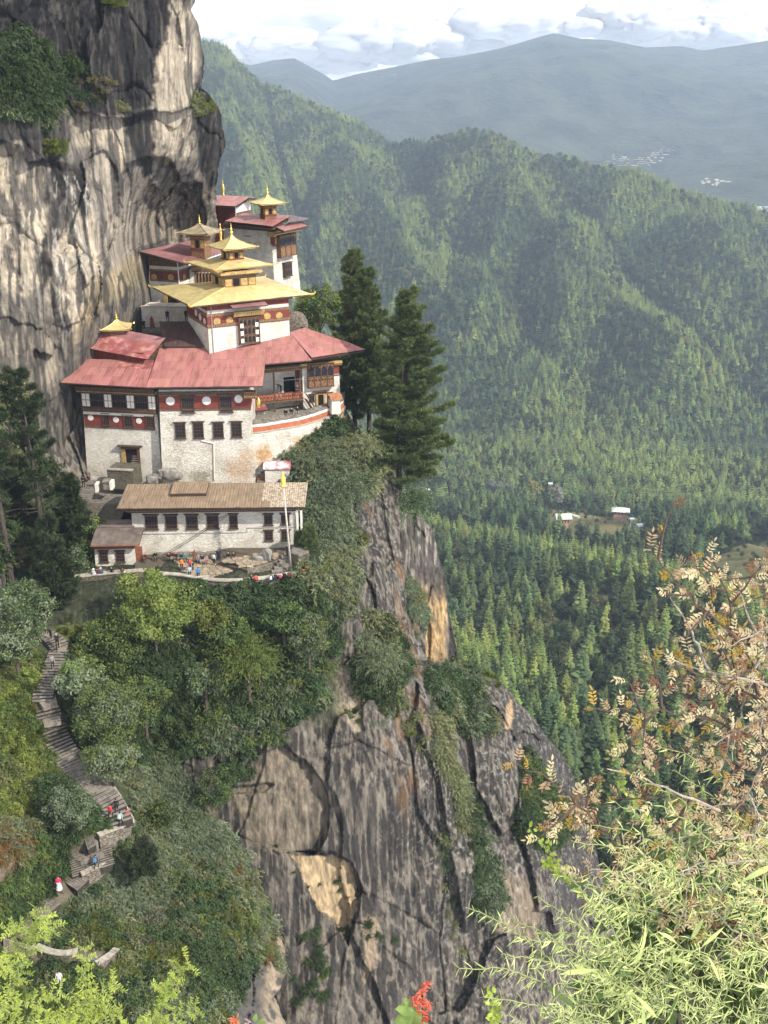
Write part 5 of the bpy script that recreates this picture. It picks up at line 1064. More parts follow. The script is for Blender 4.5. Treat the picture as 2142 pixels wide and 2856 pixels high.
# ---------------------------------------------------------------- great white temple block (front) with the red roof
EV = -34.7
lo = Vector(atz(452, 1340, -47.2)); e0 = atz(407, 1081, EV); e1 = atz(732, 1077, EV); yaw = math.degrees(math.atan2(e1.y-e0.y, e1.x-e0.x))
Yf = e0.y+1.7; lo = at(452, 1335, Yf); fM = Fr(lo, yaw, .015)
blk = thing('temple_block', 'tall white temple block with maroon window band, pale discs and broad red metal roof', 'building', lo)
uM = fM.pix(714, 1338)[0]; HM = fM.pix(570, 1086)[1]; tl = fM.pix(443, 1092)[0]; tr = fM.pix(695, 1090)[0]
body(blk, fM, (0, uM), (tl, tr), HM, 9.5, M_white_m := masonry('temple_masonry', stain=[(tuple(fM.p(fM.pix(668, 1310)[0], fM.pix(668, 1310)[1])), 3.4, (.45, .24, .09), .5), (tuple(fM.p(fM.pix(690, 1250)[0], fM.pix(690, 1270)[1])), 2.2, (.50, .30, .12), .45), (tuple(fM.p(fM.pix(560, 1335)[0], 0)), 3.0, (.20, .17, .11), .7)]), w0=-1.5)
w_b = fM.pix(560, 1139)[1]; w_t = fM.pix(560, 1105)[1]
strip('maroon_band', blk, fM, tl-.05, tr+.12, w_b, w_t, .06, M_redw); dentils(blk, fM, tl-.05, tr+.15, w_b-.28, .27, step=.25, out=.15); dentils(blk, fM, tl-.05, tr+.15, w_t+.01, .3, step=.25, out=.2); strip('cornice', blk, fM, tl-.1, tr+.2, w_t+.33, w_t+.62, .25, M_carvdk)
gM = Fr(fM.p(tr+.06, 0), yaw+90); strip('side_band', blk, gM, 0, 3, w_b, w_t, .05, M_redw)
for x, y, r in ((475, 1118.6, .55), (576, 1117.6, .55), (665, 1112.7, .5)): disc(blk, fM, x, y, r, M_disc, .062)
fM2 = fM.off(0, 0, .07); window(blk, fM2, 505, 542, 1107, 1151, 5, 4); window(blk, fM2, 612, 649, 1103.7, 1149, 5, 4)
for x0, x1, y0, y1 in ((488, 518, 1181, 1222), (539, 567.8, 1180, 1222), (594, 624, 1179.5, 1221), (645, 674.5, 1178.5, 1219)): window(blk, fM, x0, x1, y0, y1, 3, 4)
P_ = [fM.p(*fM.pix(x, y, .1), .1) for x, y in ((561, 1229), (596, 1237), (598, 1338))]; mb = MB(); mb.tube(P_, .09, 6); part('drainpipe', mb, M_offw, blk)
# roof planes
ev = (e1-e0).normalized(); upv = (ZUP*math.sin(math.radians(15))+Vector((-ev.y, ev.x, 0))*math.cos(math.radians(15))); nQ = ev.cross(upv).normalized()
def Q(px, py, h=0): return onplane(px, py, e0+nQ*h, nQ)
roof(blk, Q(407, 1081), Q(732, 1077), Q(747, 950), Q(447, 966), 5, 14, M_redr, ribs=5, amp=.022)
roof(blk, Q(739.5, 1016), Q(869, 1005.5), Q(812, 930), Q(747.5, 950), 3, 6, M_redr, ribs=4, amp=.022)
tip = atz(1018, 975, -34.3); rB2 = atz(850, 914, -31.2); sA = Q(869, 998, .08); sD = Q(808, 927, .05)
roof(blk, sA, tip, rB2, sD, 3, 7, M_redr, ribs=2, amp=.012)
roof(blk, tip, tip+Vector((-4, 6, .2)), rB2+Vector((-2, 2, 0)), rB2, 2, 3, M_redr, ribs=2, amp=.012)
tb = thing('roof_beam_end', 'painted beam end sticking out under the right corner of the great red roof', 'beam', fM.p(tr, HM-.8, 0))
strip('beam', tb, fM, tr-.6, tr+.9, HM-.9, HM-.15, .9, M_carved); dentils(tb, fM, tr-.62, tr+.92, HM-1.0, .5, n0=.9, mats=[M_carvdk, M_goldp])
# ---------------------------------------------------------------- left wing
wl = at(443, 1330, Yf+.9); fW = Fr(wl, yaw-11.5, .02)
wing = thing('left_wing', 'white left wing with a long dark gallery of windows over a maroon band', 'building', wl)
uW = fW.pix(243, 1328)[0]; tW = fW.pix(229, 1092)[0]; HW = fW.pix(330, 1086)[1]
body(wing, fW, (uW, .4), (tW, .4), HW, 7.5, M_white_m, w0=-2)
b0 = fW.pix(330, 1190)[1]; b1 = fW.pix(330, 1153)[1]
strip('maroon_band', wing, fW, tW-.05, -.02, b0, b1, .06, M_redw); dentils(wing, fW, tW-.05, -.02, b0-.27, .26, step=.25, out=.14)
for x, y in ((252.8, 1165), (323.4, 1170.7), (387.7, 1174)): disc(wing, fW, x, y, .38, M_disc, .062)
for x0, x1, y0, y1 in ((287, 306, 1157, 1186), (346, 371, 1160, 1190), (408.5, 429, 1164, 1192)): window(wing, fW.off(0, 0, .07), x0, x1, y0, y1, 3, 4)
g0 = fW.pix(232, 1140); g1 = fW.pix(440, 1148); gb = fW.pix(330, 1148)[1]; gt = fW.pix(330, 1097)[1]; gal = fW.off(g0[0], gb, 0); GL = g1[0]-g0[0]; GH = gt-gb
mb = MB(); mb.box(0, GL, -.45, 0, 0, GH); ga = part('gallery', mb, M_carvdk, wing, gal.M())
secs = [(.015, .125, 'w'), (.135, .30, 'd'), (.315, .415, 'w'), (.43, .60, 'd'), (.615, .715, 'w'), (.73, .885, 'd'), (.90, .995, 'w')]
for s0, s1, t in secs:
    n = 2 if t == 'w' else 5
    for i in range(n):
        for rr_ in range(2):
            a = GL*(s0+(s1-s0)*(i+.08)/n); b = GL*(s0+(s1-s0)*(i+.92)/n); z0 = GH*(.26+.36*rr_)
            mb = MB(); mb.box(a, b, -.02, 0, z0+.04, z0+GH*.34)
            part('panel' if t == 'w' else 'pane', mb, M_offw if t == 'w' else (M_glass if rr_ else M_darkin), ga, gal.M(0, 0, .455))
    mb = MB(); a = GL*(s0-.012); mb.box(a, a+.12, -.06, 0, GH*.22, GH); part('post', mb, M_timber, ga, gal.M(0, 0, .45))
dentils(wing, gal, 0, GL, -.02, GH*.24, n0=.45, step=.2, out=.12, mats=[M_timber, M_carved]); dentils(wing, gal, -.4, GL, GH+.05, .35, n0=.5, mats=[M_carvdk, M_goldp], step=.3, out=.25); strip('cornice', wing, gal, -.5, GL, GH+.42, GH+.85, .7, M_carvdk)
strip('white_sill', wing, fW, tW, -.02, gb-.42, gb-.02, .30, M_offw)
u0, w0 = fW.pix(354, 1301); u1, w1 = fW.pix(382, 1253); dr = link('doorway', (lambda m: (m.box(0, u1-u0, -.02, 0, 0, w1-w0), m.mesh('doorway', M_darkin))[1])(MB()), wing, fW.M(u0, w0, 0.01))
for (a, b, c, d) in ((u0-.55, u0, w0-.3, w1), (u1, u1+.35, w0-.3, w1), (u0-.55, u1+.35, w1, w1+.22)): mb = MB(); mb.box(a, b, -.16, 0, c, d); part('door_frame', mb, M_goldp if a < u0 and d < w1+.1 else M_carvdk, dr, fW.M())
for i in range(6): mb = MB(); mb.box(u0+.5+.08*i, u1, -.10+.01*i, 0, w0+.28*i, w0+.28*i+.12); part('stair_tread', mb, M_step, dr, fW.M(0, 0, .01))
mb = MB(); mb.box(u0-.9, u1+.8, -.6, 0, w1+.42, w1+.52); part('door_canopy', mb, M_timber, dr, fW.M()); dentils(dr, fW, u0-.6, u1+.5, w1+.24, .2, step=.3, out=.35)
w00 = atz(170, 1068, EV+.0); w01 = Q(406, 1081); sW = 14
evw = (w01-w00); nP = evw.cross(ZUP*math.sin(math.radians(sW))+Vector((-evw.y, evw.x, 0)).normalized()*math.cos(math.radians(sW))).normalized()
def QW(px, py, h=0): return onplane(px, py, w01+nP*h, nP)
roof(wing, QW(170, 1068), QW(406.5, 1081), QW(431, 1006), QW(222, 1001), 3, 9, M_redr, ribs=3, amp=.02, alt=(lambda s, t: s > .5 and t > .5 and t < .99, M_redp))
# shed over the courtyard with the small pavilion
SA, SB, SC, SD = QW(203, 964, 1.1), QW(412, 1003, .9), QW(462, 943, 1.6), QW(322, 916, 2.6)
shed = thing('red_shed', 'low red-roofed lean-to against the rock, carrying a small gilded pavilion', 'building', (SA+SB)/2+Vector((0, 1.5, -1.5)))
roof(shed, SA, SB, SC, SD, 3, 7, M_redp, ribs=1, amp=.015, alt=(lambda s, t: t > .6, M_maroonr)); roof(shed, SA+Vector((0, 0, 0)), SD, QW(249, 941, 1.9), QW(249, 941, 1.9), 1, 1, M_maroonr, ribs=1, board=False)
fS = Fr(SA+Vector((.3, .6, -.15)), math.degrees(math.atan2(SB.y-SA.y, SB.x-SA.x))); strip('board_wall', shed, fS, 0, (SB-SA).length-1.2, -2.6, -.05, .05, M_redw, inn=.2)
for i in range(9):
    mb = MB(); mb.box(0, .05, -.03, 0, -2.4, -.1); part('batten', mb, M_timber, shed, fS.M(.8+i*1.05, 0, .06))
cupola(shed, 309, 952, (SA.y+SD.y)/2-.2, 8, 1.75, 1.45, 1.75, .95, .95, label='small gilded pavilion on the red lean-to beside the cliff')
# dark roof of the passage
fb = atz(458, 967, -31.9); roof_d = thing('passage_roof', 'steep dark brown roof over the passage left of the golden temple', 'roof', fb)
dB = atz(569, 966, -31.9); dn = (dB-fb).cross(Vector((0, 1, .30))).normalized()
def QD(px, py): return onplane(px, py, fb, dn)
roof(roof_d, QD(458, 967), QD(566, 966), QD(530, 897), QD(444, 897), 3, 6, M_brownr, ribs=2, amp=.015)
# ---------------------------------------------------------------- golden temple
gY = 134.2; g0 = at(584, 984, gY); YG = 27.0; fG = Fr(g0, YG, .012); fGl = Fr(g0, YG-90, .012)
gold = thing('golden_temple', 'white temple with three tiers of gilded roofs and a maroon band of gold discs', 'building', g0)
uG = fG.pix(809.4, 949)[0]; HG = fG.pix(700, 846)[1]; dG = -fGl.pix(537, 905)[0]
body(gold, fG, (0, uG), (.06, uG-.06), HG, max(dG, 8.5), M_plain, w0=-2.5)
zc = [fG.pix(584, y)[1] for y in (984, 916, 905.5, 884.5, 876, 866.5)]
for f_, ua, ub in ((fG, -.06, uG+.06), (fGl, -max(dG, 8.5)-.02, .06)):
    strip('maroon_band', gold, f_, ua, ub, zc[2]-.02, zc[3], .05, M_redw); dentils(gold, f_, ua, ub, zc[1], zc[2]-zc[1], step=.24, out=.14, mats=[M_carved, M_dent]); dentils(gold, f_, ua, ub, zc[3]+.01, zc[4]-zc[3]-.02, step=.24, out=.14, mats=[M_carved, M_dent]); strip('dark_brick_band', gold, f_, ua+.1, ub-.1, zc[5], HG+.6, .04, M_redw); strip('roof_beam', gold, f_, ua-.3, ub+.3, HG+.2, HG+.6, .6, M_carvdk)
for x, y in ((605, 897), (640, 893.6), (745, 882), (778, 880.8)): disc(gold, fG, x, y, .47, M_goldp)
for x, y in ((571, 897), (558.5, 884), (547, 872)): disc(gold, fGl, x, y, .45, M_disc)
bay(gold, fG, 668, 725, 887, 957, 5, 3, .55, label='projecting carved window with nine small arches under a gilded canopy')
bu0, bw0 = fG.pix(668, 920, .6); bu1, bw1 = fG.pix(725, 918, .6)
for k in (0, 1):
    for r in range(3):
        zz = fG.pix(690, 950-21*r, .6)[1]; a = bu0+.14 if k == 0 else bu1-.60; strip('white_panel', gold, fG, a, a+.42, zz-.35, zz+.15, .0, M_offw, inn=.0) if False else strip('white_panel', gold, fG.off(0, 0, .60), a, a+.42, zz-.25, zz+.30, .02, M_offw)
ca0, cw0 = fG.pix(654, 884, .9); ca1, cw1 = fG.pix(739, 872, .9); dentils(gold, fG, ca0, ca1, (cw0+cw1)/2-.15, .62, n0=.45, step=.25, out=.45, mats=[M_goldp, M_goldp])
A = fG.p(ca0-.5, HG-.05, 1.8); B_ = fG.p(ca1+.1, HG-.05, 1.8); roof(gold, A, B_, fG.p(ca1+.1, HG+.35, .1), fG.p(ca0-.5, HG+.35, .1), 1, 5, M_maroonr, ribs=2, amp=.02)
mb = MB(); mb.tube([fG.p(.55, 0, .1), fG.p(.55, HG+.2, .1)], .06, 6); part('drainpipe', mb, M_greypost, gold)
# main gilded roof
c1 = at(534, 855, gY-2.3); cR = onplane(867, 821, c1, ZUP); cL = onplane(475, 797, c1, ZUP)
RU = (cR-c1).normalized(); RW = (cR-c1).length; RV = Vector((-RU.y, RU.x, 0)); RD = (cL-c1).dot(RV)
def cupbase(px, py, z): return atz(px, py, z)
zt = c1.z+1.15; k0 = onplane(627, 803, Vector((0, 0, zt)), ZUP); ku = (k0-c1).dot(RU); kv = (k0-c1).dot(RV); kR = onplane(712, 794, Vector((0, 0, zt)), ZUP); kw = (kR-k0).dot(RU)
def RP(u, v, z): return c1+RU*u+RV*v+ZUP*(z-c1.z)
e_ = [RP(0, 0, c1.z), RP(RW, 0, c1.z), RP(RW, RD, c1.z), RP(0, RD, c1.z)]; kd = min(kw, RD-2*1.0); t_ = [RP(ku, kv, zt), RP(ku+kw, kv, zt), RP(ku+kw, kv+kd, zt), RP(ku, kv+kd, zt)]
for i in range(4):
    j = (i+1) % 4; roof(gold, e_[i], e_[j], t_[j], t_[i], 2, 6 if i % 2 == 0 else 5, M_gilt, ribs=1, amp=.012, name='gilded_sheet', under=M_carvdk, thick=.16)
    mb = MB(); mb.tube([e_[i]+ZUP*.06, lerp3(e_[i], t_[i], .5)+ZUP*.08, t_[i]+ZUP*.06], .08, 6); part('ridge_cap', mb, M_gilt, gold)
    mb = MB(); d = (e_[i]-t_[i]).normalized(); d.z = 0; mb.tube([e_[i]-d*.1, e_[i]+d*.35+ZUP*.05, e_[i]+d*.6+ZUP*.25, e_[i]+d*.5+ZUP*.5], [.14, .12, .09, .02], 6); part('corner_ornament', mb, M_finial, gold)
# second tier
f2 = Fr(t_[0], math.degrees(math.atan2(RU.y, RU.x))); H2 = f2.pix(630, 766)[1]; mb = MB(); mb.box(0, kw, 0, kd, -.5, H2); t2 = part('second_tier', mb, M_carved, gold, f2.M())
for g_, L_ in ((f2, kw), (Fr(t_[0], f2.yaw-90), -kd)):
    ua, ub = (0, L_) if L_ > 0 else (L_, 0)
    for i in range(4):
        a = ua+(ub-ua)*(i+.1)/4; b = ua+(ub-ua)*(i+.9)/4; strip('panel', t2, g_, a, b, .12, H2*.62, .04, M_goldp if i != 1 else M_darkin)
    dentils(t2, g_, ua-.1, ub+.1, H2*.64, H2*.2, out=.16); dentils(t2, g_, ua-.35, ub+.35, H2*.84, .25, n0=.22, mats=[M_carvdk, M_goldp], out=.2); strip('gilded_fascia', t2, g_, ua-.7, ub+.7, H2+.02, H2+.32, .75, M_goldp)
z2 = t_[0].z+H2+.45; q0 = onplane(600, 755, Vector((0, 0, z2)), ZUP); qR = onplane(759, 738, Vector((0, 0, z2)), ZUP); qL = onplane(553, 728, Vector((0, 0, z2)), ZUP)
U2 = (qR-q0).normalized(); V2 = Vector((-U2.y, U2.x, 0)); W2 = (qR-q0).length; D2 = (qL-q0).dot(V2); z3 = z2+.70; s0 = onplane(639, 727, Vector((0, 0, z3)), ZUP); s1 = onplane(677, 722, Vector((0, 0, z3)), ZUP); su = (s0-q0).dot(U2); sv = (s0-q0).dot(V2); sw = (s1-s0).dot(U2)
def R2(u, v, z): return q0+U2*u+V2*v+ZUP*(z-q0.z)
e_ = [R2(0, 0, z2), R2(W2, 0, z2), R2(W2, D2, z2), R2(0, D2, z2)]; t3 = [R2(su, sv, z3), R2(su+sw, sv, z3), R2(su+sw, sv+sw, z3), R2(su, sv+sw, z3)]
for i in range(4):
    j = (i+1) % 4; roof(gold, e_[i], e_[j], t3[j], t3[i], 1, 4, M_gilt, ribs=1, amp=.01, name='gilded_sheet', under=M_goldp, thick=.16)
    mb = MB(); mb.tube([e_[i]+ZUP*.05, t3[i]+ZUP*.05], .06, 6); part('ridge_cap', mb, M_gilt, gold); d = (e_[i]-t3[i]).normalized(); d.z = 0; mb = MB(); mb.tube([e_[i]-d*.1, e_[i]+d*.25+ZUP*.05, e_[i]+d*.4+ZUP*.2, e_[i]+d*.3+ZUP*.38], [.10, .09, .06, .02], 6); part('corner_ornament', mb, M_finial, gold)
cupola(gold, 639, 727, s0.y, math.degrees(math.atan2(U2.y, U2.x)), sw, 1.45, 2.35, 1.35, 1.35, label='topmost gilded pavilion with tall spire on the golden temple')
# rock slab behind the golden temple's right side
mb = MB(); rk = at(830, 912, 143)
def boulder(name, label, c, s, m, seed, cat='boulder', group=None, parent=None):
    n = 26; th = np.linspace(0, np.pi, n); ph = np.linspace(0, 2*np.pi, 2*n, endpoint=False); T_, P_h = np.meshgrid(th, ph, indexing='ij')
    d = np.stack([np.sin(T_)*np.cos(P_h), np.sin(T_)*np.sin(P_h), np.cos(T_)], -1); q = np.sign(d)*np.abs(d)**.6
    r = 1+.22*fbm(d*1.7+seed, 4, seed); V_ = q*np.array(s)*r[..., None]; i = np.arange(n*2*n).reshape(n, 2*n); F = np.stack([i[:-1], np.roll(i[:-1], -1, 1), np.roll(i[1:], -1, 1), i[1:]], -1).reshape(-1, 4)
    return link(name, mesh_np(name, V_.reshape(-1, 3), F[:, ::-1], [m], True), parent, Matrix.Translation(Vector(c)), **({'label': label, 'cat': cat} if label else {}), **({'group': group} if group else {}))
M_bould = mat('boulder_rock', (.30, .28, .25), (.13, .12, .11), scale=1.6, rough=.95, bump=.05)
boulder('boulder', 'grey boulder between the golden temple and the red roof corner', at(826, 912, 145), (1.5, 1.2, 1.9), M_rubble, 3)
# ---------------------------------------------------------------- curved balcony house
bo = at(847, 1150, 138.0); YB = 20.0; fB = Fr(bo, YB, .01)
bal = thing('balcony_house', 'house with carved timber balcony, bay window and golden doorway above the curved parapet', 'building', bo)
uB1 = fB.pix(949, 1100)[0]; HB = fB.pix(880, 1014)[1]; body(bal, fB, (0, uB1+.1), (-.02, uB1-.15), HB-.15, 5, M_plain, w0=-.6); strip('timber_frieze', bal, fB.off(0, 0, -.25), .1, uB1-.2, HB-.15, HB+1.0, 0, M_timber, inn=4)
uB0 = fB.pix(700, 1110)[0]; fBb = Fr(fB.p(0, 0, -1.9), YB); strip('gallery_wall', bal, fBb, uB0-1, 0, -1.5, HB+.2, 0, M_plain, inn=.3)
a, b = fB.pix(855, 1004, .7), fB.pix(950, 1000, .7); strip('gilded_cornice', bal, fB, -.4, uB1+.2, HB-.12, HB+.18, .5, M_goldp); dentils(bal, fB, -.3, uB1+.2, HB-.42, .26, n0=.3, mats=[M_carvdk, M_goldp], out=.2)
strip('maroon_corner', bal, fB, uB1-1.05, uB1-.12, fB.pix(940, 1042)[1], HB-.4, .05, M_redw); dentils(bal, fB, uB1-1.05, uB1-.1, fB.pix(940, 1048)[1], .2, out=.12)
bay(bal, fB, 860, 931, 1016, 1078, 4, 1, .6, skirt=.42, label='broad bay window with four arches and a carved skirt')
bw_ = fB.pix(860, 1075, .65); bx = fB.pix(931, 1070, .65)
for i in range(8):
    u = bw_[0]+.25+(bx[0]-bw_[0]-.5)*i/7; mb = MB(); mb.add([(0, 0, -.14), (.12, 0, 0), (0, 0, .14), (-.12, 0, 0)], [(0, 1, 2, 3)]); part('cut_out', mb, M_darkin, bal, fB.M(u, bw_[1]+.62, .665))
for x0, x1, y0, y1 in ((862, 877, 1102, 1119), (913, 927, 1098, 1124)): window(bal, fB, x0, x1, y0, y1, 2, 2)
u0, w0 = fB.pix(887, 1139); u1, w1 = fB.pix(901, 1100); w0 = -.05; mb = MB(); mb.box(0, u1-u0, -.05, 0, 0, w1-w0); dr = part('doorway', mb, M_darkin, bal, fB.M(u0, w0))
for (a, b, c, d, m_) in ((u0-.28, u0, w0, w1+.05, M_goldp), (u1, u1+.28, w0, w1+.05, M_goldp), (u0-.4, u1+.5, w1+.05, w1+.5, M_goldp)): mb = MB(); mb.box(a, b, -.18, 0, c, d); part('door_frame', mb, m_, dr, fB.M())
dentils(dr, fB, u0-.3, u1+.4, w1+.15, .22, n0=.18, mats=[M_redw, M_timber], out=.06); strip('door_canopy', dr, fB, u0-.7, u1+.8, w1+.5, w1+.58, .5, M_carvdk)
# gallery: floor, rail, posts
wR0 = fB.pix(780, 1116)[1]; wR1 = fB.pix(780, 1098)[1]; wF = wR0-.05
strip('gallery_floor', bal, fB.off(0, 0, -1.85), uB0, 0, wF-.2, wF, 1.9, M_carvdk); mb = MB()
part('rail_base', (mb.box(uB0, 0, -.06, .04, wR0, wR0+.10), mb)[1], M_carvdk, bal, fB.M(0, 0, .02))
npn = 14; pwid = (-uB0)/npn
for i in range(npn):
    strip('rail_panel', bal, fB, uB0+i*pwid+.03, uB0+(i+1)*pwid-.03, wR0+.1, wR1, .05, M_red_orange); me = wmesh('raildisc', lambda: (lambda q: (q.lathe([(.14, 0), (.14, .03), (.001, .03)], 10), q.mesh('roundel', M_timber))[1])(MB())); link('roundel', me, bal, fB.M(uB0+(i+.5)*pwid, (wR0+.1+wR1)/2, .052) @ Matrix.Rotation(math.pi/2, 4, 'X'))
strip('hand_rail', bal, fB, uB0, 0, wR1, wR1+.09, .08, M_carvdk, inn=.05); dentils(bal, fB, uB0, 0, wR0-.32, .3, n0=.02, step=.2, out=.12)
for px in (766, 838):
    u = fB.pix(px, 1110, .05)[0]; mb = MB(); mb.box(-.09, .09, -.09, .09, 0, HB); part('gallery_post', mb, M_carvdk, bal, fB.M(u, 0, -.02))
mb = MB(); u = fB.pix(704, 1130)[0]; mb.box(-.09, .09, -.09, .09, 0, HB); part('gallery_post', mb, M_carvdk, bal, fB.M(u, 0, -.02))
bb = fB.pix(790, 1030, .1)[1]; strip('painted_beam', bal, fB, uB0, 0, bb-.30, bb+.35, .12, M_carved, inn=.1); dentils(bal, fB, uB0, 0, bb+.02, .3, n0=.12, mats=[M_carvdk, M_goldp], step=.35, out=.12); strip('gallery_ceiling', bal, fB.off(0, 0, -1.85), uB0, 0, bb+.36, bb+.5, 2.2, M_timber)
strip('rail_bar', bal, fB, fB.pix(700, 1060)[0], 0, fB.pix(780, 1062)[1]-.03, fB.pix(780, 1062)[1]+.03, .03, M_greypost, inn=.03)
u0, w0 = fBb.pix(792, 1095); u1, w1 = fBb.pix(821, 1040); mb = MB(); mb.box(0, u1-u0, -.05, 0, 0, w1-w0); part('upper_doorway', mb, M_darkin, bal, fBb.M(u0, wF)); strip('maroon_panel', bal, fBb, u1+.1, -.02, fBb.pix(830, 1064)[1], bb+.4, .06, M_redw); disc(bal, fBb, 842, 1041, .42, M_goldp)
# stairs up to the gallery
A = fB.p(0.05, wR0+.1, .6); B_ = fB.p(fB.pix(876, 1140, .6)[0], 0, .6)
for k in (0, .75):
    mb = MB(); mb.tube([A-fB.Nn*0+fB.Nn*k, B_+fB.Nn*k], .07, 4); part('stair_rail', mb, M_timber, bal); mb = MB(); mb.tube([A+fB.Nn*k+ZUP*.8, B_+fB.Nn*k+ZUP*.8], .05, 4); part('stair_rail', mb, M_timber, bal)
for i in range(9): c = lerp3(A, B_, (i+.5)/9); mb = MB(); mb.box(-.14, .14, -.75, 0, -.03, .03); part('stair_tread', mb, M_timber, bal, Matrix.Translation(c) @ Matrix.Rotation(math.radians(YB), 4, 'Z'))
# little red canopy on the left with a dark arch under it
u0, w0 = fB.pix(698, 1146, .9); u1, w1 = fB.pix(746, 1146, .9); roof(bal, fB.p(u0-.4, w0, 1.2), fB.p(u1, w0, 1.2), fB.p(u1-.1, w0+.55, -.3), fB.p(u0-.4, w0+.55, -.3), 1, 4, M_redp, ribs=2, amp=.01)
strip('shrine_wall', bal, fB, u0-.4, u1-.3, -.6, w0-.05, .5, M_plain, inn=.3); a, b = fB.pix(703, 1164, .52), fB.pix(714, 1148, .52); strip('arch_opening', bal, fB.off(0, 0, .5), a[0], b[0], a[1]-.1, b[1], .03, M_darkin)
# curved parapet with slate coping
PW = [(700, 1181), (739, 1177), (780, 1170), (836, 1161), (877, 1149), (905, 1139), (930, 1130), (948, 1120), (958, 1110)]
top = [atz(x, y, -40.2) for x, y in PW]
def resample(P, n):
    d = [0]
    for a, b in zip(P[:-1], P[1:]): d.append(d[-1]+(b-a).length)
    out = []
    for i in range(n+1):
        s = d[-1]*i/n; k = max(j for j in range(len(d)) if d[j] <= s+1e-6); k = min(k, len(P)-2); out.append(lerp3(P[k], P[k+1], (s-d[k])/(d[k+1]-d[k])))
    return out
tp = resample(top, 26); cw = thing('curved_wall', 'curved white retaining wall with a red painted stripe and slate coping', 'wall', tp[0]+Vector((0, 0, -4)))
def ribbon(P, off0, z0, off1, z1, inn=.5):
    mb = MB(); n = len(P); vs = []
    for i, p in enumerate(P):
        t = (P[min(i+1, n-1)]-P[max(i-1, 0)]); nn = Vector((t.y, -t.x, 0)).normalized()
        vs += [p+nn*off1+ZUP*z1, p+nn*off0+ZUP*z0, p-nn*inn+ZUP*z1, p-nn*inn+ZUP*z0]
    fs = []
    for i in range(n-1):
        a = i*4; b = a+4; fs += [(a+1, b+1, b, a), (a, b, b+2, a+2), (a+3, a+2, b+2, b+3)]
    fs += [(0, 2, 3, 1), (n*4-4, n*4-3, n*4-1, n*4-2)]; mb.add(vs, fs); return mb
M_cwall = masonry('stained_whitewash', stain=[(tuple(tp[10]+Vector((0, 0, -3.6))), 2.2, (.45, .27, .10), .8), (tuple(tp[2]+Vector((0, 0, -4.2))), 2.8, (.40, .24, .09), .9), (tuple(tp[24]+Vector((0, 0, -2))), 2.5, (.5, .33, .12), .9)], wear=.6)
part('lower_wall', ribbon(tp, .75, -9.0, .22, -1.25), M_cwall, cw); part('ledge', ribbon(tp, .34, -1.25, .30, -1.12), M_cap, cw)
part('red_stripe', ribbon(tp, .12, -1.12, .08, -.50), mat('red_stripe_paint', (.42, .12, .06), (.25, .09, .05), scale=1.3, rough=.9), cw); part('white_stripe', ribbon(tp, .07, -.50, .05, -.12), M_offw, cw)
sl = resample(top, 34)
for i in range(34):
    a, b = sl[i], sl[i+1]; t = (b-a).normalized(); nn = Vector((t.y, -t.x, 0)); z = .02*((i*7) % 3)
    mb = MB(); lo_ = [a+t*.02+nn*.16, b-t*.02+nn*.16, b-t*.02-nn*.85, a+t*.02-nn*.85]; hs = [-.11+z, -.11+z, .16+z, .16+z]
    mb.hexa([p+ZUP*h for p, h in zip(lo_, hs)]+[p+ZUP*(h+.07) for p, h in zip(lo_, hs)]); part('slate', mb, M_slate, cw)
cf = thing('courtyard', 'small paved courtyard between the curved parapet and the balcony house', 'courtyard', tp[13]); cf['kind'] = 'structure'; del cf['category']
mb = MB(); inner = [p+Vector((0, .2, -.75)) for p in tp[::4]]; mb.prism(inner+[tp[-1]+Vector((0, 6, -.75)), tp[0]+Vector((0, 7, -.75))], .5); part('floor', mb, M_step, cf)
pk = thing('pillar', 'stubby white pillar with an orange tiled cap at the right end of the curved parapet', 'pillar', atz(938, 1146, -40.6)); fp = Fr(pk.location, 25)
hp_ = fp.pix(940, 1114)[1]; mb = MB(); mb.frust(-.65, .65, 0, 1.2, -.4, -.58, .58, .05, 1.15, hp_); part('shaft', mb, M_plain, pk, fp.M())
for i in range(5):
    for j in range(4): mb = MB(); mb.box(-.85+j*.43, -.44+j*.43, -.25+i*.08, 1.1, 0, .07); part('tile', mb, M_orange, pk, fp.M(0, hp_+.02+i*.10, 0) @ Matrix.Rotation(.10, 4, 'X'))
# ---------------------------------------------------------------- small shelter with pink roof and the steps beside the great block
so_ = at(740, 1345, 127.5); fs = Fr(so_, 2); sh_ = thing('shelter', 'small white shelter with faded pink and white barrel roof beside the steep steps', 'shelter', so_)
us = fs.pix(808, 1340)[0]; hs_ = fs.pix(770, 1307)[1]; mb = MB(); mb.box(0, us, 0, 2, -1, hs_); part('wall', mb, M_plain, sh_, fs.M())
mb = MB(); k = 8; vs = []
for x in (-.2, us+.15):
    for i in range(k+1): a = math.pi*i/k; vs.append((x, 1-1.25*math.cos(a), hs_+.55*math.sin(a)))
mb.add(vs, [(i, k+1+i, k+2+i, i+1) for i in range(k)]+[tuple(range(k+1)), tuple(range(2*k+1, k, -1))]); part('barrel_roof', mb, mat('faded_pink_roof', (.62, .55, .55), (.48, .14, .18), scale=.9, rough=.7, lo=.45, hi=.55), sh_, fs.M())
mb = MB(); mb.lathe([(.55, 0), (.55, .5), (.5, .62), (.001, .66)], 14); part('water_tank', mb, M_timber, sh_, fs.M(us-.9, -.1, 0) @ Matrix.Translation((0, -.7, 0)))
st = thing('steep_steps', 'steep brown steps squeezed between the great white block and the small shelter', 'steps', at(728, 1345, 128))
for i in range(9):
    p = at(728, 1343-i*9.5, 127.6+i*.42); mb = MB(); mb.box(-.50, .50, 0, .6, -.6, 0); part('step', mb, M_wood_red if i % 2 else M_step, st, Matrix.Translation(p))
strip('side_wall', st, Fr(at(716, 1250, 129), 84), 0, 5, -3.5, .3, .0, M_timber, inn=.15)
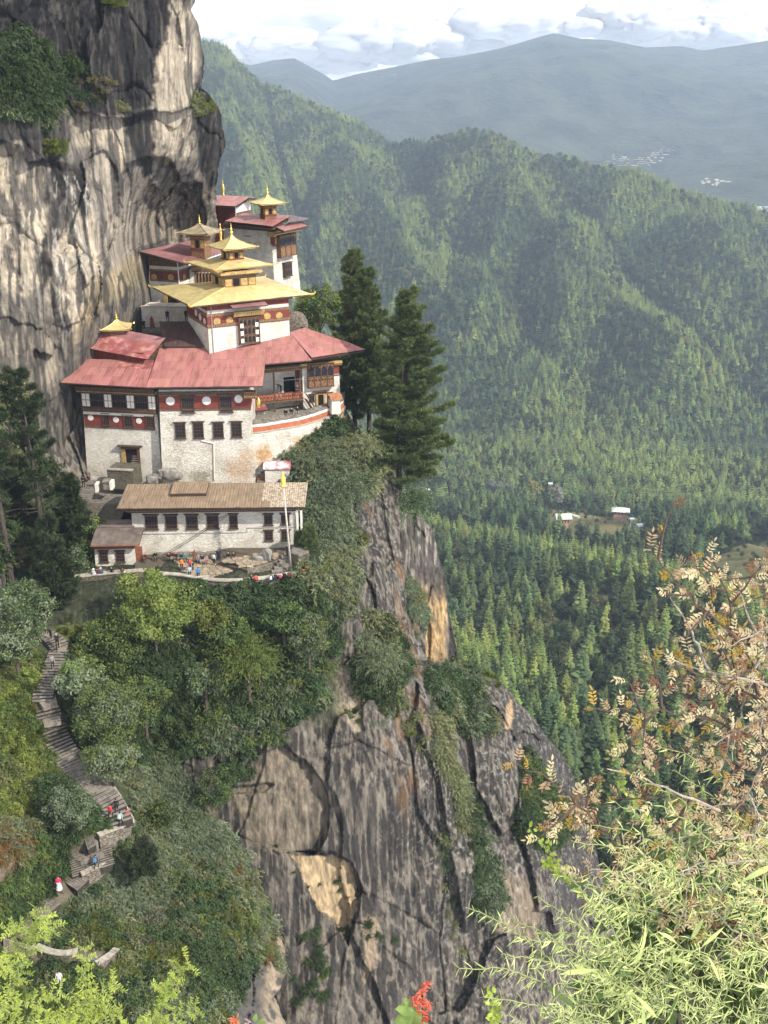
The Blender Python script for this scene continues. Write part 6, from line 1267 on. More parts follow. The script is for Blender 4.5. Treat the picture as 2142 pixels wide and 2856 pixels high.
# ---------------------------------------------------------------- upper temple (dull red roof)
uo = at(505, 860, 152); YU = -18.0; fU = Fr(uo, YU, .015); fUr = Fr(uo, YU+90, .015)
ut = thing('upper_temple', 'white temple with dull red sloping roof tucked under the overhanging cliff', 'building', uo)
uU = fU.pix(402, 840)[0]; HU = fU.pix(460, 742)[1]; body(ut, fU, (uU, 0), (fU.pix(417, 745)[0], -.05), HU, 8, M_plain, w0=-4)
z = [fU.pix(505, y)[1] for y in (788, 783, 760, 757, 748)]; tU = fU.pix(417, 745)[0]
for f_, a, b in ((fU, tU, .05), (fUr, -.05, 7.5)):
    dentils(ut, f_, a, b, z[0], .28, out=.14); strip('maroon_band', ut, f_, a, b, z[0]+.3, z[2], .05, M_redw); dentils(ut, f_, a, b, z[2]+.02, .24, out=.14); strip('timber_frieze', ut, f_, a, b, HU+.02, HU+1.3, .3, M_carvdk)
for x, y in ((430, 773), (477, 774)): disc(ut, fU, x, y, .45, M_goldp)
for x, y in ((513, 773), (538, 765)): disc(ut, fUr, x, y, .42, M_goldp)
window(ut, fU, 441, 453, 764, 782, 2, 2)
u0, w0 = fU.pix(470, 862, .02); u1, w1 = fU.pix(494, 818, .02); mb = MB(); mb.box(0, u1-u0, -.04, 0, 0, w1-w0); dr = part('doorway', mb, M_darkin, ut, fU.M(u0, w0))
for (a, b, c, d, m_) in ((u0-.55, u0-.02, w0+.2, w1+.2, M_goldp), (u1, u1+.3, w0, w1+.1, M_carvdk), (u0-.6, u1+.35, w1+.1, w1+.5, M_goldor), (u0-.9, u1+.5, w1+.8, w1+1.1, M_carvdk)): mb = MB(); mb.box(a, b, -.2, 0, c, d); part('door_frame', mb, m_, dr, fU.M())
A = at(389, 701, 151.5); B_ = at(526, 738, 148.6); C_ = at(629, 703, 156.5); nU = (B_-A).cross(C_-A).normalized()
def QU(px, py, h=0): return onplane(px, py, A+nU*h, nU)
roof(ut, A, B_, C_, QU(566, 664), 3, 7, M_maroonr, ribs=1, amp=.01)
mb = MB(); mb.tube([B_-ZUP*.1, C_-ZUP*.1], .09, 4); part('white_fascia', mb, M_offw, ut)
mb = MB(); mb.tube([fU.p(.1, HU+1, .4), fU.p(.1, 2.5, .25)], .09, 6); part('drainpipe', mb, M_offw, ut)
cupola(ut, 533, 697, 152.2, -18, 2.05, 2.2, 2.35, 1.15, 1.0, gold=M_giltd, label='weathered grey-gold pavilion on the dull red roof')
fg = Fr(at(541, 800, 155), 12); gu = fg.pix(604, 790)[0]; strip('gallery_wall', ut, fg, -.5, gu, -1.5, fg.pix(570, 752)[1], 0, M_plain, inn=3)
for i in range(6):
    a, w_ = fg.pix(549+i*9.0, 790); b = fg.pix(556+i*9.0, 762); strip('arched_opening', ut, fg, a, b[0], w_, b[1], .04, M_glass); mb = MB(); mb.box(-.10, .10, -.12, 0, 0, b[1]-w_+.3); part('gallery_post', mb, M_carved, ut, fg.M(a-.14, w_, 0))
dentils(ut, fg, -.2, gu-.2, fg.pix(570, 757)[1], .35, out=.2); strip('gilded_beam', ut, fg, -.2, gu-2, fg.pix(560, 752)[1], fg.pix(560, 744)[1], .3, M_goldp)
# upper court: stairs, low white walls
rw = thing('upper_retaining_wall', 'low whitewashed retaining wall below the upper temple door', 'wall', at(397, 925, 148)); fr_ = Fr(rw.location, -8, .03); ur = fr_.pix(532, 925)[0]; body(rw, fr_, (0, ur), (.1, ur), fr_.pix(440, 857)[1], 3.6, M_plain, w0=-1)
strip('coping', rw, fr_, 0, ur, fr_.pix(440, 857)[1], fr_.pix(440, 857)[1]+.12, .08, M_cap, inn=.6)
us_ = thing('upper_steps', 'stone steps leading up to the orange-framed door of the upper temple', 'steps', at(500, 895, 147))
for i in range(9):
    p = at(488+i*2.2-12, 905-i*5.2, 146.6+i*.45); mb = MB(); mb.box(-1.1, 1.1, 0, .7, -.5, 0); part('step', mb, M_plain if i % 2 == 0 else M_cap, us_, Matrix.Translation(p))
uc = link('upper_court', (lambda m: (m.prism([at(395, 920, 145), at(560, 920, 145), at(560, 905, 151), at(395, 905, 151)], .4), m.mesh('upper_court', M_step))[1])(MB()), kind='structure')
# ---------------------------------------------------------------- tower temple on the right
to = at(766, 790, 168); fT = Fr(to, 58.0, .03); fTl = Fr(to, -30.0, .03)
tw = thing('tower_temple', 'tall battered white tower temple with carved bay windows on the far rock spur', 'building', to)
uT = fT.pix(838, 790)[0]; tT = fT.pix(822, 665)[0]; HT = fT.pix(790, 640)[1]; dT = -fTl.pix(690, 740)[0]
mb = MB(); Bv = fT.B
Ld = fTl.U*(-9.5)
f0 = [to+ZUP*-3, fT.p(uT, -3), fT.p(uT, -3)+Ld, to+ZUP*-3+Ld]; f1 = [fT.p(0.0, HT)+fTl.B*0, fT.p(tT, HT), fT.p(tT, HT)+Ld*.97, fT.p(0, HT)+Ld*.97]
mb.hexa([f0[3], f0[0], f0[1], f0[2], f1[3], f1[0], f1[1], f1[2]]); part('wall', mb, M_white, tw)
zb = [fTl.pix(762, y)[1] for y in (688, 647, 640)]
for f_, a, b in ((fTl, -9.3, .02), (fT, -.02, tT+.4)):
    strip('maroon_band', tw, f_, a, b, zb[0]+.3, zb[1], .08, M_redw, inn=.3); dentils(tw, f_, a, b, zb[0], .28, out=.15); dentils(tw, f_, a, b, zb[1]+.01, .25, n0=.05, out=.15); strip('timber_frieze', tw, f_, a-.1, b+.1, HT+.05, HT+.7, .25, M_carvdk, inn=.4)
for x, y in ((712, 672), (740, 672)): disc(tw, fTl, x, y, .5, M_giltd, .10)
disc(tw, fT, 771, 673, .5, M_goldp, .10)
window(tw, fTl, 686, 700, 662, 676, 2, 2)
bay(tw, fT, 782, 827, 655, 713, 3, 1, .8, skirt=.45, label='carved bay window with three arches high on the tower'); bay(tw, fT, 795, 815, 733, 770, 3, 2, .45, wood=M_carvdk)
c0 = fT.pix(768, 657, .9); c1_ = fT.pix(842, 644, .9); dentils(tw, fT, c0[0], c1_[0], c0[1], .6, n0=.7, mats=[M_goldp, M_carvdk], step=.3, out=.5); strip('gilded_corner', tw, fTl, -.9, .5, fTl.pix(764, 660)[1], fTl.pix(764, 646)[1], .5, M_goldp)
A = at(627, 617, 170.5); B_ = at(762, 632, 165.2); C_ = at(811, 601.5, 171); D_ = at(678, 595.5, 176)
roof(tw, A, B_, C_, D_, 3, 8, M_redr, ribs=2, amp=.012); E_ = at(863, 612.5, 172); roof(tw, at(800, 622, 166.5), E_, at(858, 609, 175), C_+Vector((0, 0, .05)), 1, 3, M_brownr, ribs=1)
roof(tw, at(792, 645, 163.8), at(858, 630, 170), at(828, 618, 172), at(770, 634, 166), 2, 4, M_redr, ribs=2, amp=.012)
cupola(tw, 739, 603, 169.8, 30, 1.9, 1.7, 2.15, 1.15, 1.25, label='bright gilded pavilion on the tower roof')
bk = thing('back_temple', 'small red-roofed building behind the tower, wedged against the cliff', 'building', at(655, 600, 178)); fK = Fr(at(657, 612, 178), -22); mb = MB(); mb.box(-6, 0, 0, 5, -4, 2.4); part('wall', mb, M_redw, bk, fK.M()); strip('white_frieze', bk, Fr(fK.O, 68), 0, 5, 1.0, 2.3, .08, M_plain); dentils(bk, Fr(fK.O, 68), 0, 5, .5, .4, out=.15)
roof(bk, at(600, 573, 177.5), at(657, 576, 176), at(700, 549, 184), at(600, 544, 186), 2, 6, M_redr, ribs=2, amp=.012); roof(bk, at(690, 553, 180), at(720, 555, 180.5), at(702, 548, 184.5), at(699, 548.5, 184.3), 1, 2, M_brownr, ribs=1)
mb = MB(); mb.tube([at(657, 578, 176.2), at(658, 616, 174)], .08, 5); part('pipe', mb, M_greypost, bk)
for (px, py, Y, s, lab) in ((623, 546, 180, 1.9, 'small golden spire on the back red roof beside the cliff edge'), (616, 671, 157, 1.9, 'small golden spire rising behind the dull red roof')):
    t = thing('golden_spire', lab, 'spire', at(px, py, Y), group='small golden spires'); mb = MB(); mb.lathe([(.16*s*.7, 0), (.20*s*.7, .1), (.10*s*.7, .25), (.17*s*.7, .45*s), (.19*s*.7, .6*s), (.12*s*.7, .9*s), (.05, 1.0*s), (.08, 1.1*s), (.01, 1.3*s)], 12); part('spire_body', mb, M_finial, t, Matrix.Translation(t.location), True)
# hanging golden bell banner by the balcony
t = thing('golden_banner', 'golden victory banner standing before the carved balcony', 'ornament', at(722, 1136, 131.5)); M = Matrix.Translation(t.location); mb = MB(); mb.lathe([(.28, 0), (.10, .12), (.22, .25), (.24, .95), (.16, 1.0), (.10, 1.15), (.02, 1.35)], 12); part('banner_body', mb, M_finial, t, M, True); mb = MB(); mb.tube([(0, 0, 1.2), (0, 0, 3.6)], .03, 5); part('rod', mb, M_timber, t, M)
# ================================================================ terrace, walls, stairs
def ground_slab(name, pts, th, m, kind='structure'): return link(name, (lambda q: (q.prism(pts, th), q.mesh(name, m))[1])(MB()), kind=kind)
EDGE = [(440, 1610), (500, 1614), (545, 1621), (583, 1628), (642, 1631), (700, 1628), (745, 1622), (790, 1615), (832, 1607), (866, 1598), (884, 1585), (889, 1565), (888, 1538), (886, 1512)]
ed = resample([atz(x, y, TER+.0) for x, y in EDGE], 44)
back = [atz(888, 1500, TER), atz(828, 1538, TER), atz(600, 1543, TER), atz(376, 1546, TER), atz(376, 1608, TER)]
ground_slab('terrace_floor', ed+back, .5, M_joint)
# low path in front of the annex
lw = [atz(x, y, TER-.45) for x, y in ((105, 1652), (200, 1622), (262, 1612), (330, 1606), (400, 1602), (442, 1606))]
ground_slab('annex_path', lw+[atz(442, 1560, TER-.45), atz(270, 1560, TER-.45), atz(150, 1600, TER-.45), atz(80, 1640, TER-.45)], .5, M_joint)
ground_slab('middle_path', [atz(150, 1400, -48.3), atz(330, 1405, -48.3), atz(860, 1395, -48.3), atz(745, 1345, -47.9), atz(450, 1335, -48.1), atz(230, 1325, -48.1), atz(150, 1345, -48.2)], .8, M_step)
link('path_bank', (lambda q: (q.add([tuple(atz(150, 1400, -48.4)), tuple(atz(352, 1406, -48.4)), tuple(atz(300, 1560, -53.5)), tuple(atz(120, 1600, -53.5))], [(0, 3, 2, 1)]), q.mesh('path_bank', M_mossy))[1])(MB()), kind='structure')
# terrace parapet with cap stones, and the rubble wall below
def parapet(name, label, P, h, inw, below, capn, mwall, stain=None):
    t = thing(name, label, 'wall', P[0]); part('wall', ribbon(P, .18, -below, .08, h, inw), mwall, t)
    C = resample(P, capn)
    for a, b in zip(C[:-1], C[1:]):
        d = (b-a).normalized(); nn = Vector((d.y, -d.x, 0)); rz = random.uniform(-.02, .02); mb = MB(); lo_ = [a+d*.015+nn*.20, b-d*.015+nn*.20, b-d*.015-nn*(inw+.08), a+d*.015-nn*(inw+.08)]
        mb.hexa([p+ZUP*(h+rz) for p in lo_]+[p+ZUP*(h+.12+rz) for p in lo_]); part('cap_stone', mb, M_cap, t)
    return t
parapet('terrace_parapet', 'low curving stone parapet with pale cap stones around the paved terrace', ed, .42, .42, 3.4, 40, M_rubble)
parapet('path_wall', 'long low mossy stone wall below the annex with people sitting on it', lw, .35, .6, 2.6, 22, M_mossy)
lw2 = [p+Vector((0, -1.6, -2.4)) for p in lw]; part('moss_ledge', ribbon(lw2, .5, -3.5, .1, 0, 2.2), M_mossy, thing('lower_bank_wall', 'broad mossy masonry bank below the long low wall above the stair top', 'wall', lw2[0]))
# upper half-level: curved kerb, paving, steps and landing on the right
LV = TER+.75
kerb = [atz(x, y, LV) for x, y in ((690, 1590), (730, 1582), (765, 1570), (790, 1556), (812, 1540), (840, 1536))]
kt = thing('upper_terrace', 'raised right part of the terrace behind a curved stone kerb', 'terrace', kerb[0]); kt['kind'] = 'structure'; del kt['category']
kb = resample(kerb, 14); part('kerb', ribbon(kb, .05, -.78, 0, .06, .25), M_rubble, kt)
mb = MB(); mb.prism(kb+[atz(840, 1528, LV), atz(640, 1528, LV), atz(560, 1540, LV-.7), atz(600, 1570, LV-.68)], .4); part('raised_floor', mb, M_joint, kt)
ld = thing('terrace_steps', 'seven stone steps climbing from the terrace to the landing beside the flagpole', 'steps', atz(780, 1603, TER))
s0 = atz(775, 1601, TER); s1 = atz(822, 1601, TER); dq_ = at(818, 1552, s0.y+3.4)-s0
for i in range(8):
    t = i/7.; A = at(759+50*t, 1600-52*t, s0.y+3.3*t); B_ = at(781+40*t, 1606-46*t, s0.y+.2+3.3*t); hgt = .23*(i+1)
    u = (B_-A); u.z = 0; L_ = 2.0; u = u.normalized(); bk_ = Vector((-u.y, u.x, 0)); z = TER+.235*(i+1); A.z = 0; 
    lo_ = [A, A+u*L_, A+u*L_+bk_*.75, A+bk_*.75]; mb = MB(); mb.hexa([Vector((p.x, p.y, z-.9)) for p in lo_]+[Vector((p.x, p.y, z)) for p in lo_]); part('step', mb, M_step, ld)
LZ = TER+2.0; land = [atz(812, 1546, LZ), atz(834, 1552, LZ), atz(862, 1541, LZ), atz(852, 1530, LZ), atz(815, 1530, LZ)]
lt = thing('landing', 'sandy stone landing at the head of the terrace steps', 'landing', land[0]); mb = MB(); mb.prism(land, 1.8); part('base_wall', mb, M_mossy, lt); mb = MB(); mb.prism([p+ZUP*.16 for p in land], .15); part('floor', mb, M_step, lt); part('planted_bed_wall', (lambda q: (q.prism([atz(814, 1580, TER+.5), atz(850, 1590, TER+.5), atz(858, 1560, TER+.9), atz(820, 1555, TER+.9)], .6), q)[1])(MB()), M_mossy, lt)
# paving stones: uneven slabs, one object each
def paving(poly_px, z, sp, seed, parent, avoid=None, n_=300):
    rg = np.random.default_rng(seed); P = [atz(x, y, z) for x, y in poly_px]; xs = [p.x for p in P]; ys = [p.y for p in P]; poly = [(p.x, p.y) for p in P]
    gx = np.arange(min(xs), max(xs)+sp, sp); gy = np.arange(min(ys), max(ys)+sp, sp*.9); G = []
    for j, y in enumerate(gy):
        for x in gx: G.append((x+(j % 2)*sp/2+rg.uniform(-.32, .32)*sp, y+rg.uniform(-.32, .32)*sp))
    G = np.array(G); ins = poly_sd(G[:, 0], G[:, 1], poly) > sp*.25; cnt = 0
    for i in np.where(ins)[0]:
        if avoid and avoid(G[i]): continue
        c = G[i]; d = np.hypot(*(G-c).T); nb = np.argsort(d)[1:10]; cell = [(c[0]+sp*1.1*math.cos(a), c[1]+sp*1.1*math.sin(a)) for a in np.linspace(0, 6.283, 13)[:-1]]
        for k in nb:        # clip by bisectors
            mx_, my_ = (G[k]+c)/2; nx, ny = G[k]-c; out_ = []
            for q in range(len(cell)):
                a, b = cell[q], cell[(q+1) % len(cell)]; fa_ = (a[0]-mx_)*nx+(a[1]-my_)*ny; fb_ = (b[0]-mx_)*nx+(b[1]-my_)*ny
                if fa_ <= 0: out_.append(a)
                if fa_*fb_ < 0: t = fa_/(fa_-fb_); out_.append((a[0]+(b[0]-a[0])*t, a[1]+(b[1]-a[1])*t))
            cell = out_
            if len(cell) < 3: break
        if len(cell) < 3: continue
        k = .90; cell = [(c[0]+(x-c[0])*k, c[1]+(y-c[1])*k) for x, y in cell]; h = .04+rg.uniform(0, .03); zz = z+h; mb = MB(); n = len(cell)
        tilt = rg.uniform(-.02, .02, 2); tops = [(x, y, zz+(x-c[0])*tilt[0]+(y-c[1])*tilt[1]) for x, y in cell]; bots = [(x, y, z-.02) for x, y in cell]
        mb.add(tops+bots, [tuple(range(n))]+[(q, n+q, n+(q+1) % n, (q+1) % n) for q in range(n)]); part('paving_stone', mb, M_pave, parent); cnt += 1
        if cnt >= n_: break
    return cnt
pv = thing('terrace_paving', 'irregular sandy paving slabs', 'paving', atz(600, 1590, TER)); pv['kind'] = 'structure'; del pv['category']
print('paving', paving([(470, 1552), (600, 1552), (690, 1575), (690, 1592), (740, 1590), (775, 1600), (850, 1600), (800, 1608), (740, 1617), (640, 1624), (560, 1616), (480, 1606)], TER, .80, 5, pv, n_=290))
pv2 = thing('upper_paving', 'irregular paving slabs of the raised terrace', 'paving', kerb[0]); pv2['kind'] = 'structure'; del pv2['category']
paving([(600, 1562), (700, 1545), (800, 1532), (815, 1540), (790, 1553), (762, 1567), (730, 1579), (690, 1587)], LV, .75, 6, pv2, n_=150)
boulder('boulder', 'upright pale boulder on the raised terrace beside a flat one', atz(745, 1560, LV)+Vector((0, 0, .5)), (.58, .5, .75), M_bould, 11)
boulder('boulder', 'flat-topped pale boulder lying left of the upright one on the terrace', atz(722, 1560, LV)+Vector((0, 0, .25)), (.75, .55, .32), M_bould, 12)
bn = thing('stone_bench', 'low reddish stone bench along the foot of the long hall wall', 'bench', atz(560, 1556, TER)); A = atz(430, 1554, TER); B_ = atz(690, 1549, TER)
C = resample([A, B_], 16)
for a, b in zip(C[:-1], C[1:]):
    d = (b-a)*.98; mb = MB(); hh = .36+random.uniform(-.05, .05); mb.prism([a+ZUP*hh, a+d+ZUP*hh, a+d+ZUP*hh+Vector((0, .6, 0)), a+ZUP*hh+Vector((0, .6, 0))], hh+.02); part('bench_stone', mb, M_step, bn)
# flagpole
fp0 = atz(812, 1590, TER+.4); top = at(790, 1352, fp0.y-.2); fpo = thing('flagpole', 'tall weathered flagpole with a yellow finial standing on the terrace edge', 'flagpole', fp0)
mb = MB(); mb.tube([fp0, lerp3(fp0, top, .5), top], [.13, .11, .08], 8); part('pole', mb, M_pole, fpo, None, True); mb = MB(); mb.lathe([(.38, -.15), (.30, 0), (.20, .1), (.28, .25), (.28, .9), (.2, 1.0), (.12, 1.15), (.15, 1.3), (.02, 1.6)], 12); part('flagpole_finial', mb, mat('yellow_finial', (.62, .52, .12), (.5, .4, .1), scale=3, rough=.5), fpo, Matrix.Translation(top), True)
# stone box in front of the left wing door, low walls by the middle path
bx_ = thing('stone_platform', 'mossy stone platform built out below the dark doorway of the left wing', 'platform', at(301, 1352, Yf-2.6)); f_ = Fr(bx_.location, yaw-11.5, .02); ub = f_.pix(372, 1352)[0]; hb = f_.pix(330, 1312)[1]; body(bx_, f_, (0, ub), (.03, ub), hb, 3.0, M_mossy, w0=-.5)
for i in range(6): strip('cap_stone', bx_, f_, ub*i/6+.02, ub*(i+1)/6-.02, hb+.003, hb+.13, .12, M_cap, inn=.5)
for (x, y, w_) in ((243, 1368, 22), (288, 1362, 18)):
    p = at(x, y, 122.5); t = thing('low_wall', 'short low wall with a whitewashed end near the two standing figures, %s' % ('left one' if x < 260 else 'right one'), 'wall', p); mb = MB(); mb.box(0, w_*.045, 0, 1.2, -.2, .75); part('wall', mb, M_rubble, t, Matrix.Translation(p)); mb = MB(); mb.box(w_*.045+.005, w_*.045+.35, -.1, 1.1, -.2, .80); part('white_end', mb, M_offw, t, Matrix.Translation(p)); mb = MB(); mb.box(-.1, w_*.045, -.1, 1.3, .755, .85); part('cap_stone', mb, M_slate, t, Matrix.Translation(p))
rk_ = thing('roof_foot_rocks', 'orange-stained rocks at the foot of the great white block', 'rocks', at(480, 1325, Yf-1)); 
for i, (x, y, s) in enumerate(((475, 1322, 1.0), (455, 1318, .7), (497, 1328, .6), (425, 1335, .8), (440, 1328, .6))): boulder('rock', None, at(x, y, Yf-.6), (s, s*.6, s*.7), M_bould, 20+i, parent=rk_)
# ---------------------------------------------------------------- stairs
M_riser = mat('riser_painted_shade', (.050, .044, .038), (.028, .026, .022), scale=2.5, rough=1)  # step stone turned near-black: the shade on the risers is put into their colour
def flight(name, label, P, n, width, rise_vis=.20, m=None, curb=None):
    """P: (px,py,Y) points of the centre line from the top down; treads step down along it"""
    pts = [at(*p) for p in P]; C = resample(pts, n); t = thing(name, label, 'stairs', C[-1])
    for i in range(n):
        a, b = C[i], C[i+1]; d = (b-a); d.z = 0; d.normalize(); s = Vector((d.y, -d.x, 0)); w = width(i/n) if callable(width) else width
        dd = Vector((d.x, d.y, 0)); ln = Vector((b.x-a.x, b.y-a.y, 0)).length; rgx = random.Random(i+n); ww = w*rgx.uniform(.97, 1.03)
        # the tread: front edge towards the foot of the stairs, a little overhang casting shade on the riser
        z = a.z; q = [a-s*ww/2-dd*.02, a+s*ww/2-dd*.02, b+s*ww/2+dd*.03, b-s*ww/2+dd*.03]; q = [Vector((v.x, v.y, z)) for v in q]
        k = 3 if n < 80 else 2
        for j in range(k):
            f0, f1 = j/k+.006, (j+1)/k-.006; qq = [lerp3(q[0], q[1], f0), lerp3(q[0], q[1], f1), lerp3(q[3], q[2], f1), lerp3(q[3], q[2], f0)]; dz = rgx.uniform(-.012, .012)
            if (qq[1]-qq[0]).cross(qq[3]-qq[0]).z < 0: qq = qq[::-1]
            mb = MB(); mb.prism([v+ZUP*dz for v in qq], .035); part('tread_stone', mb, M_step, t)
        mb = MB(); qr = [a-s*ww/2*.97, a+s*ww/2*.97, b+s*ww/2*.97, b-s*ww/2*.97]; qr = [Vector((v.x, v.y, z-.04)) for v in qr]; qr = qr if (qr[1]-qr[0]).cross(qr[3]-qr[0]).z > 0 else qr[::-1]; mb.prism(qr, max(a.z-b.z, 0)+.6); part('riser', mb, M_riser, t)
    return t
def cdepth(px, py, up=.25):
    P = C_s(np.array([float(px)]), np.array([float(py)]))[0]; return float(P[1])-up
def cpath(L_): return [(x, y, cdepth(x, y, .35)) for x, y in L_]
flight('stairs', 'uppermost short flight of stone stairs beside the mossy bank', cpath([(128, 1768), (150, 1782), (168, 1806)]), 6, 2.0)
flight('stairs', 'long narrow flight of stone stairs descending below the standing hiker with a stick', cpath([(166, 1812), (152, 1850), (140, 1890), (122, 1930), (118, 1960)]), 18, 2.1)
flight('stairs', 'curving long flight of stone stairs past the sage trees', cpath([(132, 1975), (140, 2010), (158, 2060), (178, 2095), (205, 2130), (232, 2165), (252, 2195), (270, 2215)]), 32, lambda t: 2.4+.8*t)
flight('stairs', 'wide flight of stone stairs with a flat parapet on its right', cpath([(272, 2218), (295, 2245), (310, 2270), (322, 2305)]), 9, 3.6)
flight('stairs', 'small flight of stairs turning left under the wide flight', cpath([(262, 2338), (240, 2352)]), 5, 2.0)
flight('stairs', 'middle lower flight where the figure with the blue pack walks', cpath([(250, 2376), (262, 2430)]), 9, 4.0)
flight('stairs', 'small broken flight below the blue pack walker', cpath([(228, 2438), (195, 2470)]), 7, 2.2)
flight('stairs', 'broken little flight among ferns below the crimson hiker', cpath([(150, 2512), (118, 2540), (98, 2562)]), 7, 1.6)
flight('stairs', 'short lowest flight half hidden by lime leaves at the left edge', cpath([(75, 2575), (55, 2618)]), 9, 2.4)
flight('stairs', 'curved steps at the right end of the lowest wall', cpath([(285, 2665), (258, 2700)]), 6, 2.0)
for nm, lab, PP, cn in (('stair_parapet', 'flat pale parapet running down the right side of the wide stairs', [(290, 2180), (310, 2205), (330, 2235), (348, 2262), (366, 2290), (372, 2305)], 12),
                        ('stair_parapet', 'flat pale parapet crossing below the foot of the wide stairs', [(368, 2302), (340, 2316), (300, 2330), (276, 2340)], 8), ('stair_parapet', 'flat pale parapet beside the walker with the blue pack', [(300, 2385), (302, 2405), (285, 2420), (255, 2436), (228, 2450)], 9),
                        ('stair_parapet', 'stepped pale wall top at the bottom left below the lime branch', [(5, 2618), (40, 2640), (80, 2654), (100, 2650), (140, 2668), (180, 2672), (218, 2664)], 16), ('stair_parapet', 'curved pale wall top right of the bottom left lime branch', [(240, 2712), (275, 2698), (305, 2678), (330, 2655)], 9)):
    P = [at(x, y, cdepth(x, y, .5)) for x, y in PP]; P = resample(P, len(PP)*2); 
    if P[-1].x < P[0].x: P = P[::-1]
    parapet(nm, lab, P, .35, .35, 1.6, cn, M_rubble)
pd = thing('stair_landings', 'flat stone landings between the flights of the long stair', 'landing', at(240, 2370, 76)); pd['kind'] = 'structure'; del pd['category']
for PX in ([(98, 1945), (150, 1925), (160, 1960), (120, 1972)], [(112, 1985), (165, 1975), (170, 2010), (122, 2020)], [(170, 2098), (214, 2082), (222, 2105), (185, 2122)], [(228, 2185), (268, 2165), (280, 2185), (240, 2202)], [(232, 2336), (272, 2332), (275, 2360), (255, 2366)], [(176, 2388), (215, 2362), (262, 2360), (290, 2380), (225, 2402), (205, 2396)], [(275, 2235), (308, 2215), (325, 2232), (290, 2252)], [(160, 1792), (190, 1790), (185, 1810), (160, 1815)]):
    cxm = sum(p[0] for p in PX)/len(PX); cym = sum(p[1] for p in PX)/len(PX); c = at(cxm, cym, cdepth(cxm, cym, .35)); pts = [onplane(x, y, c, ZUP) for x, y in PX][::-1]; mb = MB(); mb.prism(pts if (pts[1]-pts[0]).cross(pts[2]-pts[1]).z > 0 else pts[::-1], .5); part('landing_slab', mb, M_step, pd)
# steps at the far left by the tall conifer
ls = thing('stairs', 'dark flight of steps behind the reddish trunk of the tall left conifer', 'stairs', at(110, 1610, 113))
for i in range(11): p = at(92+3.5*i, 1612-6.6*i, 111.5+.42*i); mb = MB(); mb.box(0, 1.9, 0, .8, -.4, 0); part('tread_stone', mb, M_step, ls, Matrix.Translation(p))
l2 = thing('stairs', 'shadowy steps below the two figures standing on the middle path', 'stairs', at(230, 1385, 119.5))
for i in range(5): p = at(222-2*i, 1368+6*i, 121.0-.4*i); mb = MB(); mb.box(0, 1.6, 0, .6, -.4, 0); part('tread_stone', mb, M_slate, l2, Matrix.Translation(p))
# ================================================================ valley houses
def ground_hit(px, py):
    Yq = np.linspace(300, 2600, 4000); x, y, z = ray(px, py); X = x/y*Yq; Z = z/y*Yq; T_ = terrain_z(X, Yq); i = int(np.argmax(Z < T_)); return Vector((X[i], Yq[i], T_[i]))
def vhouse(label, px, py, wpx, hpx, yaw, mroof, mwall, cat='house', hip=False, gy=.45):
    g = ground_hit(px, py); s = (g.y*CP-g.z*SP)/FPX; w = wpx*s; d = w*.7; h = hpx*s*.5; o = thing('farm_house', label, cat, g); M = Matrix.Translation(g+ZUP*4.5) @ Matrix.Rotation(math.radians(yaw), 4, 'Z')
    mb = MB(); mb.box(-w*.36, w*.36, -d*.36, d*.36, -9, h); part('wall', mb, mwall, o, M)
    mb = MB(); r = h*.75
    if hip: mb.frust(-w/2, w/2, -d/2, d/2, h, -w*.22, w*.22, -d*.04, d*.04, h+r)
    else: mb.add([(-w/2, -d/2, h), (w/2, -d/2, h), (w/2, 0, h+r), (-w/2, 0, h+r), (w/2, d/2, h), (-w/2, d/2, h), (-w/2, 0, h-.3), (w/2, 0, h-.3)], [(0, 1, 2, 3), (3, 2, 4, 5), (0, 3, 5), (1, 4, 2), (0, 5, 4, 1)])
    part('roof', mb, mroof, o, M)
    for k in range(4): mb = MB(); x = -w*.27+k*w*.18; mb.box(x-w*.04, x+w*.04, -d*.36-.15, -d*.36, h*.25, h*.72); part('window', mb, M_timber, o, M)
    return g
M_vr = mat('valley_roof_pale', (.46, .48, .44), (.34, .38, .32), scale=.3, rough=.6); M_vr2 = mat('valley_roof_grey', (.42, .42, .43), (.28, .28, .30), scale=.5, rough=.6); M_vw = mat('valley_wall', (.45, .28, .20), (.3, .2, .15), scale=.4)
vhouse('farmhouse with pale green-white roof and reddish walls in the forest clearing', 1568, 1476, 46, 34, 8, M_vr, M_vw)
vhouse('larger white-roofed farmhouse to the right of the forest clearing', 1729, 1450, 50, 22, -12, M_vr, M_vw, hip=True); vhouse('grey-roofed farmhouse among trees, lowest of the three', 1793, 1490, 36, 16, 5, M_vr2, M_vw, hip=True)
vhouse('tiny white hut above the clearing, among the conifers', 1534, 1368, 13, 12, 0, M_vr, M_vr); vhouse('tiny blue-roofed hut between the two right farmhouses', 1761, 1468, 12, 8, 0, mat('blue_sheet', (.35, .5, .7), (.3, .45, .65), scale=1), M_vr2); vhouse('small pale roof at the forest edge beyond the big pine', 1192, 1382, 14, 8, 0, M_vr, M_vr2)
g = ground_hit(1603, 1460); tn = thing('greenhouse', 'white tunnel greenhouse lying beside the pale-roofed farmhouse', 'greenhouse', g); mb = MB(); s = (g.y*CP-g.z*SP)/FPX; k = 10; vs = []
for x in (-13*s, 13*s):
    for i in range(k+1): a = math.pi*i/k; vs.append((x, -5.5*s*math.cos(a), 6*s*math.sin(a)+1))
mb.add(vs, [(i, k+1+i, k+2+i, i+1) for i in range(k)]+[tuple(range(k+1)), tuple(range(2*k+1, k, -1))]); part('cover', mb, M_vr, tn, Matrix.Translation(g+ZUP*4) @ Matrix.Rotation(math.radians(-40), 4, 'Z'))
rg_ = np.random.default_rng(44)
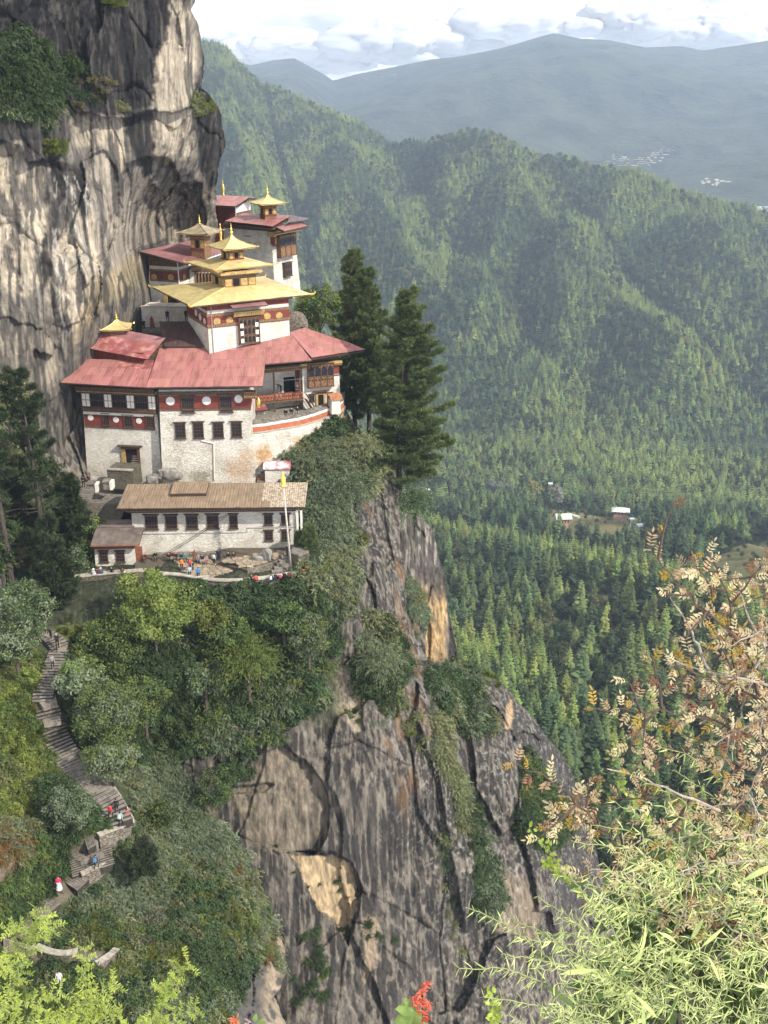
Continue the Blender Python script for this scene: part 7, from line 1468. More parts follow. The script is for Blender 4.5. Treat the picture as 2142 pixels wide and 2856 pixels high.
for (px, py, s, m_, lab) in ((1368, 1392, 1.35, M_grey, 'grey-leaved tree left of a pair in the valley'), (1392, 1395, 1.3, M_grey, 'grey-leaved tree, middle of three in the valley'), (1417, 1400, 1.3, M_grey, 'grey-leaved tree nearest the yellow-topped tree'), (1550, 1425, 1.7, M_grey, 'tall bleached grey tree just above the farmhouse clearing'), (1488, 1400, 1.5, M_yel, 'yellow-topped broad tree above the valley clearing')):
    g = ground_hit(px, py); k = round_tree_np(rg_, 15, 4.2, 900, .8); t = thing('valley_tree', lab, 'tree', g); Mx = Matrix.Translation(g) @ Matrix.Scale(s, 4); cr = k[2] == 0
    link('crown', mesh_np('crown', k[0], k[1][cr], [m_]), t, Mx); link('trunk', mesh_np('trunk', k[0][-4:], np.array([(0, 1, 2), (1, 3, 2)]), [M_bark]), t, Mx)
# ================================================================ people
def fig_mesh(pose):
    """one continuous figure, about 1.7 m; returns mesh with slots skin, hair, top, trousers, shoes"""
    J = {'pel': (0, 0, .95), 'wai': (0, -.01, 1.10), 'che': (0, .0, 1.32), 'nec': (0, 0, 1.47), 'hea': (0, -.01, 1.60), 'top': (0, 0, 1.70)}
    for s, n in ((-1, 'l'), (1, 'r')):
        J.update({n+'sh': (s*.18, 0, 1.40), n+'el': (s*.25, .03, 1.13), n+'wr': (s*.25, -.06, .90), n+'ha': (s*.25, -.09, .82), n+'hi': (s*.10, 0, .90), n+'kn': (s*.11, -.02, .50), n+'an': (s*.11, .02, .09), n+'to': (s*.12, -.15, .04)})
    def mv(keys, d):
        for k in keys: J[k] = tuple(a+b for a, b in zip(J[k], d))
    if pose == 'walk':
        J['lkn'] = (-.11, -.18, .55); J['lan'] = (-.11, -.12, .13); J['lto'] = (-.12, -.28, .10); J['rkn'] = (.11, .05, .50); J['ran'] = (.11, .24, .14); J['rto'] = (.12, .10, .04); J['lwr'] = (-.26, .12, .92); J['lha'] = (-.26, .14, .84); J['rwr'] = (.24, -.24, 1.02); J['rha'] = (.24, -.31, .97)
    if pose == 'sit':
        for k in J: J[k] = (J[k][0], J[k][1], J[k][2]-.50)
        for s, n in ((-1, 'l'), (1, 'r')):
            J[n+'hi'] = (s*.11, -.02, .44); J[n+'kn'] = (s*.14, -.45, .47); J[n+'an'] = (s*.13, -.44, .08); J[n+'to'] = (s*.14, -.60, .03); J[n+'el'] = (s*.24, -.08, .66); J[n+'wr'] = (s*.12, -.30, .60); J[n+'ha'] = (s*.06, -.37, .58)
        mv(['che', 'nec', 'hea', 'top'], (0, -.04, 0))
    if pose == 'bend':
        for k, v in (('wai', (0, -.10, 1.05)), ('che', (0, -.28, 1.18)), ('nec', (0, -.42, 1.22)), ('hea', (0, -.53, 1.22)), ('top', (0, -.62, 1.20))): J[k] = v
        for s, n in ((-1, 'l'), (1, 'r')): J[n+'sh'] = (s*.18, -.36, 1.18); J[n+'el'] = (s*.20, -.42, .90); J[n+'wr'] = (s*.12, -.50, .72); J[n+'ha'] = (s*.08, -.55, .65)
    if pose == 'lean': mv(['wai', 'che', 'nec', 'hea', 'top', 'lsh', 'rsh'], (0, .0, 0)); J['lwr'] = (-.06, -.26, 1.12); J['lha'] = (0, -.29, 1.12); J['rwr'] = (.10, -.24, 1.15); J['rha'] = (.03, -.28, 1.14)
    R = {'pel': .145, 'wai': .125, 'che': .145, 'nec': .062, 'hea': .098, 'top': .06}
    for n in 'lr': R.update({n+'sh': .075, n+'el': .048, n+'wr': .034, n+'ha': .036, n+'hi': .095, n+'kn': .062, n+'an': .044, n+'to': .040})
    E = [('pel', 'wai'), ('wai', 'che'), ('che', 'nec'), ('nec', 'hea'), ('hea', 'top')]
    for n in 'lr': E += [('che', n+'sh'), (n+'sh', n+'el'), (n+'el', n+'wr'), (n+'wr', n+'ha'), ('pel', n+'hi'), (n+'hi', n+'kn'), (n+'kn', n+'an'), (n+'an', n+'to')]
    names = list(J); tmp = bpy.data.meshes.new('tmp'); tmp.from_pydata([J[k] for k in names], [(names.index(a), names.index(b)) for a, b in E], [])
    o = bpy.data.objects.new('tmp', tmp); COL.objects.link(o); md = o.modifiers.new('s', 'SKIN'); 
    sv = tmp.skin_vertices[0].data
    for i, k in enumerate(names): sv[i].radius = (R[k]*(1.25 if k in ('pel', 'che', 'wai') else 1), R[k]*(.85 if k in ('pel', 'wai', 'che') else 1)); sv[i].use_root = (k == 'pel')
    sb = o.modifiers.new('u', 'SUBSURF'); sb.levels = 1; sb.render_levels = 1
    dg = bpy.context.evaluated_depsgraph_get(); ev_ = o.evaluated_get(dg); me = bpy.data.meshes.new_from_object(ev_); bpy.data.objects.remove(o); me.name = 'figure_'+pose
    # fingers, nose
    vs = [tuple(v.co) for v in me.vertices]; fs = [tuple(p.vertices) for p in me.polygons]
    jn = {k: np.array(v) for k, v in J.items()}; pts = np.array(vs); cent = np.array([pts[list(f)].mean(0) for f in fs]); mi = []
    def segd(c, a, b): a, b = jn[a], jn[b]; t = np.clip(((c-a)@(b-a))/((b-a)@(b-a)+1e-9), 0, 1); return np.linalg.norm(c-a-(b-a)*t)
    up = jn['top']-jn['hea']; up = up/np.linalg.norm(up)
    for c in cent:
        best = min(((segd(c, a, b)-min(R[a], R[b])*.6, a, b) for a, b in E)); a, b = best[1], best[2]
        if b in ('hea', 'top'):
            h = (c-jn['hea'])@up; fwd = -c[1]+jn['hea'][1]; mi.append(1 if (h > .035 or fwd < .02) and h > -.06 else 0)
        elif a[1:] == 'wr' : mi.append(0)
        elif b in ('nec',): mi.append(2)
        elif a[1:] in ('hi', 'kn') or b[1:] == 'hi' : mi.append(3)
        elif a[1:] == 'an': mi.append(4)
        elif (a, b) == ('pel', 'wai'): mi.append(2 if c[2] > jn['pel'][2]-.02 else 3)
        else: mi.append(2)
    mb = MB(); mb.v = vs; mb.f = fs; mb.m = mi
    for n, s in (('l', -1), ('r', 1)):
        d = jn[n+'ha']-jn[n+'wr']; d /= np.linalg.norm(d); sd_ = np.cross(d, [0, 0, 1.]) if abs(d[2]) < .9 else np.array([0, 1., 0]); sd_ /= np.linalg.norm(sd_); dn_ = np.cross(sd_, d)
        for k, (off, ln) in enumerate(((-.022, .062), (-.008, .072), (.007, .068), (.021, .052))):
            b0 = jn[n+'ha']+sd_*off; mb.tube([b0, b0+d*ln*.55, b0+d*ln*.9-dn_*.02], [.009, .0085, .006], 5, 0)
        b0 = jn[n+'wr']+(jn[n+'ha']-jn[n+'wr'])*.5+sd_*.025; mb.tube([b0, b0+sd_*.03+d*.02, b0+sd_*.035+d*.05], [.011, .010, .007], 5, 0)
    hf = jn['hea']+np.array([0, -.10, -.005]); mb.add([tuple(hf+np.array([-.015, .01, -.02])), tuple(hf+np.array([.015, .01, -.02])), tuple(hf+np.array([0, .01, .03])), tuple(hf+np.array([0, -.025, -.015]))], [(0, 1, 3), (1, 2, 3), (2, 0, 3)], 0)
    for s in (-1, 1): e = hf+np.array([s*.035, .012, .022]); mb.add([tuple(e+np.array(q)) for q in ((-.012, 0, -.006), (.012, 0, -.006), (.012, 0, .006), (-.012, 0, .006))], [(0, 1, 2, 3)], 1)
    mb.add([tuple(hf+np.array(q)) for q in ((-.022, .008, -.05), (.022, .008, -.05), (.018, .006, -.042), (-.018, .006, -.042))], [(0, 1, 2, 3)], 5)
    return mb.mesh('figure_'+pose, [None]*0 or [bpy.data.materials.new('slot') for _ in range(6)], True)
FIG = {p: fig_mesh(p) for p in ('stand', 'walk', 'sit', 'bend', 'lean')}
CLM = {}
def cm(rgb):
    k = tuple(rgb)
    if k not in CLM: CLM[k] = mat('cloth_%02d' % len(CLM), k, tuple(x*.7 for x in k), scale=9, rough=.85, space='obj')
    return CLM[k]
SKIN = mat('skin', (.42, .26, .18), (.36, .21, .14), scale=6, rough=.6, space='obj'); LIPS = mat('lips', (.35, .12, .10), scale=5, rough=.6)
BLK = (.015, .015, .018); NVY = (.02, .03, .07); MRN = (.16, .02, .04); RED = (.45, .05, .05); WHT = (.75, .74, .72); BLU = (.03, .20, .55); GRY = (.25, .25, .26); BRN = (.22, .10, .06); ORG = (.75, .22, .03); TEAL = (.04, .22, .20); PNK = (.6, .2, .25); LBL = (.35, .5, .6); KHK = (.3, .25, .17)
def person(label, pose, px, py, Y, face, top, bot=BLK, hair=BLK, shoes=BLK, sc=1.0, pack=None, skirt=None, Z=None, hat=None, stick=False, group=None):
    """px,py: where feet (or seat) touch; face: heading in degrees, 0 = towards the photographer, 90 = to the right"""
    p = atz(px, py, Z) if Z is not None else at(px, py, Y)
    if pose == 'sit': p = p-ZUP*.42*sc
    M = Matrix.Translation(p) @ Matrix.Rotation(math.radians(face), 4, 'Z') @ Matrix.Scale(sc, 4)
    o = link('person', FIG[pose], None, M, label=label, cat='person', group=group)
    for i, m_ in enumerate((SKIN, cm(hair), cm(top), cm(bot), cm(shoes), LIPS)): o.material_slots[i].link = 'OBJECT'; o.material_slots[i].material = m_
    dz = -.50 if pose == 'sit' else 0; yb = .17 if pose != 'sit' else .14
    if pack: mb = MB(); mb.frust(-.15, .15, yb-.05, yb+.14, 1.02+dz, -.12, .12, yb-.05, yb+.06, 1.42+dz); mb.box(-.10, .10, yb+.12, yb+.17, 1.06+dz, 1.22+dz); part('backpack', mb, cm(pack), o, M)
    if skirt:
        mb = MB(); mb.lathe([(.30, .28), (.24, .6), (.19, .95), (.21, 1.05)], 14) if pose != 'sit' else mb.lathe([(.34, .05), (.34, .40), (.22, .56)], 14, (0, -.2, 0)); part('robe', mb, cm(skirt), o, M)
    if hat: mb = MB(); mb.lathe([(.19, 1.64+dz), (.11, 1.66+dz), (.10, 1.75+dz), (.04, 1.78+dz)], 12, (0, -.02 if pose != 'sit' else -.06, 0)); part('hat', mb, cm(hat), o, M)
    if stick: mb = MB(); mb.tube([(.27, -.32, .0), (.25, -.16, 1.15)], .018, 5); part('walking_stick', mb, M_goldp, o, M)
    return o
T0 = TER+.05; S_ = 1.0
def P_(label, pose, px, py, face, top, **k): return person(label, pose, px, py, None, face, top, Z=k.pop('Z', T0), sc=k.pop('sc', .93), **k)
P_('seated person in purple and red on the bench beside the plank door', 'sit', 407, 1557, -20, MRN, Z=T0+.4, bot=BLK, pack=None)
P_('dark-clad seated person just right of the purple one, half behind the tree', 'sit', 434, 1553, 10, BLK, Z=T0+.4)
P_('seated person in black leftmost of the four on the bench behind the tree top', 'sit', 471, 1556, 0, BLK, Z=T0+.4)
P_('seated person in dark maroon with a pale bag in the middle of the bench', 'sit', 480, 1552, 10, MRN, Z=T0+.4, bot=KHK)
P_('seated person in black with dark hair, right of the maroon one', 'sit', 491, 1555, -10, BLK, Z=T0+.4)
P_('seated person in navy beside one in green on the bench', 'sit', 506, 1556, 0, NVY, Z=T0+.4)
P_('seated person in a green jacket on the bench', 'sit', 516, 1556, 10, TEAL, Z=T0+.4)
P_('standing person in a long brown robe against the long white wall', 'stand', 544, 1567, 170, BRN, skirt=BRN)
P_('seated person in grey and black right of the brown robe', 'sit', 553, 1560, 0, GRY, Z=T0+.4)
P_('seated person with light trousers between grey and patterned neighbours', 'sit', 564, 1561, 0, BLK, Z=T0+.4, bot=GRY)
P_('seated person in a patterned white and maroon scarf beside the orange cloth', 'sit', 577, 1563, -10, (.4, .3, .3), Z=T0+.4, bot=MRN)
P_('standing person with a white jacket and black trousers near the bench', 'stand', 597, 1577, 150, WHT, shoes=WHT)
P_('tall standing person all in dark navy by the wall', 'stand', 610, 1566, 160, NVY, bot=NVY)
P_('dark figure standing close beside the tall navy one', 'stand', 613, 1564, 180, BLK)
P_('seated person in black with grey trousers at the right of the bench', 'sit', 637, 1554, 0, BLK, Z=T0+.4, bot=GRY)
P_('seated person in maroon top rightmost on the bench', 'sit', 652, 1554, -15, (.07, .03, .03), Z=T0+.4, bot=(.06, .06, .07))
P_('small seated person in brown and white crouching before the bench', 'sit', 629, 1570, 90, (.25, .16, .12), hair=(.5, .45, .4), bot=BRN, sc=.75)
P_('person in a grey hooded top bending forward in the middle of the terrace', 'bend', 539, 1589, -70, GRY)
P_('person in red with a patterned bag in front of the bending one', 'stand', 531, 1593, 60, RED, pack=MRN)
P_('person in a light blue jacket near the terrace parapet, half behind leaves', 'stand', 530, 1613, 20, LBL, pack=BLU)
P_('person in a bright blue jacket standing by the terrace parapet', 'stand', 554, 1617, 200, BLU)
P_('person in orange half hidden by the tree top on the terrace', 'stand', 508, 1592, 0, ORG)
for lab, px, py, f, c, kw in (('person in black reclining on the left part of the curved parapet', 700, 1618, 110, BLK, {}), ('person in bright red sitting on the curved parapet', 714, 1618, 180, (.65, .10, .04), {}), ('person in black with a white backpack on the parapet', 756, 1616, 180, BLK, {'pack': WHT}), ('person in dark clothes right of the white backpack', 769, 1614, 170, BLK, {'pack': NVY}),
                              ('person in pink and white with a red backpack on the parapet', 782, 1612, 180, (.6, .45, .5), {'pack': RED}), ('person in black between the red backpack and the maroon pack', 793, 1610, 180, BLK, {}), ('person in maroon with yellow straps on the parapet near the flagpole', 807, 1608, 180, MRN, {'pack': (.12, .03, .05)}), ('person in dark red sitting alone on the parapet corner', 848, 1600, 200, (.28, .02, .05), {})):
    P_(lab, 'sit', px, py, f, c, Z=TER+.54, **kw)
P_('person in black climbing at the head of the terrace steps by the flagpole', 'walk', 802, 1553, 30, BLK, Z=TER+1.75)
for lab, px, py, c, kw in (('person in white and pale blue at the left end of the low wall', 261, 1603, (.6, .65, .75), {'bot': WHT, 'hat': WHT}), ('person in maroon behind the white-clad one on the low wall', 271, 1600, MRN, {}), ('person in a blue jacket and straw hat on the low wall', 281, 1600, (.05, .12, .35), {'hat': (.6, .5, .3)}), ('person in black with a white badge in the middle of the low wall', 311, 1597, BLK, {'hair': GRY}), ('person in maroon with white trousers on the low wall by the annex corner', 342, 1598, (.14, .03, .04), {'bot': WHT})):
    P_(lab, 'sit', px, py, 170, c, Z=TER-.0, **kw)
person('uniformed figure in black standing on the middle path', 'lean', 234, 1361, 123.5, 10, BLK, bot=BLK, hat=BLK, sc=.95); person('person in dark maroon facing the uniformed figure on the middle path', 'lean', 249, 1356, 124.5, -30, (.10, .03, .04), skirt=(.08, .03, .04), sc=.9)
person('monk in dark red climbing the court beside the rock', 'walk', 425, 915, 147, 150, (.30, .03, .05), skirt=(.25, .03, .04)); person('dark figure at the rock foot left of the red monk', 'stand', 402, 925, 146, 30, BLK); person('dark figure standing above the brown passage roof', 'stand', 468, 898, 146.5, 0, NVY, Z=None); person('figure in black beside the golden temple wall above the passage', 'stand', 520, 897, 146.5, 30, BLK)
for lab, x, y in (('leftmost of three dark figures sitting inside the curved parapet', 797, 1158), ('middle one of three dark figures inside the curved parapet', 813, 1155), ('rightmost dark figure with pale sleeves inside the curved parapet', 830, 1151)):
    person(lab, 'sit', x, y-3, 133.0, 0, BLK, bot=BLK if x < 820 else GRY)
person('person in dark blue bending on the carved balcony', 'bend', 784, 1096, 137.5, -60, NVY)
person('person crouching at the right end of the balcony', 'sit', 829, 1088, 137.6, 0, (.1, .05, .05))
def on_c(px, py): return cdepth(px, py, .9)
person('hiker in black with white hair and a long stick on the stair landing', 'stand', 161, 1806, on_c(161, 1806), 20, BLK, hair=WHT, stick=True); person('hiker in black bending on the topmost stairs', 'bend', 143, 1780, on_c(143, 1780), -40, BLK)
person('hiker in grey halfway down the narrow stairs, partly behind leaves', 'walk', 148, 1866, on_c(148, 1866), 20, GRY); person('hiker in a red shirt and black trousers on the wide stairs', 'walk', 309, 2284, on_c(309, 2275), 160, (.6, .06, .06)); person('hiker in black at the top of the wide stairs by the parapet', 'walk', 326, 2268, on_c(326, 2262), 190, BLK, pack=BLK)
person('hiker with pale green pack near the foot of the wide stairs', 'walk', 338, 2304, on_c(338, 2296), 170, (.3, .4, .4), pack=(.5, .6, .55)); person('hiker in red standing at the parapet corner of the wide stairs', 'stand', 357, 2296, on_c(357, 2290), 200, RED)
person('hiker with a blue backpack on the middle lower flight', 'walk', 270, 2424, on_c(270, 2416), 170, (.06, .10, .16), pack=(.10, .25, .40)); person('hiker in a crimson top and white skirt among bushes left of the stairs', 'walk', 166, 2486, on_c(166, 2476), 20, (.55, .03, .12), bot=WHT, pack=None, skirt=WHT)
person('figure in white low down among the bushes at bottom left', 'stand', 168, 2752, on_c(168, 2742), 10, WHT, bot=WHT)
person('monk in orange seated by the trunk of the tall left conifer', 'sit', 108, 1624, 110, 0, ORG, bot=ORG); person('white-clad figure behind the reddish trunk at left', 'stand', 128, 1634, 109.5, 0, WHT, bot=WHT, hair=BLK)
# ================================================================ plants right in front of the viewpoint
def lances(p, d, u, l, w, bend=.25):
    """curved ribbons: p base, d direction, u face normal, l length, w width (arrays)"""
    n = len(p); d = d/np.linalg.norm(d, axis=1)[:, None]; s = np.cross(d, u); s /= np.linalg.norm(s, axis=1)[:, None]+1e-9; u = np.cross(s, d); R = []
    for t, ww in ((0, .12), (.25, .85), (.55, 1.0), (.82, .5), (1, .02)):
        c = p+d*(l*t)[:, None]-u*(l*bend*t*t)[:, None]; R += [c-s*(w*ww/2)[:, None]+u*(w*.12*ww)[:, None], c+s*(w*ww/2)[:, None]+u*(w*.12*ww)[:, None]]
    V = np.stack(R, 1).reshape(-1, 3); i = np.arange(n)[:, None]*10; F = np.concatenate([np.stack([i[:, 0]+2*k, i[:, 0]+2*k+1, i[:, 0]+2*k+3, i[:, 0]+2*k+2], -1) for k in range(4)])
    return V, F
NL = {}
NL['pink'] = mat('autumn_leaf_pink', (.46, .33, .20), (.28, .19, .10), scale=45, rough=.6, trans=.35, rnd=.2, lo=.3, hi=.7)
NL['gold'] = mat('autumn_leaf_gold', (.46, .27, .05), (.26, .20, .04), scale=30, rough=.6, trans=.45, rnd=.2)
NL['cream'] = mat('autumn_leaf_cream', (.58, .47, .30), (.36, .30, .16), scale=40, rough=.6, trans=.35, rnd=.15)
NL['red'] = mat('autumn_leaf_red', (.27, .13, .07), (.16, .08, .04), scale=30, rough=.6, trans=.35, rnd=.2)
NL['green'] = mat('willowy_leaf', (.56, .58, .24), (.28, .33, .10), scale=12, rough=.55, trans=.35, rnd=.25, lo=.3, hi=.7)
NL['deep'] = mat('willowy_leaf_deep', (.11, .18, .05), (.06, .10, .03), scale=12, rough=.6, trans=.3, rnd=.25)
NL['limey'] = mat('lime_leaflets', (.44, .50, .09), (.22, .30, .05), scale=14, rough=.5, trans=.45, rnd=.2)
M_twig = mat('grey_twig', (.42, .36, .31), (.16, .12, .10), scale=25, rough=.9); M_dtw = mat('dark_twig', (.10, .065, .05), (.05, .035, .03), scale=25, rough=.9); M_stem = mat('green_stem', (.30, .32, .14), (.18, .20, .09), scale=20, rough=.8)
def curve(P, n, rg, amp=.01):
    P = [at(*p) for p in P]; C = resample(P, n)
    for k in range(2): C = [C[0]]+[(C[i-1]+C[i]*2+C[i+1])/4 for i in range(1, n)]+[C[n]]
    return [c+Vector(rg.normal(size=3)*amp) for c in C]
def tube_part(name, curves, r0, r1, m, parent, kind=None):
    mb = MB()
    for C in curves: n = len(C); mb.tube(C, [r0+(r1-r0)*i/(n-1) for i in range(n)], 5)
    return part(name, mb, m, parent, **({'kind': kind} if kind else {}))
TOCAM = np.array([0, -.75, .66])
def pinnate(rg, C, step, ll, names, parent, acc, single=0, every=1):
    """compound leaves of opposite leaflets along curve C"""
    n = len(C); k = 0
    for i in range(1, n):
        if i % every: continue
        c = np.array(C[i]); t = np.array(C[i]-C[i-1]); t /= np.linalg.norm(t)
        for sgn in (1, -1):
            if rg.random() < .28: continue
            side = np.cross(t, TOCAM)*sgn; side /= np.linalg.norm(side); d = t*.7+side*1.0+rg.normal(size=3)*.35; d /= np.linalg.norm(d); L0 = ll*rg.uniform(.5, 1.15); npair = 4
            m = names[min(int(rg.random()**1.3*len(names)), len(names)-1)]; up = TOCAM+rg.normal(size=3)*.45; pp = []; dd = []; 
            for q in range(npair):
                b = c+d*L0*(.25+.75*q/npair)
                sd_ = np.cross(d, up); sd_ /= np.linalg.norm(sd_)
                for s2 in (1, -1): pp.append(b); dd.append(d*.55+sd_*s2*1.0)
            pp.append(c+d*L0); dd.append(d)
            ln = L0*.36*np.array([.7, .7, .95, .95, 1, 1, .95, .95, 1.0])*rg.uniform(.9, 1.1, 9); acc.setdefault(m, []).append((np.array(pp), np.array(dd)+rg.normal(size=(9, 3))*.12, np.repeat(up[None], 9, 0)+rg.normal(size=(9, 3))*.25, ln, ln*.38)); k += 1
    return k
def flush(acc, parent, nsingle, name_s, name_m, rg, bend=.25):
    for m, L_ in acc.items():
        idx = rg.permutation(len(L_)); ks = max(1, int(nsingle*len(L_)/sum(len(v) for v in acc.values())))
        for i in idx[:ks]:
            V, F = lances(*L_[i], bend); part_o = link(name_s, mesh_np(name_s, V, F, [NL[m]]), parent)
        rest_ = [L_[i] for i in idx[ks:]]
        if rest_:
            V, F = lances(*[np.concatenate([r[j] for r in rest_]) for j in range(5)], bend); link(name_m, mesh_np(name_m, V, F, [NL[m]]), parent, kind='stuff')
rg = np.random.default_rng(91)
au = thing('autumn_shrub', 'foreground shrub with pinkish cream and orange autumn leaves at the right edge', 'shrub', at(2250, 2500, 4.3))
BR = [[(2180, 1990, 4.2), (2060, 1790, 4.1), (1960, 1700, 4.0), (1880, 1610, 3.95), (1812, 1535, 3.9)], [(2060, 1960, 4.2), (2042, 1800, 4.15), (2035, 1680, 4.1), (2005, 1590, 4.1), (1975, 1545, 4.1)], [(1990, 1660, 4.05), (1975, 1610, 4.0), (1955, 1595, 4.0)],
      [(2200, 1850, 4.4), (2100, 1760, 4.3), (2000, 1800, 4.2), (1920, 1828, 4.1)], [(2200, 1620, 4.3), (2120, 1660, 4.3), (2060, 1700, 4.2)], [(2200, 1560, 4.4), (2150, 1570, 4.4), (2125, 1640, 4.4)], [(2200, 1980, 4.1), (2000, 1900, 4.0), (1930, 1880, 3.9), (1880, 1850, 3.9)],
      [(2200, 2100, 4.0), (2000, 2010, 3.9), (1850, 1985, 3.9), (1740, 1985, 3.8), (1668, 1978, 3.8)], [(2200, 2060, 4.3), (2080, 2040, 4.2), (1950, 1960, 4.1), (1890, 1935, 4.1)], [(1790, 2430, 4.0), (1700, 2330, 3.9), (1600, 2230, 3.85), (1530, 2170, 3.8), (1445, 2130, 3.75)],
      [(1690, 2330, 3.9), (1640, 2270, 3.9), (1560, 2280, 3.9), (1540, 2300, 3.9)], [(2200, 2290, 4.1), (2000, 2240, 4.0), (1850, 2220, 3.9), (1720, 2230, 3.9), (1640, 2265, 3.9)], [(2200, 2180, 4.2), (2050, 2130, 4.1), (1900, 2100, 4.0), (1780, 2060, 3.9)],
      [(2200, 2400, 4.0), (2000, 2400, 3.9), (1850, 2440, 3.8), (1740, 2480, 3.8), (1650, 2510, 3.75)], [(2200, 2340, 4.2), (2050, 2310, 4.1), (1900, 2330, 4.0), (1800, 2380, 3.9)], [(2200, 2500, 3.9), (2050, 2520, 3.8), (1900, 2560, 3.8), (1800, 2540, 3.8)], [(2150, 2260, 3.9), (2080, 2360, 3.85), (2020, 2480, 3.8), (1960, 2600, 3.75)], [(2200, 2030, 3.9), (2130, 2120, 3.9), (2080, 2230, 3.9), (2010, 2300, 3.9)], [(2200, 1700, 3.9), (2140, 1770, 3.9), (2110, 1860, 3.9)], [(1820, 2470, 3.8), (1700, 2420, 3.8), (1600, 2440, 3.8)], [(2200, 1900, 3.8), (2150, 1960, 3.8), (2060, 2040, 3.8), (1990, 2070, 3.8)], [(2200, 2640, 3.8), (2060, 2610, 3.8), (1950, 2500, 3.8)]]
acc = {}; CV = []; nm = ['cream', 'cream', 'pink', 'cream', 'pink', 'gold', 'pink', 'red']
for B in BR:
    L_ = sum(math.hypot(a[0]-b[0], a[1]-b[1]) for a, b in zip(B[:-1], B[1:])); C = curve(B, max(5, int(L_/26)), rg, .006); CV.append(C)
    pinnate(rg, C, 1, .070, nm, au, acc)
    for q in range(int(L_/85)):     # side twigs
        i = rg.integers(1, len(C)-1); t = (C[i]-C[i-1]).normalized(); s = Vector(np.cross(t, TOCAM)).normalized()*(1 if rg.random() < .5 else -1); C2 = [C[i]+(t*.75+s*.9)*.042*k+Vector(rg.normal(size=3)*.004) for k in range(int(rg.integers(3, 7)))]; CV.append(C2); pinnate(rg, C2, 1, .062, nm, au, acc)
tube_part('branches', CV[:60], .0065, .0028, M_dtw, au, 'stuff'); tube_part('twigs', CV[60:], .004, .002, M_twig, au, 'stuff')
BARE = [[(2200, 1935, 4.0), (2080, 1892, 4.0), (1950, 1870, 4.0), (1880, 1840, 4.0), (1820, 1812, 4.0)], [(1975, 1870, 4.0), (1945, 1800, 4.0), (1915, 1730, 4.0), (1873, 1667, 4.0)], [(2120, 1840, 4.1), (2085, 1920, 4.1), (2060, 2010, 4.1), (2040, 2120, 4.0)], [(2010, 2260, 3.8), (1880, 2210, 3.8), (1770, 2160, 3.8), (1690, 2143, 3.8)], [(2200, 2395, 3.7), (2100, 2405, 3.7), (2010, 2410, 3.7), (1880, 2440, 3.7)], [(1560, 2210, 3.85), (1568, 2185, 3.85), (1572, 2170, 3.85)], [(2142, 1800, 4.0), (2100, 1750, 4.0), (2060, 1648, 4.0)]]
tube_part('bare_branches', [curve(B, 12, rg, .004) for B in BARE], .0062, .0022, M_twig, au, 'stuff'); print('autumn leaves', sum(len(v) for v in acc.values())); flush(acc, au, 150, 'leaf', 'leaves', rg)
# willowy green shrub
wl_ = thing('willowy_shrub', 'foreground shrub of narrow pale green willowy leaves filling the lower right corner', 'shrub', at(2200, 3000, 3.6))
acc = {}; CV = []
TIPS = [(1308, 2532, 3.3), (1282, 2702, 3.2), (1420, 2560, 3.4), (1400, 2660, 3.3), (1500, 2500, 3.5), (1560, 2440, 3.6), (1600, 2350, 3.6), (1650, 2300, 3.7), (1700, 2230, 3.8), (1760, 2160, 3.8), (1830, 2080, 3.9), (1880, 2150, 3.9), (1350, 2780, 3.2), (1420, 2830, 3.1), (1500, 2700, 3.2), (1460, 2620, 3.3), (1560, 2560, 3.4)]
for k in range(110):
    b = rg.random(); x = 1480+660*rg.random()**.8; lo_y = np.interp(x, [1450, 1600, 1750, 1900, 2142], [2640, 2430, 2290, 2180, 2160]); TIPS.append((x, lo_y+(2856-lo_y)*rg.random()**.8+20, 3.9-.9*rg.random()))
for k, (x, y, Yq) in enumerate(TIPS):
    L_ = rg.uniform(230, 420) if k < 17 else rg.uniform(120, 300); a = rg.uniform(.15, .75) if k < 17 else rg.uniform(-.2, 1.2); ex, ey = x+L_*math.cos(a), y+L_*math.sin(a); mx_, my_ = (x+ex)/2-10, (y+ey)/2-L_*.10
    if k >= 17 and rg.random() < .4: ex = x-L_*.3*rg.random(); ey = y+L_
    C = curve([(ex, ey, Yq+.25), (mx_, my_, Yq+.1), (x, y, Yq)], max(6, int(L_/15)), rg, .003); CV.append(C); n = len(C)
    for i in range(1, n):
        t = np.array(C[i]-C[i-1]); t /= np.linalg.norm(t); f = i/n
        for s in range(3):
            sd_ = np.cross(t, TOCAM)*(1 if s % 2 else -1); sd_ /= np.linalg.norm(sd_); d = t*rg.uniform(.5, 1.2)+sd_*rg.uniform(.3, 1.1)+rg.normal(size=3)*.3+np.array([0, 0, -.1]); l = rg.uniform(.025, .088)*(1.1-.6*f); mname = 'green' if rg.random() < (.85 if Yq < 3.6 else .6) else 'deep'
            acc.setdefault(mname, []).append((np.array(C[i])[None], d[None], (TOCAM+rg.normal(size=3)*.7)[None], np.array([l]), np.array([l*rg.uniform(.065, .11)])))
for k in range(24):    # larger broad blades
    x = rg.uniform(1560, 2142); lo_y = np.interp(x, [1500, 1700, 1900, 2142], [2560, 2400, 2350, 2250]); y = rg.uniform(lo_y, 2900); c = np.array(at(x, y, rg.uniform(3.0, 3.5))); d = np.array([rg.normal(), rg.normal()*.4, rg.normal()*.9+.3]); l = rg.uniform(.09, .17)
    acc.setdefault('green' if rg.random() < .8 else 'deep', []).append((c[None], d[None], (TOCAM+rg.normal(size=3)*.5)[None], np.array([l]), np.array([l*.13])))
tube_part('stems', CV, .0035, .0016, M_stem, wl_, 'stuff'); print('willow leaves', sum(len(v) for v in acc.values())); flush(acc, wl_, 140, 'leaf', 'leaves', rg, .3)
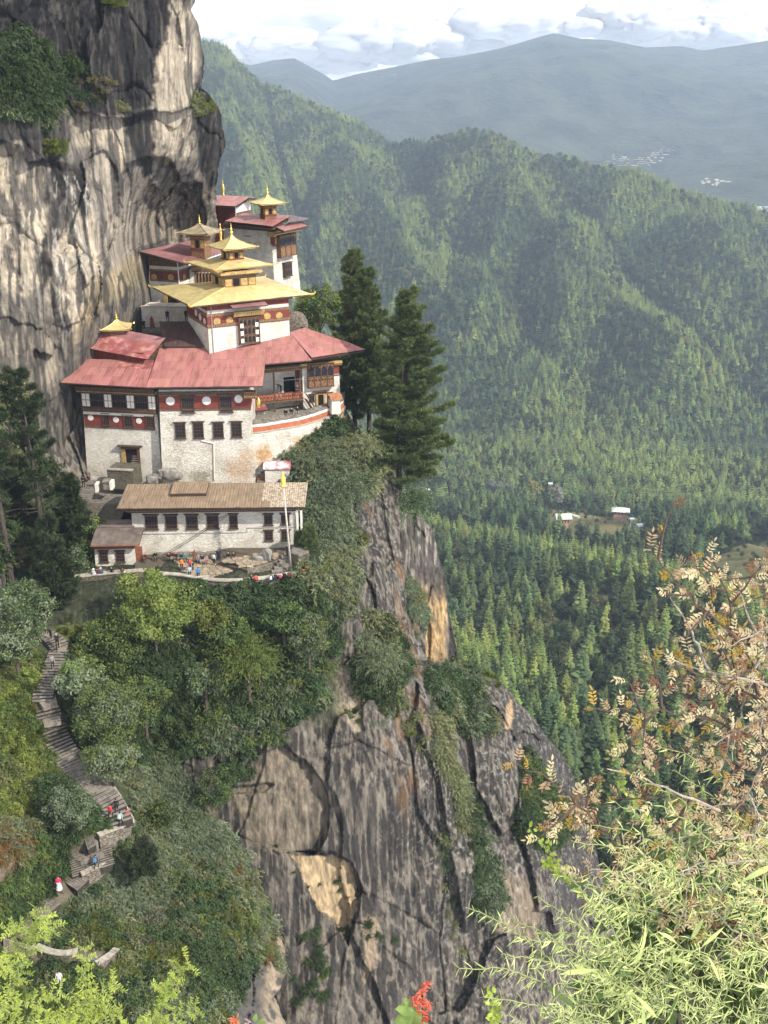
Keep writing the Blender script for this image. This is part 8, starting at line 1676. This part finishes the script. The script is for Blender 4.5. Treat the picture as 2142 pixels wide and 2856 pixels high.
# dark tangle behind it and the bank it grows on
tg = thing('undergrowth_tangle', 'shadowy tangle of dark leaves and brown twigs behind the willowy shrub', 'shrub', at(2200, 3000, 5.2)); acc = {}; CV = []
for k in range(110):
    x = rg.uniform(1640, 2180); lo_y = np.interp(x, [1600, 1800, 2142], [2560, 2380, 2250]); y = rg.uniform(lo_y, 2950); C = curve([(x+rg.uniform(-150, 200), y+rg.uniform(80, 260), 5.0), (x+rg.uniform(-40, 60), y+50, 4.9), (x, y, 4.8)], 7, rg, .01); CV.append(C)
    for i in range(1, 7):
        for s in range(4): l = rg.uniform(.05, .13); acc.setdefault('deep', []).append((np.array(C[i])[None], (rg.normal(size=3)+np.array([0, 0, .2]))[None], (TOCAM+rg.normal(size=3))[None], np.array([l]), np.array([l*.3])))
tube_part('stems', CV, .006, .003, M_dtw, tg, 'stuff'); flush(acc, tg, 30, 'leaf', 'leaves', rg)
def NB_d(P, px, py): return fbm(P, 4, 900, sc=2.)*.25
def NB_c(P, px, py, P0): return np.ones(px.shape+(3,))*np.array([.05, .045, .03])*(1+.4*fbm(P0, 3, 905, sc=4.))[..., None]
sheet('near_bank', 2600, 3400, 12, [(1960, 2600), (1800, 2700), (1700, 2856), (1500, 3400)], [(2500, 2500), (2600, 3400)], [(2000, 2600, 6.6), (2400, 2500, 6.2), (1750, 2860, 5.8), (2400, 2900, 5.2), (1500, 3400, 4.2), (2500, 3400, 3.8)], NB_d, NB_c, [M_soil], seed=7, nwrap=0, kind='structure')
sheet('near_bank_left', 2900, 3500, 14, [(-200, 2900), (-200, 3500)], [(700, 2900), (1000, 3500)], [(-200, 2900, 4.6), (700, 2950, 4.4), (-200, 3500, 3.0), (900, 3500, 2.9), (300, 3200, 3.6)], NB_d, NB_c, [M_soil], seed=8, nwrap=0, kind='structure')
# lime branch with fine leaflets, bottom left
lb = thing('lime_branch', 'bright lime yellow leafy branches with fine leaflets at the bottom left corner', 'branch', at(-60, 3000, 3.4)); acc = {}; CV = []
LB = [[(-60, 2900, 3.4), (20, 2790, 3.4), (60, 2700, 3.4), (100, 2620, 3.35), (108, 2540, 3.3)], [(-60, 2760, 3.4), (0, 2700, 3.4), (50, 2640, 3.4), (60, 2600, 3.4)], [(100, 2620, 3.35), (60, 2570, 3.35), (25, 2590, 3.3)], [(105, 2560, 3.3), (130, 2575, 3.3), (140, 2600, 3.3)], [(100, 2880, 3.2), (200, 2830, 3.2), (260, 2770, 3.2), (320, 2740, 3.2)], [(230, 2900, 3.2), (240, 2800, 3.2), (238, 2700, 3.2), (240, 2650, 3.2)], [(-60, 2840, 3.2), (80, 2800, 3.2), (160, 2770, 3.2)], [(-60, 2880, 3.2), (100, 2850, 3.2), (250, 2830, 3.2), (300, 2800, 3.2)], [(380, 2920, 3.3), (440, 2850, 3.3), (470, 2760, 3.3), (500, 2710, 3.3), (522, 2685, 3.3)], [(440, 2900, 3.3), (480, 2840, 3.3), (540, 2812, 3.3)], [(470, 2790, 3.3), (455, 2750, 3.3)], [(300, 2920, 3.1), (370, 2860, 3.1), (420, 2850, 3.1)], [(-60, 2960, 3.1), (120, 2880, 3.1), (260, 2860, 3.1), (330, 2840, 3.1)], [(-60, 2700, 3.3), (20, 2680, 3.3), (50, 2700, 3.3)], [(640, 2920, 3.2), (660, 2860, 3.2), (700, 2820, 3.2)], [(1080, 2940, 3.2), (1120, 2850, 3.2)]][:14]
for B in LB:
    L_ = sum(math.hypot(a[0]-b[0], a[1]-b[1]) for a, b in zip(B[:-1], B[1:])); C = curve(B, max(6, int(L_/18)), rg, .003); CV.append(C)
    for i in range(1, len(C)):
        t = np.array(C[i]-C[i-1]); t /= np.linalg.norm(t)
        for sgn in (1, -1):
            sd_ = np.cross(t, TOCAM)*sgn; sd_ /= np.linalg.norm(sd_); d = t*.8+sd_+rg.normal(size=3)*.25; d /= np.linalg.norm(d); l0 = rg.uniform(.03, .075); C2 = [Vector(np.array(C[i])+d*l0*q/4-np.array([0, 0, .006])*(q/4)**2) for q in range(5)]; CV.append(C2); m = 7
            pp = np.array([np.array(C2[0])+d*l0*q/m for q in range(m) for _ in (0, 1)]); s2 = np.cross(d, TOCAM+rg.normal(size=3)*.3); s2 /= np.linalg.norm(s2); dd = np.array([d*.6+s2*(1 if z else -1) for q in range(m) for z in (0, 1)]); ln = np.full(2*m, .0135)*rg.uniform(.6, 1.35, 2*m); acc.setdefault('limey', []).append((pp, dd+rg.normal(size=(2*m, 3))*.35, np.repeat((TOCAM+rg.normal(size=3)*.4)[None], 2*m, 0), ln, ln*.34))
tube_part('twigs', CV, .0016, .0007, M_stem, lb, 'stuff'); flush(acc, lb, 80, 'leaf', 'leaves', rg)
# lime sprig in front of the far cleft
sp = thing('lime_sprig', 'small sprig with rounded lime leaves in front of the shadowed cleft', 'branch', at(1640, 2520, 4.2)); acc = {}; CV = []
for B in ([(1660, 2540, 4.2), (1580, 2440, 4.2), (1530, 2370, 4.2), (1478, 2310, 4.2)], [(1590, 2450, 4.2), (1540, 2420, 4.2), (1520, 2400, 4.2)], [(1900, 2420, 4.3), (1800, 2280, 4.3), (1740, 2190, 4.3)], [(1420, 2900, 3.4), (1375, 2840, 3.4), (1372, 2780, 3.4)]):
    C = curve(B, 16, rg, .004); CV.append(C)
    for i in range(1, 17):
        for s in (1, -1, 1, -1): acc.setdefault('limey', []).append((np.array(C[i])[None]+rg.normal(size=(1, 3))*.01, rg.normal(size=(1, 3)), (TOCAM+rg.normal(size=3)*.4)[None], np.array([.028]), np.array([.017])))
tube_part('twigs', CV, .0035, .0015, M_stem, sp, 'stuff'); flush(acc, sp, 20, 'leaf', 'leaves', rg)
# red salvia-like flower and small orange flowers on the bottom edge
M_petal = mat('red_petal', (.66, .17, .10), (.45, .09, .06), scale=60, rough=.5, trans=.35); M_petalo = mat('orange_petal', (.75, .22, .10), (.6, .15, .08), scale=60, rough=.5, trans=.35); M_pinkp = mat('pink_petal', (.55, .35, .42), (.4, .25, .3), scale=60, rough=.5, trans=.3); M_bleaf = mat('broad_leaf', (.26, .36, .10), (.13, .20, .05), scale=18, rough=.5, trans=.35)
def flower(label, stem, clus, mp_, leaves, Lp=.028, cat='flower'):
    o = thing('flowering_plant', label, cat, at(*stem[0])); C = curve(stem, 10, rg, .001); tube_part('stem', [C], .003, .002, M_stem, o)
    for (x, y, n) in clus:
        c = np.array(at(x, y, stem[-1][2])); d = rg.normal(size=(n, 3)); d[:, 1] = -np.abs(d[:, 1])*.6; V, F = lances(np.repeat(c[None], n, 0)+rg.normal(size=(n, 3))*.004, d, rg.normal(size=(n, 3)), np.full(n, Lp)*rg.uniform(.6, 1.1, n), np.full(n, Lp*.30), .4); link('blossom', mesh_np('blossom', V, F, [mp_]), o)
    for (x, y, dx_, dz_, l, w) in leaves:
        V, F = lances(np.array(at(x, y, stem[-1][2]))[None], np.array([[dx_, -.2, dz_]]), (TOCAM+rg.normal(size=3)*.2)[None], np.array([l]), np.array([w]), .25); link('leaf', mesh_np('leaf', V, F, [M_bleaf]), o)
flower('tall red flower spike with broad green leaves at the bottom middle', [(1150, 2930, 3.0), (1165, 2850, 3.0), (1180, 2790, 3.0), (1188, 2745, 3.0)], [(1188, 2745, 14), (1178, 2765, 12), (1160, 2785, 16), (1175, 2790, 14), (1192, 2800, 16), (1158, 2802, 12), (1180, 2820, 10), (1190, 2838, 14), (1170, 2846, 14)], M_petal,
       [(1160, 2812, -1, .1, .075, .05), (1155, 2830, -1, -.5, .09, .055), (1140, 2800, -.4, .8, .035, .025), (1175, 2820, -.7, -.9, .08, .05), (1150, 2860, -1, .3, .06, .04), (1180, 2850, .5, -1, .06, .04)])
flower('small orange star flower at the bottom edge left of the middle', [(660, 2930, 3.0), (658, 2860, 3.0), (657, 2845, 3.0)], [(657, 2845, 12), (650, 2850, 8)], M_petalo, [], .026)
flower('tiny pink flower head beside the orange star flower', [(700, 2930, 3.0), (694, 2870, 3.0), (692, 2848, 3.0)], [(692, 2848, 16)], M_pinkp, [(715, 2860, .6, .8, .05, .02), (710, 2850, .2, 1, .04, .02)], .012)
